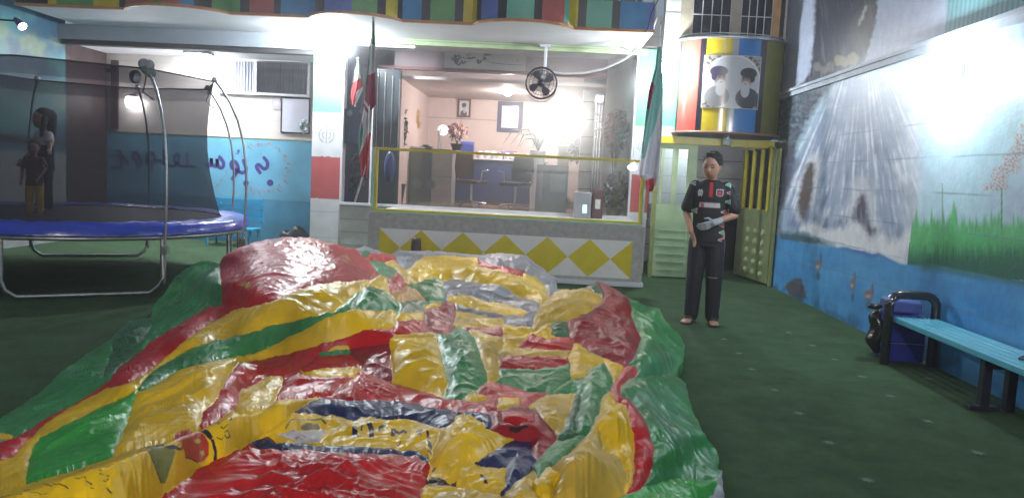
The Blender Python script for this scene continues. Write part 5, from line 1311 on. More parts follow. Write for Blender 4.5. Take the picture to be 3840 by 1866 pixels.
# trash bin with frame
BX0 = Vector((2.88, 6.38, 0)); BX1 = Vector((WX - .045, 6.38, 0)); yb = 6.38
hz_ = P(3450 / S, 1108 / S, yb).z
t = thing('trash_bin', 'blue bin with a black bag standing behind the black end frame of the bench', 'bin', ((BX0.x + BX1.x) / 2, yb + .18, 0))
xa_, xb_ = BX0.x, BX1.x
a = MB(); q = .09
path = [(xa_, yb, 0), (xa_, yb, hz_ - q)] + [(xa_ + q - q * math.cos(k * math.pi / 10), yb, hz_ - q + q * math.sin(k * math.pi / 10)) for k in range(1, 5)] + [(xa_ + q, yb, hz_), (xb_ - q, yb, hz_)] + [(xb_ - q + q * math.sin(k * math.pi / 10), yb, hz_ - q + q * math.cos(k * math.pi / 10)) for k in range(1, 5)] + [(xb_, yb, hz_ - q), (xb_, yb, 0)]
a.tube(path, .036, 12); a.build('armrest_frame', mat('frame_black', (.015, .015, .02), rough=.18, coat=.4), bench)
a = MB(); a.prism([(xa_ + .05, .02), (xb_ - .05, .02), (xb_ - .045, hz_ - .18), (xa_ + .045, hz_ - .18)], yb + .03, yb + .36, lambda u, v, w: (u, w, v)); a.box(xa_ + .03, xb_ - .03, yb + .02, yb + .022, .17, .176, 1); a.build('bin_body', [mat('bin_blue', (.02, .03, .26), rough=.3, var=.2), m_steel], t, bevel=.02)
a = MB(); zl = hz_ - .17; a.prism([(xa_ + .05, zl), (xb_ - .05, zl), (xb_ - .06, zl + .10), (xa_ + .07, zl + .11)], yb + .10, yb + .34, lambda u, v, w: (u, w, v)); a.build('bin_lid', mat('bin_lid', (.09, .12, .36), rough=.25), t, bevel=.02)
a = MB(); a.ball((xa_ - .02, yb + .16, .24), .12, 0, 18, 14, (.5, .8, 1.6)); a.ball((xa_ - .09, yb + .10, hz_ - .12), .045, 0, 10, 8, (1.4, 1, .6))
o = a.build('bin_bag', mat('bag_black', (.012, .012, .014), rough=.25, bump=.8, bscale=10), t)
for v in o.data.vertices: v.co.z = max(.003, v.co.z); v.co.x += .02 * math.sin(v.co.z * 30)

# ================================================================== PEOPLE
def limb(a, p0, p1, r0, r1, n=12, sq=1.0):
    """tapered rounded limb"""
    p0, p1 = Vector(p0), Vector(p1); m = 6; path = []; rr = []
    for k in range(m + 1): t = k / m; path.append(p0.lerp(p1, t)); rr.append(r0 + (r1 - r0) * t)
    a.tube(path, rr, n); a.ball(p0, r0, 0, n, 8); a.ball(p1, r1, 0, n, 8)
def loft(a, secs, n=20, T=None):
    vs = []
    for (x, y, z, rx, ry) in secs:
        for k in range(n):
            q = 2 * math.pi * k / n; c_, s_ = math.cos(q), math.sin(q); e = .85
            vs.append((x + rx * math.copysign(abs(c_) ** e, c_), y + ry * math.copysign(abs(s_) ** e, s_), z))
    N = len(secs)
    a.add(vs, [(i * n + k, i * n + (k + 1) % n, (i + 1) * n + (k + 1) % n, (i + 1) * n + k) for i in range(N - 1) for k in range(n)] + [tuple(range(n))[::-1], tuple(range((N - 1) * n, N * n))], 0, True)
def solid(name, a, vox, parent, material, T, paint=None, sm=2):
    """fuse the pieces into one continuous surface"""
    me = bpy.data.meshes.new(name); me.from_pydata([tuple(v) for v in a.v], [], a.f); me.update()
    o = bpy.data.objects.new(name, me); COL.objects.link(o)
    r = o.modifiers.new('fuse', 'REMESH'); r.mode = 'VOXEL'; r.voxel_size = vox; r.use_smooth_shade = True
    s = o.modifiers.new('soft', 'SMOOTH'); s.factor = .5; s.iterations = sm
    bpy.context.view_layer.update()
    m2 = bpy.data.meshes.new_from_object(o.evaluated_get(bpy.context.evaluated_depsgraph_get())); o.modifiers.clear(); o.data = m2
    co = np.zeros(len(m2.vertices) * 3); m2.vertices.foreach_get('co', co); co = co.reshape(-1, 3)
    if paint is not None:
        C = paint(co); ca = m2.color_attributes.new('Paint', 'FLOAT_COLOR', 'POINT'); c4 = np.ones((len(co), 4)); c4[:, :3] = C; ca.data.foreach_set('color', c4.reshape(-1))
    m2.transform(T); m2.materials.clear(); m2.materials.append(material)
    m2.polygons.foreach_set('use_smooth', np.ones(len(m2.polygons), bool))
    o.parent = parent; o.matrix_parent_inverse = WM[parent.name].inverted()
    return o
m_skin = mat('skin', rough=.5, var=.05, vcol=True)
m_hair = mat('hair_black', (.008, .006, .006), rough=.7, var=.3, scale=60, bump=.6, bscale=160)
m_wear = mat('clothing', rough=.75, var=.08, scale=12, vcol=True, bump=.25, bscale=18)
def head_parts(a, c, k, tilt=(0, 0)):
    """c = centre of head, k = head height; face towards -y"""
    x, y, z = c
    a.ball((x, y + .02 * k, z + .10 * k), .40 * k, 0, 20, 16, (.90, 1.12, 1.0))
    loft(a, [(x, y - .10 * k, z - .49 * k, .10 * k, .12 * k), (x, y - .09 * k, z - .44 * k, .19 * k, .24 * k), (x, y - .07 * k, z - .30 * k, .285 * k, .32 * k), (x, y - .05 * k, z - .12 * k, .335 * k, .37 * k), (x, y - .03 * k, z + .1 * k, .35 * k, .40 * k)])
    a.ball((x, y - .44 * k, z - .12 * k), .06 * k, 0, 10, 8, (.95, 1.3, 1.2)); limb(a, (x, y - .40 * k, z + .04 * k), (x, y - .46 * k, z - .11 * k), .032 * k, .05 * k, 8)
    a.ball((x, y - .38 * k, z - .26 * k), .10 * k, 0, 10, 8, (1, .6, .45))
    for s in (-1, 1): a.ball((x + s * .36 * k, y + .02 * k, z - .03 * k), .10 * k, 0, 10, 8, (.4, .7, 1.15))
def face_paint(C, co, c, k):
    x, y, z = c; X = (co[:, 0] - x) / k; Z = (co[:, 2] - z) / k; front = (co[:, 1] < y - .12 * k)
    for s in (-1, 1):
        C = mixc(C, (.10, .06, .05), front * smooth(1.2, .7, np.hypot((X - s * .155) / .085, (Z - .02) / .035)))
        C = mixc(C, (.05, .03, .025), front * smooth(1.2, .8, np.hypot((X - s * .16) / .12, (Z - .125) / .025)) * .9)
    C = mixc(C, (.34, .13, .11), front * smooth(1.2, .7, np.hypot(X / .12, (Z + .27) / .035)) * .8)
    C = mixc(C, (.25, .12, .09), front * smooth(1.2, .6, np.hypot(X / .05, (Z + .17) / .018)) * .5)
    return C
def hand(a, w, d, side, s=1.0, curl=.5):
    """w wrist, d direction of hand, side = thumb direction"""
    w = Vector(w); d = Vector(d).normalized(); side = (Vector(side) - d * Vector(side).dot(d)).normalized(); nrm = d.cross(side).normalized()
    palm = w + d * .045 * s
    for q in (-1.2, -.4, .4, 1.2): limb(a, w + side * q * .008 * s, w + d * .085 * s + side * q * .022 * s, .016 * s, .0125 * s, 8)
    for i, q in enumerate((-1.2, -.4, .4, 1.2)):
        L = (.030, .037, .040, .034)[i] * s; b = w + d * .088 * s + side * q * .022 * s; m = b + (d * (1 - .3 * curl) + nrm * curl * .6).normalized() * L; e = m + (d * (1 - curl) + nrm * curl).normalized() * L * .85
        limb(a, b, m, .0095 * s, .0088 * s, 7); limb(a, m, e, .0088 * s, .0072 * s, 7)
    b = w + d * .025 * s + side * .025 * s; m = b + (d * .6 + side * .8 + nrm * .2).normalized() * .038 * s; e = m + (d * .9 + side * .2 + nrm * .3).normalized() * .03 * s
    limb(a, b, m, .013 * s, .0105 * s, 7); limb(a, m, e, .0105 * s, .0085 * s, 7)

# --- boy standing by the gate (local axes: x right in the picture, -y towards the camera)
BYF = at_z(2615, 1212, 0.0); H = 1.66
boy = thing('person', 'boy in black football shirt, dark trousers and pale glove standing by the gate', 'person', (BYF.x + .03, BYF.y, 0))
TB = Matrix.Translation((BYF.x + .035, BYF.y, 0)) @ Matrix.Rotation(-.20, 4, 'Z') @ Matrix.Scale(1.03, 4)
SK = (.44, .23, .155)
hc = (-.005, -.05, 1.53)
HR = Matrix.Translation(hc) @ Matrix.Rotation(-.30, 4, 'Z') @ Matrix.Rotation(.22, 4, 'X') @ Matrix.Translation(-Vector(hc)); HRi = np.array(HR.inverted())
a = MB(); head_parts(a, hc, .225); a.v = [tuple(HR @ Vector(v)) for v in a.v]
limb(a, (0, 0, 1.36), (-.003, -.02, 1.46), .055, .052)
loft(a, [(0, 0, .86, .13, .09), (0, 0, .98, .125, .085), (0, 0, 1.10, .13, .09), (0, 0, 1.25, .155, .10), (0, 0, 1.34, .13, .08), (0, 0, 1.39, .06, .055)])
SHL, SHR = (-.155, 0, 1.335), (.155, .0, 1.335)
EL, WL = (-.212, .03, 1.07), (-.155, -.11, .90)           # picture-left arm hangs, hand low in front of the hip
ER, WR = (.235, -.02, 1.075), (.045, -.20, 1.00)           # picture-right arm bent across the belly
for sh, el, wr_p in ((SHL, EL, WL), (SHR, ER, WR)):
    limb(a, sh, el, .052, .038); limb(a, el, wr_p, .038, .026)
hand(a, WL, (.45, -.25, -1), (.4, -.8, 0), 1.0, .35)
for s in (-1, 1):
    limb(a, (s * .08, 0, .88), (s * .095, -.01, .48), .085, .055); limb(a, (s * .095, -.01, .48), (s * .10, .03, .09), .055, .036)
    # bare feet in slippers, turned outwards
    fx_ = s * .105; d_ = Vector((s * .25 - .1, -1, 0)).normalized()
    for k in range(5):
        tp = Vector((fx_, .02, .03)) + d_ * (.17 - abs(k - (1.2 if s > 0 else 2.8)) * .010) + Vector(((k - 2) * .018, 0, -.008)); limb(a, Vector((fx_ + (k - 2) * .010, .02, .045)), tp, .022, .0105, 8)
def pb(co):
    C = np.tile(np.array(SK), (len(co), 1)); hd = co[:, 2] > 1.42; cl_ = co @ HRi[:3, :3].T + HRi[:3, 3]; C2 = face_paint(C.copy(), cl_, hc, .225); C[hd] = C2[hd]
    return mixc(C, (.42, .16, .12), smooth(1.2, .5, np.hypot((co[:, 0] - .08) / .02, (co[:, 2] - 1.52) / .05)) * (co[:, 1] > -.1))
body = solid('body', a, .0075, boy, m_skin, TB, pb, 1)
# hair: short crop, cap of hair fused
a = MB(); hx, hy, hz2 = hc; k = .225
a.ball((hx, hy + .028, hz2 + .036), .43 * k, 0, 20, 14, (.98, 1.12, .95))
for i in range(60):
    q = random.uniform(0, 2 * math.pi); e = random.uniform(.2, 1.05); d_ = Vector((math.cos(q) * math.cos(e) * .93, math.sin(q) * math.cos(e) * 1.12, math.sin(e)))
    if d_.y < -.55 and d_.z < .5: continue
    pz_ = Vector((hx, hy + .028, hz2 + .045)) + d_ * .425 * k; limb(a, pz_, pz_ + Vector((.003, -.006, .002)), .010, .007, 6)
a.v = [tuple(HR @ Vector(v)) for v in a.v]
o = solid('hair', a, .007, boy, m_hair, TB, None, 1)
bm = bmesh.new(); bm.from_mesh(o.data); Ti = (TB @ HR).inverted()
kill = [v for v in bm.verts if (lambda c: (c.y < hy - .045 and c.z < hz2 + .024) or c.z < hz2 - .065 or (c.y < hy - .015 and c.z < hz2 + .0) or (c.y < hy + .02 and c.z < hz2 - .03))(Ti @ v.co)]
bmesh.ops.delete(bm, geom=kill, context='VERTS'); bm.to_mesh(o.data); bm.free()
# shirt
a = MB()
loft(a, [(0, .0, .80, .160, .115), (0, 0, .88, .155, .115), (0, 0, 1.0, .148, .108), (0, 0, 1.14, .155, .112), (0, 0, 1.27, .175, .118), (0, 0, 1.345, .155, .095), (0, 0, 1.39, .085, .07), (0, 0, 1.402, .07, .062)])
limb(a, (-.145, 0, 1.33), (-.203, .018, 1.13), .063, .066); limb(a, (.145, 0, 1.33), (.225, -.012, 1.13), .063, .067)
def ps(co):
    x, z, y = co[:, 0], co[:, 2], co[:, 1]; C = np.tile(np.array((.010, .009, .014)), (len(co), 1)); fr = y < -.02
    def R(x0, x1, z0, z1, c_):
        nonlocal C; C[fr & (x > x0) & (x < x1) & (z > z0) & (z < z1)] = c_
    R(-.012, .022, 1.235, 1.375, (.45, .02, .02))
    R(-.095, .095, 1.135, 1.182, (.50, .48, .48)); R(-.085, -.055, 1.140, 1.176, (.45, .12, .15))
    for xx in (-.105, -.085): # number
        C[fr & (np.abs(np.hypot((x - xx) / .008, (z - 1.275) / .022) - 1) < .5)] = (.55, .55, .58)
    # crest on the chest
    d = np.maximum(np.abs(x - .085) / .033, np.abs(z - 1.272 - .008) / .036 + np.abs(x - .085) * 9 * (z < 1.26))
    C[fr & (d < 1)] = (.5, .45, .46); C[fr & (d < .78)] = (.12, .02, .04); C[fr & (np.hypot(x - .085, z - 1.275) < .016)] = (.6, .04, .06)
    # angular coloured flashes down the sides and sleeves
    for (cx, cz, s_, cc) in ((.155, 1.36, .028, (.10, .35, .25)), (.165, 1.20, .026, (.10, .38, .26)), (.145, 1.10, .036, (.5, .04, .05)), (.13, .975, .03, (.5, .05, .05)), (.14, .905, .038, (.06, .36, .2)), (.13, .835, .03, (.5, .07, .06)), (-.165, 1.36, .022, (.1, .2, .16)), (-.14, 1.10, .03, (.3, .33, .25)), (.165, 1.285, .016, (.5, .08, .06))):
        t_ = (x - cx + s_) / (2 * s_); up_ = np.abs(z - cz) < s_ * .75 * t_
        C[(y < .05) & (t_ > 0) & (t_ < 1) & (np.abs(z - cz) < s_ * .75 * t_ + .005)] = (.55, .55, .55); C[(y < .05) & (t_ > .12) & (t_ < .93) & up_] = cc
    C[(z < 1.085) & (np.abs(x) > .21)] = (.45, .45, .46)
    return C
solid('shirt', a, .0065, boy, m_wear, TB, ps, 2)
# trousers
a = MB(); loft(a, [(0, .0, .76, .150, .105), (0, 0, .86, .148, .108), (0, 0, .90, .14, .10)])
for s in (-1, 1):
    limb(a, (s * .078, 0, .80), (s * .092, -.012, .48), .096, .082); limb(a, (s * .092, -.012, .48), (s * .10, .022, .085), .082, .070)
def pt(co):
    C = np.tile(np.array((.010, .010, .016)), (len(co), 1)); z = co[:, 2]; x = co[:, 0]
    C[(np.abs(z - .47) < .006) & (co[:, 1] < -.02) & (x > .03) & (x < .12)] = (.30, .30, .32); C[(x > .155) & (z > .1) & (np.abs(co[:, 1]) < .012)] = (.2, .2, .22)
    return C
solid('trousers', a, .0075, boy, m_wear, TB, pt, 2)
# pale glove on the bent arm
a = MB(); hand(a, (WR[0] + .02, WR[1] + .005, WR[2] + .003), (-1, -.22, -.42), (.1, -.3, 1), 1.12, .45); limb(a, (WR[0] + .055, WR[1] + .03, WR[2] + .018), WR, .033, .034)
solid('glove', a, .0055, boy, m_wear, TB, lambda co: np.tile(np.array((.36, .37, .42)), (len(co), 1)), 1)
a = MB()
for s in (-1, 1):
    fx_ = s * .105; d_ = Vector((s * .25 - .1, -1, 0)).normalized(); n_ = Vector((-d_.y, d_.x, 0)); c_ = Vector((fx_, .02, .012))
    pts = [(-.06, .035), (-.08, 0), (-.06, -.035), (.06, -.05), (.14, -.045), (.19, 0), (.15, .045), (.06, .05)]
    a.prism([(u, v) for u, v in pts], 0, .02, lambda u, v, w: TB @ (c_ + d_ * u + n_ * v + Vector((0, 0, w - .010))))
    a.tube([TB @ (c_ + d_ * .05 + n_ * .045 + Vector((0, 0, .01))), TB @ (c_ + d_ * .075 + n_ * .02 + Vector((0, 0, .055))), TB @ (c_ + d_ * .075 - n_ * .02 + Vector((0, 0, .055))), TB @ (c_ + d_ * .05 - n_ * .045 + Vector((0, 0, .01)))], .012, 6)
a.build('slippers', mat('slipper_dark', (.05, .04, .045), rough=.5), boy)

# --- two children on the trampoline
MZ = .705
def child(px_foot, Y, h, yaw, shirt, legs, label, longhair, arms, skirt=False):
    f = P(px_foot, 550, Y); f.z = MZ
    t = thing('person', label, 'person', (f.x, Y, MZ)); T = Matrix.Translation((f.x, Y, MZ)) @ Matrix.Rotation(yaw, 4, 'Z') @ Matrix.Scale(h, 4)
    hk = .185; hc_ = (0, -.02, .90)
    a = MB(); head_parts(a, hc_, hk); limb(a, (0, 0, .76), (0, -.01, .84), .036, .034)
    loft(a, [(0, 0, .46, .085, .06), (0, 0, .56, .08, .058), (0, 0, .68, .092, .062), (0, 0, .75, .09, .055), (0, 0, .785, .04, .04)])
    for s, (el, wr_p) in zip((-1, 1), arms):
        sh = (s * .098, 0, .745); limb(a, sh, el, .032, .025); limb(a, el, wr_p, .025, .018); d_ = (Vector(wr_p) - Vector(el)); hand(a, wr_p, d_, (0, -1, .3), .62, .3)
    for s in (-1, 1):
        limb(a, (s * .05, 0, .46), (s * .06, -.015, .25), .055, .038); limb(a, (s * .06, -.015, .25), (s * .062, .01, .045), .038, .024)
        for k_ in range(5): limb(a, (s * .062 + (k_ - 2) * .006, .01, .028), (s * .062 + (k_ - 2) * .012, -.085, .012), .014, .008, 6)
    solid('body', a, .0085, t, m_skin, T, lambda co: face_paint(np.tile(np.array((.30, .17, .13)), (len(co), 1)), co, hc_, hk), 1)
    a = MB(); a.ball((0, .004, .935), .43 * hk, 0, 18, 12, (.96, 1.12, 1.0))
    if longhair: limb(a, (0, .05, .93), (0, .075, .76), .075, .04); limb(a, (.06, -.03, .9), (.07, -.06, .74), .03, .018)
    o = solid('hair', a, .009, t, m_hair, T, None, 1)
    bm = bmesh.new(); bm.from_mesh(o.data); Ti = T.inverted()
    bmesh.ops.delete(bm, geom=[v for v in bm.verts if (lambda c: c.y < -.035 and c.z < .945 and abs(c.x) < .062)(Ti @ v.co)], context='VERTS'); bm.to_mesh(o.data); bm.free()
    a = MB(); loft(a, [(0, 0, .40 if not skirt else .45, .112, .088), (0, 0, .50, .103, .078), (0, 0, .62, .104, .075), (0, 0, .74, .105, .068), (0, 0, .785, .055, .05)])
    for s, (el, wr_p) in zip((-1, 1), arms): limb(a, (s * .09, 0, .745), Vector((s * .098, 0, .745)).lerp(Vector(el), .62), .042, .042)
    solid('shirt', a, .009, t, m_wear, T, shirt, 2)
    a = MB(); loft(a, [(0, 0, .40, .10, .075), (0, 0, .47, .098, .075)])
    for s in (-1, 1):
        e_ = .06 if not skirt else .16; limb(a, (s * .052, 0, .42), (s * .062, -.012, .25), .062, .054); limb(a, (s * .062, -.012, .25), (s * .064, .005, e_), .054, .045)
    solid('trousers', a, .009, t, m_wear, T, legs, 2)
    return t
flat = lambda c_: (lambda co: np.tile(np.array(c_), (len(co), 1)))
def girl_top(co):
    C = np.tile(np.array((.55, .53, .53)), (len(co), 1)); C[co[:, 2] < .655 + .01 * np.sin(co[:, 0] * 60)] = (.035, .035, .06); return C
child(112, 8.75, 1.17, -.5, girl_top, flat((.03, .03, .05)), 'girl with long dark hair in a white topped dark dress reaching out on the trampoline', True, [((-.15, -.02, .60), (-.13, -.12, .50)), ((.20, -.05, .66), (.34, -.13, .60))])
child(88, 8.15, .80, .25, flat((.12, .04, .04)), flat((.60, .40, .06)), 'small child in dark red shirt and yellow trousers on the trampoline', False, [((-.14, -.02, .60), (-.12, -.11, .48)), ((.15, -.05, .62), (.12, -.15, .52))])

# ================================================================== THE DEFLATED BOUNCY CASTLE
# outlines of the cloth panels, measured on the photo: crop tag, colour, thickness, outline
XF = {'A': lambda x, y: (x, y), 'B': lambda x, y: (x + 1493.4, y), 'C': lambda x, y: (x + 2986.8, y),
      'Z1': lambda x, y: (x * .6124, 485.4 + y * .6124), 'Z2': lambda x, y: (871.2 + x * .5626, 547.6 + y * .5626),
      'Z3': lambda x, y: (1493.4 + x * .5314, 12.4 + y * .5314), 'Z4': lambda x, y: (1991.2 + x * .5797, 547.6 + y * .5797)}
OUT = [(-60, 880), (0, 862), (190, 740), (280, 650), (400, 570), (520, 490), (600, 415), (700, 397), (722, 335), (770, 280), (820, 205), (900, 150), (960, 134), (1025, 150), (1040, 115), (1100, 78), (1200, 45), (1330, 22), (1450, 28), (1560, 55), (1650, 84), (1706, 68), (1770, 92), (1830, 108), (1870, 92), (1990, 91), (2090, 95), (2230, 110), (2340, 100), (2450, 112), (2530, 165), (2600, 220), (2602, 268), (2683, 268), (2735, 258), (2783, 231), (2843, 250), (2943, 308), (3030, 352), (3083, 355), (3103, 410), (3173, 478), (3198, 530), (3193, 600), (3153, 665), (3203, 698), (3223, 800), (3283, 920), (3343, 1010), (3362, 1060), (3352, 1095), (3371, 1105), (3384, 1252), (3390, 1400), (-60, 1400)]
RED, YEL, GRN, NAV, GRY, TAN, MAR, DGR, BGR, WHT, ORA = 'red', 'yellow', 'green', 'navy', 'grey', 'sandy', 'maroon', 'dark_green', 'bright_green', 'white', 'amber'
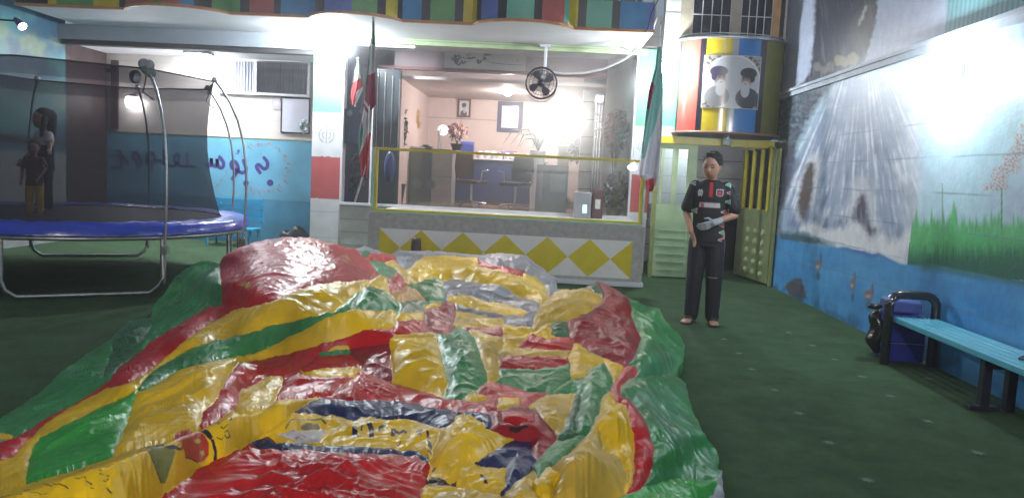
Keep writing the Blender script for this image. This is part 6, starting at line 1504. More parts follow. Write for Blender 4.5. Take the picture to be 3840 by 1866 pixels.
PANELS = [
 ('A', RED, .02, OUT),
 ('A', GRN, .03, [(-80, 880), (0, 850), (190, 730), (280, 640), (400, 560), (520, 480), (600, 405), (710, 385), (722, 335), (770, 270), (820, 195), (900, 140), (960, 124), (1040, 140), (1040, 360), (980, 400), (700, 600), (500, 720), (380, 790), (230, 870), (100, 930), (-80, 1000)]),
 ('A', DGR, .03, [(525, 495), (600, 405), (705, 385), (712, 430), (650, 530), (560, 620), (480, 680), (520, 560)]),
 ('A', YEL, .01, [(-80, 930), (60, 938), (40, 962), (-80, 962)]),
 ('A', RED, .05, [(1130, 345), (980, 350), (830, 440), (700, 520), (640, 575), (545, 640), (515, 690), (400, 770), (230, 850), (100, 940), (0, 1000), (-80, 1040), (-80, 1100), (0, 1070), (60, 1040), (200, 900), (330, 810), (500, 730), (600, 700), (680, 660), (780, 570), (900, 480), (950, 440), (1100, 360)]),
 ('A', YEL, .06, [(600, 700), (680, 660), (760, 600), (830, 545), (920, 470), (1080, 370), (1200, 345), (1290, 320), (1440, 250), (1560, 235), (1727, 225), (1780, 207), (1801, 214), (1818, 290), (1730, 270), (1690, 265), (1640, 330), (1560, 380), (1500, 395), (1290, 430), (1150, 475), (900, 530), (800, 590), (700, 660), (640, 720)]),
 ('A', GRN, .05, [(640, 735), (660, 715), (720, 650), (850, 570), (930, 535), (1150, 475), (1260, 440), (1430, 400), (1560, 375), (1650, 300), (1700, 262), (1740, 255), (1810, 290), (1850, 310), (1862, 345), (1855, 385), (1800, 365), (1680, 355), (1560, 385), (1460, 430), (1390, 465), (1200, 560), (1000, 590), (840, 640), (690, 730)]),
 ('A', YEL, .07, [(640, 740), (690, 730), (840, 640), (1010, 600), (1200, 560), (1400, 470), (1470, 425), (1530, 395), (1600, 375), (1660, 360), (1840, 366), (1848, 400), (1842, 440), (1800, 455), (1700, 455), (1640, 485), (1510, 520), (1300, 580), (1120, 610), (1060, 680), (1010, 780), (950, 840), (935, 905), (700, 975), (500, 1060), (520, 1020), (570, 930), (600, 830)]),
 ('A', YEL, .05, [(-80, 1100), (0, 1070), (60, 1040), (200, 900), (330, 810), (500, 730), (600, 700), (660, 715), (640, 740), (480, 800), (300, 900), (180, 960), (150, 1010), (130, 1080), (120, 1165), (0, 1190), (-80, 1200)]),
 ('A', BGR, .05, [(640, 740), (610, 830), (575, 930), (520, 1035), (400, 1085), (260, 1115), (118, 1170), (130, 1080), (150, 1010), (190, 960), (300, 900), (420, 850), (520, 800)]),
 ('A', RED, .05, [(1120, 610), (1300, 580), (1510, 520), (1640, 485), (1700, 455), (1800, 452), (1842, 443), (1830, 510), (1700, 530), (1600, 540), (1500, 565), (1460, 600), (1330, 640), (1250, 690), (1120, 740), (1110, 790), (1060, 850), (930, 905), (950, 840), (1010, 780), (1060, 680)]),
 ('Z2', RED, .05, [(1090, 60), (1340, 40), (1440, 120), (1420, 150), (1050, 180), (970, 200)]),
 ('Z2', YEL, .03, [(965, 205), (1050, 180), (1420, 150), (1390, 222), (1050, 215)]),
 ('Z2', GRN, .02, [(1090, 45), (1330, 5), (1350, 20), (1330, 40), (1100, 62)]),
 ('Z3', YEL, .02, [(80, 1030), (100, 1000), (250, 975), (245, 1020)]),
 ('Z2', RED, .05, [(960, 215), (1370, 235), (1280, 280), (1200, 370), (1110, 385), (960, 390), (740, 390), (790, 320)]),
 ('A', MAR, .05, [(1631, 549), (1812, 522), (1817, 575), (1833, 671), (1830, 690), (1794, 684), (1715, 660), (1681, 615)]),
 ('A', RED, .06, [(1652, 690), (1672, 655), (1715, 660), (1830, 700), (1991, 746), (2066, 780), (2130, 785), (2112, 822), (1990, 812), (1884, 790), (1687, 784), (1495, 773), (1546, 756)]),
 ('A', NAV, .05, [(1484, 775), (1715, 784), (1884, 795), (1991, 812), (2066, 823), (2119, 838), (2113, 872), (2095, 901), (2049, 916), (1991, 901), (1912, 880), (1855, 871), (1715, 863), (1653, 885), (1591, 860), (1546, 851), (1512, 857), (1377, 834), (1434, 795)]),
 ('Z4', NAV, .04, [(250, 510), (340, 495), (420, 515), (520, 540), (530, 600), (480, 620), (450, 570), (350, 525)]),
 ('A', YEL, .05, [(1377, 834), (1512, 860), (1546, 848), (1591, 860), (1653, 891), (1687, 863), (1827, 871), (1855, 868), (1929, 880), (1991, 902), (2049, 919), (2043, 953), (2003, 1058), (1991, 1031), (1912, 1003), (1878, 1014), (1715, 998), (1540, 986), (1394, 981), (1293, 986), (1259, 953), (1220, 953), (1265, 908), (1338, 863)]),
 ('Z2', WHT, .015, [(750, 712), (830, 690), (1150, 670), (1110, 760), (930, 772), (850, 740)]),
 ('Z2', NAV, .06, [(520, 775), (580, 740), (690, 735), (740, 780), (1000, 770), (1190, 790), (1500, 810), (1780, 830), (1860, 815), (1991, 890), (1991, 935), (1890, 860), (1840, 882), (1500, 855), (1200, 835), (900, 835), (720, 825), (600, 825), (540, 800)]),
 ('A', YEL, .09, [(-80, 1215), (0, 1190), (120, 1160), (290, 1110), (480, 1050), (700, 980), (920, 915), (961, 896), (1096, 818), (1160, 800), (1276, 773), (1411, 765), (1479, 759), (1495, 764), (1430, 800), (1360, 835), (1299, 896), (1231, 941), (1164, 981), (1017, 1048), (927, 1105), (871, 1138), (800, 1190), (710, 1252), (600, 1340), (560, 1420), (-80, 1420)]),
 ('Z2', YEL, .05, [(430, 445), (440, 350), (560, 290), (700, 208), (750, 240), (785, 320), (740, 392), (680, 460), (500, 520), (400, 500)]),
 ('A', RED, .06, [(560, 1420), (600, 1340), (710, 1252), (871, 1138), (927, 1105), (1017, 1048), (1164, 981), (1230, 1012), (1400, 1017), (1540, 1018), (1715, 1030), (1910, 1045), (1935, 1032), (1985, 1068), (2003, 1085), (2003, 1130), (1975, 1170), (1958, 1252), (1950, 1420)]),
 ('Z4', YEL, .07, [(200, 600), (270, 530), (350, 525), (400, 560), (450, 570), (480, 640), (710, 710), (560, 800), (380, 910), (340, 912), (430, 920), (640, 955), (635, 1090), (600, 1150), (560, 1170), (500, 1150), (400, 1130), (200, 1060), (0, 1025), (30, 940), (20, 880), (90, 700), (100, 635)]),
 ('Z4', NAV, .06, [(380, 912), (560, 800), (710, 710), (830, 740), (850, 840), (890, 880), (860, 920), (740, 1020), (620, 1130), (590, 1155), (632, 1090), (640, 955), (430, 920)]),
 ('Z4', TAN, .05, [(-40, 1215), (40, 1190), (150, 1130), (300, 1125), (420, 1140), (590, 1170), (620, 1215), (620, 1520), (-60, 1520)]),
 ('Z4', YEL, .03, [(-40, 1110), (0, 1100), (100, 1110), (300, 1125), (150, 1130), (40, 1190), (-40, 1215)]),
 ('Z4', MAR, .07, [(520, 490), (600, 480), (700, 460), (850, 500), (880, 470), (960, 590), (1030, 660), (1060, 700), (960, 800), (885, 895), (850, 840), (830, 740), (700, 722), (710, 700), (530, 650), (520, 560)]),
 ('Z4', RED, .04, [(600, 500), (700, 490), (860, 520), (870, 570), (740, 592), (620, 560)]),
 ('Z4', RED, .04, [(220, 490), (240, 405), (380, 425), (580, 390), (560, 462), (480, 500), (280, 492)]),
 ('Z4', YEL, .02, [(330, 400), (380, 365), (480, 375), (470, 392), (380, 410)]),
 ('Z4', YEL, .02, [(575, 395), (750, 398), (755, 420), (650, 450), (568, 465)]),
 ('Z4', RED, .05, [(395, 375), (460, 300), (540, 258), (700, 300), (800, 335), (960, 350), (940, 400), (850, 430), (760, 430), (755, 400), (580, 393)]),
 ('Z4', TAN, .05, [(845, 440), (960, 370), (1190, 353), (1150, 500), (1110, 620), (1060, 700), (1030, 650), (960, 570), (880, 480)]),
 ('Z4', DGR, .04, [(1190, 370), (1240, 370), (1230, 480), (1190, 560), (1190, 640), (1225, 690), (1150, 740), (1080, 760), (1060, 700), (1110, 620), (1150, 500)]),
 ('Z4', GRN, .09, [(1270, 220), (1330, 150), (1420, 95), (1490, 200), (1500, 270), (1440, 340), (1400, 400), (1390, 490), (1340, 600), (1270, 690), (1190, 655), (1190, 560), (1230, 480), (1240, 370), (1190, 345), (1010, 352), (1060, 300), (1150, 240)]),
 ('Z4', GRN, .05, [(580, 145), (850, 160), (1130, 130), (1170, 180), (1150, 240), (1060, 300), (1010, 352), (800, 330), (548, 250), (600, 230)]),
 ('Z4', RED, .04, [(580, 70), (700, 40), (1000, 50), (1130, 80), (1120, 132), (850, 158), (600, 142)]),
 ('B', MAR, .07, [(1285, 225), (1350, 245), (1450, 305), (1445, 390), (1495, 490), (1480, 560), (1450, 610), (1400, 625), (1310, 590), (1250, 555), (1215, 520), (1170, 500), (1150, 430), (1190, 400), (1270, 370), (1310, 330), (1300, 280), (1280, 255)]),
 ('Z4', YEL, .05, [(1130, 80), (1150, 45), (1200, -20), (1225, -45), (1300, 20), (1420, 70), (1590, 130), (1540, 220), (1500, 270), (1490, 200), (1420, 95), (1330, 150), (1270, 220), (1160, 220), (1150, 160), (1200, 110)]),
 ('B', GRN, .06, [(1440, 305), (1540, 355), (1590, 350), (1615, 405), (1690, 475), (1715, 530), (1710, 600), (1670, 668), (1580, 700), (1480, 690), (1485, 640), (1440, 615), (1480, 560), (1500, 500), (1450, 390)]),
 ('Z4', GRN, .06, [(1565, 290), (1650, 230), (1700, 225), (1850, 210), (1960, 190), (2020, 190), (2100, 260), (2125, 420), (2145, 540), (2250, 700), (2360, 820), (2375, 930), (2330, 1010), (2000, 1040), (1750, 1085), (1715, 1110), (1790, 1020), (1825, 900), (1825, 780), (1790, 640), (1720, 500), (1640, 390), (1560, 350)]),
 ('Z4', TAN, .10, [(1240, 735), (1340, 600), (1400, 640), (1420, 780), (1560, 860), (1620, 960), (1600, 1080), (1590, 1150), (1540, 1190), (1450, 1220), (1450, 1520), (560, 1520), (600, 1160), (740, 1030), (870, 940), (890, 1040), (960, 960), (1080, 850)]),
 ('Z4', YEL, .09, [(1340, 605), (1390, 490), (1400, 400), (1440, 340), (1490, 330), (1520, 425), (1600, 430), (1640, 560), (1670, 740), (1665, 870), (1670, 950), (1640, 1060), (1595, 1150), (1615, 1000), (1560, 865), (1420, 790), (1400, 650)]),
 ('Z4', YEL, .03, [(880, 1045), (960, 950), (1000, 950), (1060, 990), (1020, 1080), (1000, 1190), (880, 1140), (860, 1060)]),
 ('Z4', RED, .09, [(1590, 128), (1690, 122), (1697, 170), (1650, 230), (1570, 290), (1560, 350), (1640, 390), (1720, 500), (1790, 640), (1825, 780), (1825, 900), (1790, 1020), (1730, 1105), (1640, 1155), (1590, 1155), (1650, 1060), (1680, 950), (1665, 870), (1675, 740), (1640, 560), (1600, 430), (1520, 425), (1490, 330), (1500, 270), (1540, 220)]),
 ('Z4', GRN, .05, [(1270, 688), (1240, 722), (1080, 850), (960, 950), (900, 1037), (870, 950), (848, 920), (960, 810), (1060, 730), (1190, 688)]),
 ('Z4', BGR, .05, [(1440, 1220), (1700, 1120), (2000, 1050), (2295, 1018), (2350, 1060), (2310, 1150), (2230, 1220), (2200, 1530), (1440, 1530)]),
 ('Z4', GRY, .02, [(2345, 1060), (2375, 950), (2400, 960), (2420, 1215), (2440, 1530), (2200, 1530), (2230, 1220), (2310, 1150)]),
 ('B', DGR, .02, [(1232, 265), (1290, 240), (1322, 290), (1322, 325), (1280, 275)]),
 ('B', YEL, .04, [(985, 480), (1060, 430), (1085, 450), (1060, 480), (1110, 500), (1050, 492), (1000, 482)]),
 ('B', DGR, .03, [(1070, 440), (1150, 430), (1162, 490), (1100, 492)]),
 ('B', TAN, .07, [(1052, 330), (1110, 290), (1190, 272), (1250, 270), (1300, 290), (1320, 325), (1260, 370), (1150, 410), (1060, 430), (985, 475), (1000, 400)]),
 ('B', RED, .05, [(920, 545), (940, 520), (988, 475), (1060, 500), (1165, 498), (1172, 555)]),
 ('B', TAN, .03, [(835, 578), (850, 545), (920, 546), (1172, 558), (1157, 592), (1000, 582)]),
 ('B', TAN, .06, [(690, 455), (790, 470), (850, 498), (862, 540), (832, 580), (832, 650), (825, 692), (790, 692), (775, 650), (760, 600), (740, 530), (720, 490)]),
 ('B', YEL, .05, [(850, 440), (980, 450), (990, 472), (930, 520), (920, 546), (850, 546), (858, 500)]),
 ('B', GRN, .07, [(605, 455), (650, 445), (685, 458), (700, 480), (725, 520), (745, 590), (775, 640), (775, 680), (740, 720), (650, 772), (570, 777), (590, 700), (580, 640), (560, 560), (545, 500), (540, 475)]),
 ('B', YEL, .07, [(328, 500), (350, 480), (450, 472), (540, 475), (547, 510), (560, 560), (580, 630), (597, 710), (580, 762), (500, 740), (338, 700), (335, 620), (323, 540)]),
 ('Z3', RED, .04, [(665, 760), (910, 758), (1000, 862), (655, 862)]),
 ('Z3', TAN, .02, [(615, 935), (650, 890), (960, 870), (1000, 880), (990, 900), (660, 905)]),
 ('Z3', YEL, .03, [(688, 690), (900, 680), (907, 752), (668, 762)]),
 ('Z3', DGR, .04, [(690, 610), (880, 578), (935, 600), (907, 682), (700, 692)]),
 ('Z3', GRN, .07, [(300, 640), (330, 560), (380, 470), (470, 470), (580, 490), (612, 560), (690, 590), (702, 650), (682, 722), (655, 665), (600, 660), (480, 662)]),
 ('Z3', YEL, .04, [(400, 460), (470, 385), (540, 362), (582, 380), (604, 520), (560, 485), (470, 468)]),
 ('Z3', ORA, .05, [(625, 522), (760, 458), (870, 540), (905, 572), (780, 592), (680, 602)]),
 ('Z3', RED, .05, [(588, 400), (660, 340), (690, 345), (760, 432), (722, 500), (618, 522)]),
 ('Z3', GRN, .05, [(455, 238), (560, 258), (672, 330), (655, 370), (590, 390), (530, 352), (485, 300)]),
 ('Z3', RED, .04, [(425, 180), (560, 180), (665, 200), (735, 262), (705, 272), (630, 228), (560, 262), (450, 232)]),
 ('Z3', TAN, .05, [(558, 260), (630, 225), (722, 300), (845, 430), (750, 432), (680, 330)]),
 ('Z3', GRY, .03, [(265, 128), (400, 100), (520, 140), (650, 180), (560, 182), (430, 182), (340, 172)]),
 ('Z3', DGR, .02, [(345, 160), (428, 158), (440, 192), (380, 196)]),
 ('Z3', GRY, .06, [(640, 170), (780, 135), (940, 135), (1100, 145), (1400, 172), (1600, 150), (1800, 170), (1960, 280), (2100, 385), (2100, 485), (2040, 500), (1980, 560), (1995, 500), (1965, 440), (1880, 380), (1790, 330), (1590, 280), (1500, 300), (1380, 230), (1200, 200), (960, 195), (860, 230), (750, 322), (695, 270)]),
 ('Z3', YEL, .07, [(755, 322), (860, 230), (960, 190), (1370, 210), (1380, 290), (1580, 320), (1620, 360), (1780, 340), (1900, 380), (1970, 470), (1992, 550), (1940, 602), (1900, 592), (1740, 560), (1620, 460), (1400, 420), (1160, 400), (1060, 412), (980, 385), (850, 432), (800, 390)]),
 ('Z3', GRN, .06, [(770, 455), (860, 430), (980, 383), (1042, 383), (1082, 440), (1095, 560), (1060, 592), (940, 595), (900, 530), (860, 470)]),
 ('Z3', RED, .02, [(1378, 230), (1500, 268), (1590, 320), (1400, 292)]),
 ('Z3', RED, .02, [(1600, 280), (1685, 308), (1785, 330), (1777, 372), (1640, 350), (1590, 320)]),
 ('Z3', GRY, .05, [(1082, 432), (1160, 400), (1400, 428), (1620, 462), (1740, 565), (1900, 598), (1915, 660), (1825, 682), (1620, 602), (1450, 582), (1340, 540), (1130, 542), (1100, 562)]),
 ('Z3', YEL, .06, [(1130, 545), (1250, 530), (1460, 602), (1620, 610), (1832, 682), (1770, 732), (1640, 712), (1450, 662), (1380, 672), (1180, 605)]),
 ('Z3', GRY, .03, [(1180, 620), (1400, 680), (1640, 720), (1780, 722), (1918, 660), (1880, 740), (1845, 812), (1620, 802), (1600, 742), (1480, 712), (1380, 700), (1190, 652)]),
 ('Z3', TAN, .05, [(1183, 680), (1380, 700), (1500, 740), (1592, 730), (1612, 812), (1490, 812), (1300, 822), (1168, 802)]),
 ('Z3', MAR, .08, [(915, 612), (1080, 588), (1172, 600), (1192, 700), (1172, 822), (1130, 872), (958, 862), (908, 760)]),
 ('Z3', YEL, .01, [(918, 640), (960, 622), (1060, 595), (1050, 630), (920, 668)]),
 ('Z3', YEL, .04, [(1600, 802), (1845, 822), (1875, 860), (1780, 902), (1600, 882)]),
 ('Z3', RED, .04, [(1250, 822), (1500, 818), (1590, 808), (1612, 892), (1540, 892), (1400, 852)]),
 ('A', RED, .05, [(1025, 150), (1040, 105), (1100, 68), (1200, 35), (1330, 10), (1450, 15), (1560, 42), (1660, 84), (1720, 165), (1773, 205), (1727, 225), (1600, 232), (1440, 250), (1290, 320), (1200, 345), (1035, 350)]),
]
# printed marks lying flat in their panel: (crop, linear colour, outline)
K_ = (.03, .02, .035)
def brush(tag_, pts, w):
    L, R_ = [], []
    for i, (x, y) in enumerate(pts):
        a = pts[max(0, i - 1)]; b = pts[min(len(pts) - 1, i + 1)]; dx, dy = b[0] - a[0], b[1] - a[1]; l = math.hypot(dx, dy) or 1
        L.append((x - dy / l * w, y + dx / l * w)); R_.append((x + dy / l * w, y - dx / l * w))
    return L + R_[::-1]
MARKS = [
 ('Z1', (.20, .20, .03), [(1120, 830), (1160, 812), (1250, 840), (1340, 920), (1290, 1050), (1260, 1130), (1230, 1130), (1195, 1060), (1160, 960), (1125, 890)]),
 ('Z1', (.03, .03, .06), [(1255, 850), (1330, 860), (1390, 905), (1370, 915), (1290, 890)]),
 ('Z1', (.48, .05, .03), [(1300, 770), (1360, 725), (1440, 705), (1500, 720), (1560, 770), (1590, 830), (1590, 900), (1555, 950), (1500, 962), (1450, 945), (1415, 960), (1410, 915), (1375, 890), (1385, 850), (1340, 810)]),
 ('Z1', (.55, .45, .10), [(1480, 800), (1510, 792), (1530, 815), (1515, 838), (1485, 830)]), ('Z1', (.55, .45, .10), [(1520, 895), (1550, 882), (1562, 905), (1535, 922)]),
 ('Z1', K_, [(1490, 700), (1550, 690), (1590, 725), (1625, 790), (1600, 810), (1560, 760), (1520, 720)]), ('Z1', K_, [(1605, 805), (1630, 800), (1655, 870), (1652, 925), (1628, 935), (1632, 880)]),
]
for p_, w_ in (([(1120, 850), (1150, 812), (1250, 838)], 4), ([(1125, 880), (1165, 985), (1200, 1080), (1230, 1130)], 4), ([(1375, 850), (1340, 880)], 3), ([(1410, 955), (1450, 945), (1500, 962), (1530, 950)], 4), ([(1650, 790), (1690, 805), (1700, 790)], 4), ([(1680, 700), (1700, 720), (1735, 700)], 5),
               ([(1655, 655), (1675, 660)], 9), ([(1765, 620), (1758, 655)], 6), ([(1712, 755), (1745, 748), (1755, 780), (1725, 795), (1710, 775)], 5),
               ([(330, 1125), (370, 1140), (400, 1160)], 5), ([(400, 1130), (440, 1155), (500, 1170), (520, 1190)], 5), ([(180, 1165), (200, 1180), (225, 1175)], 4), ([(600, 1005), (630, 1015), (650, 1000)], 4), ([(680, 1005), (710, 1015)], 4), ([(750, 1040), (775, 1055)], 4), ([(755, 1085), (790, 1090)], 4), ([(570, 1095), (600, 1105), (640, 1100), (660, 1120)], 4), ([(655, 1140), (690, 1165), (700, 1185)], 5),
               ([(790, 1140), (800, 1155), (825, 1140), (820, 1125)], 4), ([(810, 1200), (830, 1220), (850, 1240)], 5), ([(230, 1220), (280, 1215), (310, 1240), (360, 1235)], 4), ([(0, 1220), (40, 1235), (80, 1222)], 4), ([(690, 1215), (720, 1225)], 4), ([(815, 1095), (835, 1105)], 4), ([(120, 1240), (170, 1250)], 4)):
    MARKS.append(('Z1', K_, brush('Z1', p_, w_)))
for p_, w_ in (([(1380, 660), (1395, 700), (1400, 745)], 22), ([(1420, 665), (1455, 655), (1450, 700)], 8), ([(1500, 640), (1535, 690), (1530, 750)], 22), ([(1590, 700), (1600, 670), (1650, 655), (1640, 640)], 9), ([(1715, 680), (1710, 745)], 18), ([(1720, 690), (1760, 720), (1800, 690), (1825, 715)], 12), ([(1960, 690), (1940, 720), (1925, 760)], 15), ([(1900, 700), (1955, 685)], 8), ([(1735, 790), (1755, 805), (1775, 785)], 4), ([(1995, 720), (2010, 760)], 12), ([(2000, 850), (2030, 870)], 8)):
    MARKS.append(('Z2', K_, brush('Z2', p_, w_)))
MARKS += [('Z2', (.06, .12, .04), brush('Z2', [(820, 670), (870, 600), (1110, 605), (1160, 640)], 5)), ('Z2', (.16, .13, .03), [(950, 640), (1000, 625), (1090, 635), (1110, 665), (980, 672), (945, 665)]),
          ('Z2', (.4, .22, .2), brush('Z2', [(870, 700), (1000, 740), (900, 755)], 6)),
          ('Z4', (.05, .03, .02), [(-10, 1045), (40, 1030), (100, 1040), (190, 1080), (245, 1068), (235, 1090), (180, 1092), (100, 1112), (20, 1100), (-10, 1075)]), ('Z4', (.05, .03, .02), [(425, 1030), (470, 1048), (495, 1088), (462, 1088), (450, 1065)]),
          ('Z4', (.03, .02, .06), [(0, 740), (30, 755), (45, 790), (40, 815), (15, 795)]), ('Z4', (.10, .04, .05), [(40, 985), (75, 955), (70, 980), (50, 1000)]),
          ('A', (.45, .28, .03), [(1118, 262), (1145, 255), (1172, 266), (1150, 280)]), ('Z3', (.42, .26, .08), [(185, 212), (225, 205), (272, 255), (240, 255)]),
          ('Z4', (.05, .02, .02), [(660, 640), (800, 640), (820, 665), (740, 682), (670, 668)])]
HPT = [(1350, 30, .72), (1200, 60, .69), (1550, 70, .68), (1350, 150, .665), (1200, 200, .63), (1060, 120, .58), (1050, 250, .54), (1300, 290, .60), (1690, 180, .58), (980, 170, .34), (1450, 230, .63), (1600, 160, .65), (1400, 380, .55), (1650, 250, .58),
 (900, 160, .28), (800, 250, .16), (740, 330, .10), (700, 400, .08), (600, 420, .07), (400, 575, .06), (190, 745, .05), (0, 865, .05), (900, 350, .30), (700, 560, .24), (400, 720, .20), (100, 880, .14), (550, 560, .16), (250, 760, .15),
 (900, 500, .38), (1300, 450, .53), (1600, 350, .55), (1800, 420, .44), (600, 720, .35), (1000, 700, .42), (400, 950, .36), (100, 1000, .26), (0, 1100, .30),
 (1250, 620, .30), (1180, 720, .30), (200, 1180, .50), (600, 1050, .50), (1000, 950, .50), (1250, 850, .46), (1450, 780, .36), (700, 1110, .56), (400, 1180, .56), (900, 1115, .38), (1164, 975, .36), (100, 1300, .5),
 (1300, 1150, .40), (1600, 1200, .42), (900, 1250, .40), (1300, 1300, .42), (1900, 1100, .34), (1600, 900, .32), (1900, 950, .32), (1500, 690, .34),
 (1700, 600, .32), (2000, 600, .36), (2200, 600, .36), (2400, 700, .32), (2600, 620, .30), (2450, 550, .30), (1900, 740, .30),
 (1860, 105, .40), (2000, 97, .46), (2300, 104, .49), (2450, 120, .46), (2540, 180, .40), (2600, 240, .28), (2200, 160, .49), (2400, 230, .43), (2100, 255, .36), (2400, 330, .32), (2150, 400, .32), (1720, 80, .32), (1750, 150, .38),
 (2700, 330, .40), (2780, 240, .40), (2900, 340, .36), (2950, 450, .30), (3070, 370, .14), (3180, 510, .10), (3140, 650, .08), (2950, 560, .30),
 (2980, 640, .30), (2900, 760, .38), (3030, 900, .32), (3040, 1050, .32), (2950, 1170, .32), (3200, 720, .08), (3220, 850, .10), (3330, 1030, .05), (3200, 1100, .10), (3120, 900, .20), (3100, 1030, .2),
 (2700, 1100, .46), (2850, 900, .44), (2500, 1200, .42), (3200, 1200, .13), (3375, 1200, .04), (2400, 880, .42), (2400, 1000, .36), (2200, 1000, .42), (3000, 1350, .3), (2000, 1350, .4)]
SL = .75
def crinkle(m):
    nt = m.node_tree; bp = [n for n in nt.nodes if n.type == 'BUMP'][0]; tc = [n for n in nt.nodes if n.type == 'TEX_COORD'][0]
    if bp.inputs['Normal'].is_linked: return
    n = nt.nodes.new('ShaderNodeTexNoise'); n.inputs['Scale'].default_value = 5; n.inputs['Detail'].default_value = 2
    ad = nt.nodes.new('ShaderNodeVectorMath'); ad.operation = 'MULTIPLY_ADD'; ad.inputs[1].default_value = (.25, .25, .25)
    nt.links.new(tc.outputs['Object'], n.inputs['Vector']); nt.links.new(n.outputs['Color'], ad.inputs[0]); nt.links.new(tc.outputs['Object'], ad.inputs[2])
    v = nt.nodes.new('ShaderNodeTexVoronoi'); v.feature = 'F1'; v.inputs['Scale'].default_value = 11; nt.links.new(ad.outputs[0], v.inputs['Vector'])
    b2 = nt.nodes.new('ShaderNodeBump'); b2.inputs['Strength'].default_value = .09; b2.inputs['Distance'].default_value = .03
    nt.links.new(v.outputs['Distance'], b2.inputs['Height']); nt.links.new(b2.outputs['Normal'], bp.inputs['Normal'])
def inflatable():
    st_ = 3.2
    us = np.arange(-64, 3400, st_); vs_ = np.arange(0, 1404, st_)
    U, Vv = np.meshgrid(us, vs_, indexing='ij'); nu, nv = U.shape
    # slightly uneven seams
    ju = U + 5 * noise2(U / 34, Vv / 34) + 1.0 * noise2(U / 14, Vv / 14); jv = Vv + 4 * noise2(U / 34 + 31, Vv / 34) + 1.0 * noise2(U / 14 + 7, Vv / 14)
    lab = np.full(U.shape, -1, int)
    for i, (tg, colr, th_, pts) in enumerate(PANELS):
        q = [XF[tg](x, y) for x, y in pts]
        a0, a1 = min(p[0] for p in q) - 12, max(p[0] for p in q) + 12; b0, b1 = min(p[1] for p in q) - 12, max(p[1] for p in q) + 12
        i0, i1 = np.searchsorted(us, [a0, a1]); j0, j1 = np.searchsorted(vs_, [b0, b1]); sl = (slice(i0, i1), slice(j0, j1))
        m = inside(q, ju[sl], jv[sl]); lab[sl][m] = i
    for _ in range(5):                                   # close hairline gaps between neighbouring panels
        for ax_, s_ in ((0, 1), (0, -1), (1, 1), (1, -1)):
            nb = np.roll(lab, s_, ax_); g_ = (lab == 0) & (nb > 0); lab[g_] = nb[g_]
    lab[~inside(OUT, ju, jv)] = -1
    # distance (cells) to nearest seam
    def dist(mask_edge, cap=34):
        d = np.where(mask_edge, 0.0, 99.0)
        for _ in range(cap):
            n = d.copy()
            n[1:] = np.minimum(n[1:], d[:-1] + 1); n[:-1] = np.minimum(n[:-1], d[1:] + 1); n[:, 1:] = np.minimum(n[:, 1:], d[:, :-1] + 1); n[:, :-1] = np.minimum(n[:, :-1], d[:, 1:] + 1)
            n[1:, 1:] = np.minimum(n[1:, 1:], d[:-1, :-1] + 1.41); n[:-1, :-1] = np.minimum(n[:-1, :-1], d[1:, 1:] + 1.41); n[1:, :-1] = np.minimum(n[1:, :-1], d[:-1, 1:] + 1.41); n[:-1, 1:] = np.minimum(n[:-1, 1:], d[1:, :-1] + 1.41)
            d = n
        return d
    e = np.zeros(U.shape, bool)
    e[1:] |= lab[1:] != lab[:-1]; e[:, 1:] |= lab[:, 1:] != lab[:, :-1]
    D = dist(e); eo = np.zeros(U.shape, bool); eo |= lab < 0; DO = dist(eo)
    # base height of the heap
    hp = np.array(HPT); num = np.zeros(U.shape); den = np.full(U.shape, 1e-9)
    for (a, b, h) in hp:
        w = 1 / (((U - a) * .8) ** 2 + ((Vv - b) * 1.5) ** 2 + 500) ** 1.7 * 1e8
        num += w * h; den += w
    Hb = num / den
    def blur(A, r, ax):
        c = np.cumsum(np.concatenate([np.repeat(A.take([0], ax), r + 1, ax), A, np.repeat(A.take([-1], ax), r, ax)], ax), ax)
        n = A.shape[ax]; return (c.take(range(2 * r + 1, 2 * r + 1 + n), ax) - c.take(range(0, n), ax)) / (2 * r + 1)
    for _ in range(3): Hb = blur(blur(Hb, 16, 0), 7, 1)
    px, py = U / 1.2445, 860 + Vv / 1.2445
    DX = np.array(CR)[None, None] * ((px - 1920) / FPX)[..., None] - np.array(CU)[None, None] * ((py - 933) / FPX)[..., None] + np.array(_f)[None, None]
    tube_i = [i for i, p in enumerate(PANELS) if p[1] == YEL and p[3][0] == (-80, 1215)][0]
    tb = lab == tube_i
    def sc(H_):
        t_ = (H_ - 1.4) / DX[..., 2]; return DX[..., 1] * t_ / FPX * st_ / 1.2445
    s0 = sc(Hb); th0 = np.array([p[2] for p in PANELS] + [0])[lab]
    HT = np.where(tb, .13 * np.sqrt(np.clip(1 - (np.clip(.22 - dist(~tb, 60) * s0, 0, .22) / .22) ** 2, 0, 1)), 0)
    HT = blur(blur(blur(HT, 8, 0), 8, 0), 4, 1)
    PL = th0 * (1 - np.exp(-D * s0 / 0.045)) * .20
    PL = blur(blur(blur(PL, 10, 0), 10, 0), 6, 1)
    Hr = Hb + HT + PL
    t0 = (Hr - 1.4) / DX[..., 2]
    Yr = DX[..., 1] * t0
    kk = -DX[..., 2] / DX[..., 1]
    for j in range(nv - 2, -1, -1):
        zp = 1.4 - kk[:, j + 1] * Yr[:, j + 1]
        Yr[:, j] = np.maximum(Yr[:, j], (1.4 - zp + SL * Yr[:, j + 1]) / (kk[:, j] + SL))
    Yr = blur(blur(blur(Yr, 7, 0), 7, 0), 2, 1)
    Hr = 1.4 - kk * Yr; Hr0 = Hr
    t0 = Yr / DX[..., 1]; X = DX[..., 0] * t0; Ytrue = DX[..., 1] * t0; Y = Ytrue - 1.3 * Hr
    scale = Ytrue / FPX * st_ / 1.2445                     # metres per cell
    dm = D * scale; dom = DO * scale
    th_ = np.array([p[2] for p in PANELS] + [0])[lab]
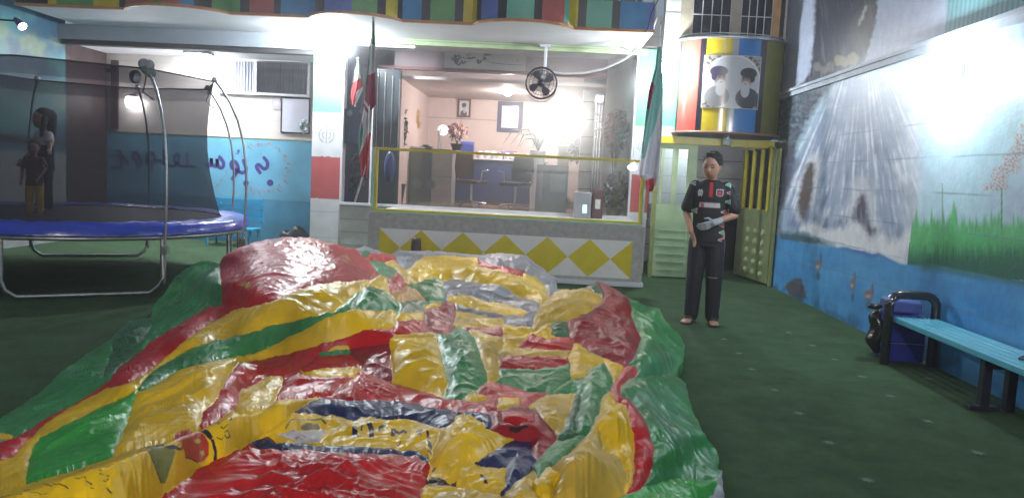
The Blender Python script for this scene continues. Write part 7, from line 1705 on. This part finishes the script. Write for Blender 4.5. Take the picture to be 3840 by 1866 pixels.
    seed_ = (np.maximum(lab, 0) * 7.3)
    pil = th_ * (1 - np.exp(-dm / 0.03)) * .26 - .004 * np.exp(-dm / (.006 + .5 * scale))
    Hbase = Hr0 - .26 * th_ * .8
    # large soft folds, sharp creases, small crinkles (all in metres on the ground plan)
    wx = X + .10 * fbm(X * 1.7, Y * 1.7, 2); wy = Y + .10 * fbm(X * 1.7 + 9, Y * 1.7 + 4, 2)
    cs = np.cos(seed_ * .7 + 1); sn = np.sin(seed_ * .7 + 1)
    ax = wx * cs + wy * sn; ay = -wx * sn + wy * cs
    r1 = 1.7 * np.clip(1 - np.abs(noise2(ax * 3.6 + seed_, ay * 1.3 + seed_)) * 2.4, 0, 1) ** 2.4 + .25 * noise2(wx * 2.2, wy * 2.2)
    r2 = 1.8 * np.clip(1 - np.abs(noise2(ay * 7.5 + 3 + seed_, ax * 4)) * 2.6, 0, 1) ** 2.2
    r3 = 2 * np.clip(1 - np.abs(noise2(ax * 17 + seed_, ay * 8)) * 2.6, 0, 1) ** 2 * (noise2(wx * 2, wy * 2 + 5) > -.15)
    fine = noise2(wx * 38, wy * 30)
    amp = 0.35 + 0.65 * smooth(.0, .09, dm)
    k1 = np.full(U.shape, .014); k2 = np.full(U.shape, .0055); k3 = np.full(U.shape, .0036)
    dome = lab == len(PANELS) - 1; k1[dome] = .006; k2[dome] = .004; k3[dome] = .003
    k2[dome & (Vv < 75)] = .009; k3[dome & (Vv < 75)] = .006
    # foreground red sheet: long curved wrinkles; tube: rounded roll
    red_i = [i for i, p in enumerate(PANELS) if p[1] == RED and p[3][0] == (560, 1420)][0]
    ripple = np.sin((np.hypot((X + .55) * .55, (Y - 1.1) * 1.6) * 26) + 2.6 * noise2(X * 2.2, Y * 2.2)) * .006 + (1 - np.abs(noise2(X * 3.2, Y * 15)) * 2) * .007
    k1[tb] = .006; k2[tb] = .005
    Hh = Hbase + pil + amp * (k1 * r1 + k2 * r2 + k3 * r3) + .0014 * fine + np.where(lab == red_i, ripple * amp, 0)
    pit = [XF['Z2'](x, y) for x, y in ((470, 330), (560, 200), (650, 120), (860, 85), (830, 150), (700, 205), (560, 285))]
    pm_ = inside(pit, ju, jv); dp = dist(~pm_, 14) * scale; Hh -= np.where(pm_, .10 * smooth(0, .12, dp), 0)
    # the heap comes down to the carpet at its edge
    edge = smooth(0, .20, dom); low = .018 + .012 * noise2(X * 9, Y * 9)
    nearfloor = Hb < .22
    Hh = np.where(nearfloor, Hr0 + (Hh - Hr0) * smooth(0, .08, dom) - .02 * (1 - edge), Hr0 + (Hh - Hr0) * smooth(0, .08, dom) - .02 * (1 - smooth(0, .05, dom)))
    Hh = np.maximum(Hh, .010); Hh = blur(Hh - Hr0, 1, 0) + Hr0
    W = DX * t0[..., None] + np.array(CAM)[None, None]
    W[..., 2] = np.maximum(W[..., 2] + Hh - Hr0, .006)
    root = thing('bouncy_castle', 'huge deflated bouncy castle heaped on the carpet in red, yellow, green, grey and navy vinyl', 'bouncy castle', (-.8, 5.2, 0))
    LC = {RED: (.50, .012, .014), YEL: (.84, .51, .008), GRN: (.040, .23, .065), NAV: (.022, .028, .10), GRY: (.24, .24, .26), TAN: (.70, .44, .05), MAR: (.30, .018, .022), DGR: (.035, .13, .05), BGR: (.04, .35, .045), WHT: (.55, .52, .50), ORA: (.60, .27, .012)}
    vinyl = {}
    for k, c_ in LC.items():
        m = mat('vinyl_' + k, c_, rough=.37, var=.25, scale=3.2, coat=0, spec=.22, vcol=True, bump=.15, bscale=28)
        crinkle(m)
        m.node_tree.nodes['Principled BSDF'].inputs['Coat Roughness'].default_value = .16
        vinyl[k] = m
    # scuffs and marks coloured into the vinyl
    mk = np.zeros(U.shape + (3,)); hm = np.zeros(U.shape, bool)
    for tg, cc, pts in MARKS:
        q = [XF[tg](x, y) for x, y in pts]; a0, a1 = min(p[0] for p in q) - 8, max(p[0] for p in q) + 8; b0, b1 = min(p[1] for p in q) - 8, max(p[1] for p in q) + 8
        i0, i1 = np.searchsorted(us, [a0, a1]); j0, j1 = np.searchsorted(vs_, [b0, b1]); sl = (slice(i0, i1), slice(j0, j1))
        m = inside(q, U[sl] + .4 * (ju - U)[sl], Vv[sl] + .4 * (jv - Vv)[sl]); mk[sl][m] = cc; hm[sl] |= m
    dirt = smooth(-.1, .9, fbm(X * 2.3 + 4, Y * 2.3, 4)); fade = smooth(-.1, .8, fbm(X * 1.1 - 4, Y * 1.1 + 8, 3))
    idx = np.arange(nu * nv).reshape(nu, nv)
    Wf = W.reshape(-1, 3)
    cl = lab[:-1, :-1]                                   # label of each quad
    okq = (lab[:-1, :-1] >= 0) & (lab[1:, :-1] >= 0) & (lab[1:, 1:] >= 0) & (lab[:-1, 1:] >= 0)
    # one shared set of smooth normals keeps seams continuous
    names = {RED: 'red_panel', YEL: 'yellow_panel', GRN: 'green_panel', NAV: 'navy_panel', GRY: 'grey_panel', TAN: 'sandy_panel', MAR: 'maroon_panel', DGR: 'dark_green_panel', BGR: 'bright_green_panel', WHT: 'white_panel', ORA: 'amber_panel'}
    QA = np.stack([idx[:-1, :-1], idx[:-1, 1:], idx[1:, 1:], idx[1:, :-1]], -1)
    for i, (tg, colr, th0, pts) in enumerate(PANELS):
        sel = okq & (cl == i)
        if sel.sum() < 12: continue
        F = QA[sel]
        # walls from the outer border of the heap down to the carpet
        ii, jj = np.where(sel); sk = []
        def border(di, dj, va, vb):
            i2, j2 = ii + di, jj + dj
            ins = (i2 >= 0) & (i2 < okq.shape[0]) & (j2 >= 0) & (j2 < okq.shape[1])
            ob = np.ones(len(ii), bool); ob[ins] = ~okq[i2[ins], j2[ins]]
            for a_, b_ in zip(idx[ii + va[0], jj + va[1]][ob], idx[ii + vb[0], jj + vb[1]][ob]): sk.append((a_, b_))
        border(0, -1, (0, 0), (1, 0)); border(0, 1, (1, 1), (0, 1)); border(-1, 0, (0, 1), (0, 0)); border(1, 0, (1, 0), (1, 1))
        uq, inv = np.unique(F, return_inverse=True); F2 = inv.reshape(F.shape)
        co = Wf[uq]; col = np.tile(np.array(LC[colr]), (len(uq), 1))
        dd = dirt.reshape(-1)[uq]; ff = fade.reshape(-1)[uq]
        col = mixc(col, np.array(LC[colr]) * .62 + np.array((.05, .045, .035)), dd * .5)
        col = mixc(col, np.array(LC[colr]) * .75 + np.array((.10, .09, .08)), ff * (.14 if colr not in (NAV,) else .15))
        h_ = hm.reshape(-1)[uq]; col[h_] = mk.reshape(-1, 3)[uq][h_]
        nvx = len(uq); faces = F2; polys = faces.tolist()
        if sk:
            mp = {g_: l_ for l_, g_ in enumerate(uq.tolist())}; ex = {}; exc = []; exl = []
            for a_, b_ in sk:
                for g_ in (a_, b_):
                    if g_ not in ex:
                        ex[g_] = nvx + len(exc); p = Wf[g_]; away = .02 if p[1] > 4 else 0
                        exc.append((p[0], p[1] + away, 0.002)); exl.append(col[mp[g_]])
                polys.append([mp[a_], mp[b_], ex[b_], ex[a_]])
            co = np.vstack([co, np.array(exc)]); col = np.vstack([col, np.array(exl)])
        me = bpy.data.meshes.new(names[colr]); me.vertices.add(len(co)); me.vertices.foreach_set('co', co.reshape(-1))
        arr = np.array(polys, np.int32); me.loops.add(len(arr) * 4); me.loops.foreach_set('vertex_index', arr.reshape(-1)); me.polygons.add(len(arr)); me.polygons.foreach_set('loop_start', (np.arange(len(arr)) * 4).astype(np.int32)); me.polygons.foreach_set('use_smooth', np.ones(len(arr), bool)); me.update(); me.validate()
        ca = me.color_attributes.new('Paint', 'FLOAT_COLOR', 'POINT'); c4 = np.ones((len(co), 4)); c4[:, :3] = col; ca.data.foreach_set('color', c4.reshape(-1))
        me.materials.append(vinyl[colr]); o = bpy.data.objects.new(names[colr], me); COL.objects.link(o); o.parent = root; o.matrix_parent_inverse = WM[root.name].inverted()
inflatable()

# ================================================================== HAZE added to give the lamps a bloom
me = bpy.data.meshes.new('bloom_haze'); bm = bmesh.new(); bmesh.ops.create_cube(bm, size=1.0)
bmesh.ops.scale(bm, vec=(60, 60, 9), verts=bm.verts); bmesh.ops.translate(bm, vec=(0, 5, 3.5), verts=bm.verts); bm.to_mesh(me); bm.free()
ho = bpy.data.objects.new('bloom_haze', me); COL.objects.link(ho); ho['kind'] = 'stuff'
hm_ = bpy.data.materials.new('bloom_haze_air'); hm_.use_nodes = True; nt = hm_.node_tree; nt.nodes.clear()
vo = nt.nodes.new('ShaderNodeVolumePrincipled'); vo.inputs['Density'].default_value = 0.006; vo.inputs['Color'].default_value = (.98, .98, 1, 1); vo.inputs['Anisotropy'].default_value = .55
mo = nt.nodes.new('ShaderNodeOutputMaterial'); nt.links.new(vo.outputs[0], mo.inputs['Volume']); me.materials.append(hm_)
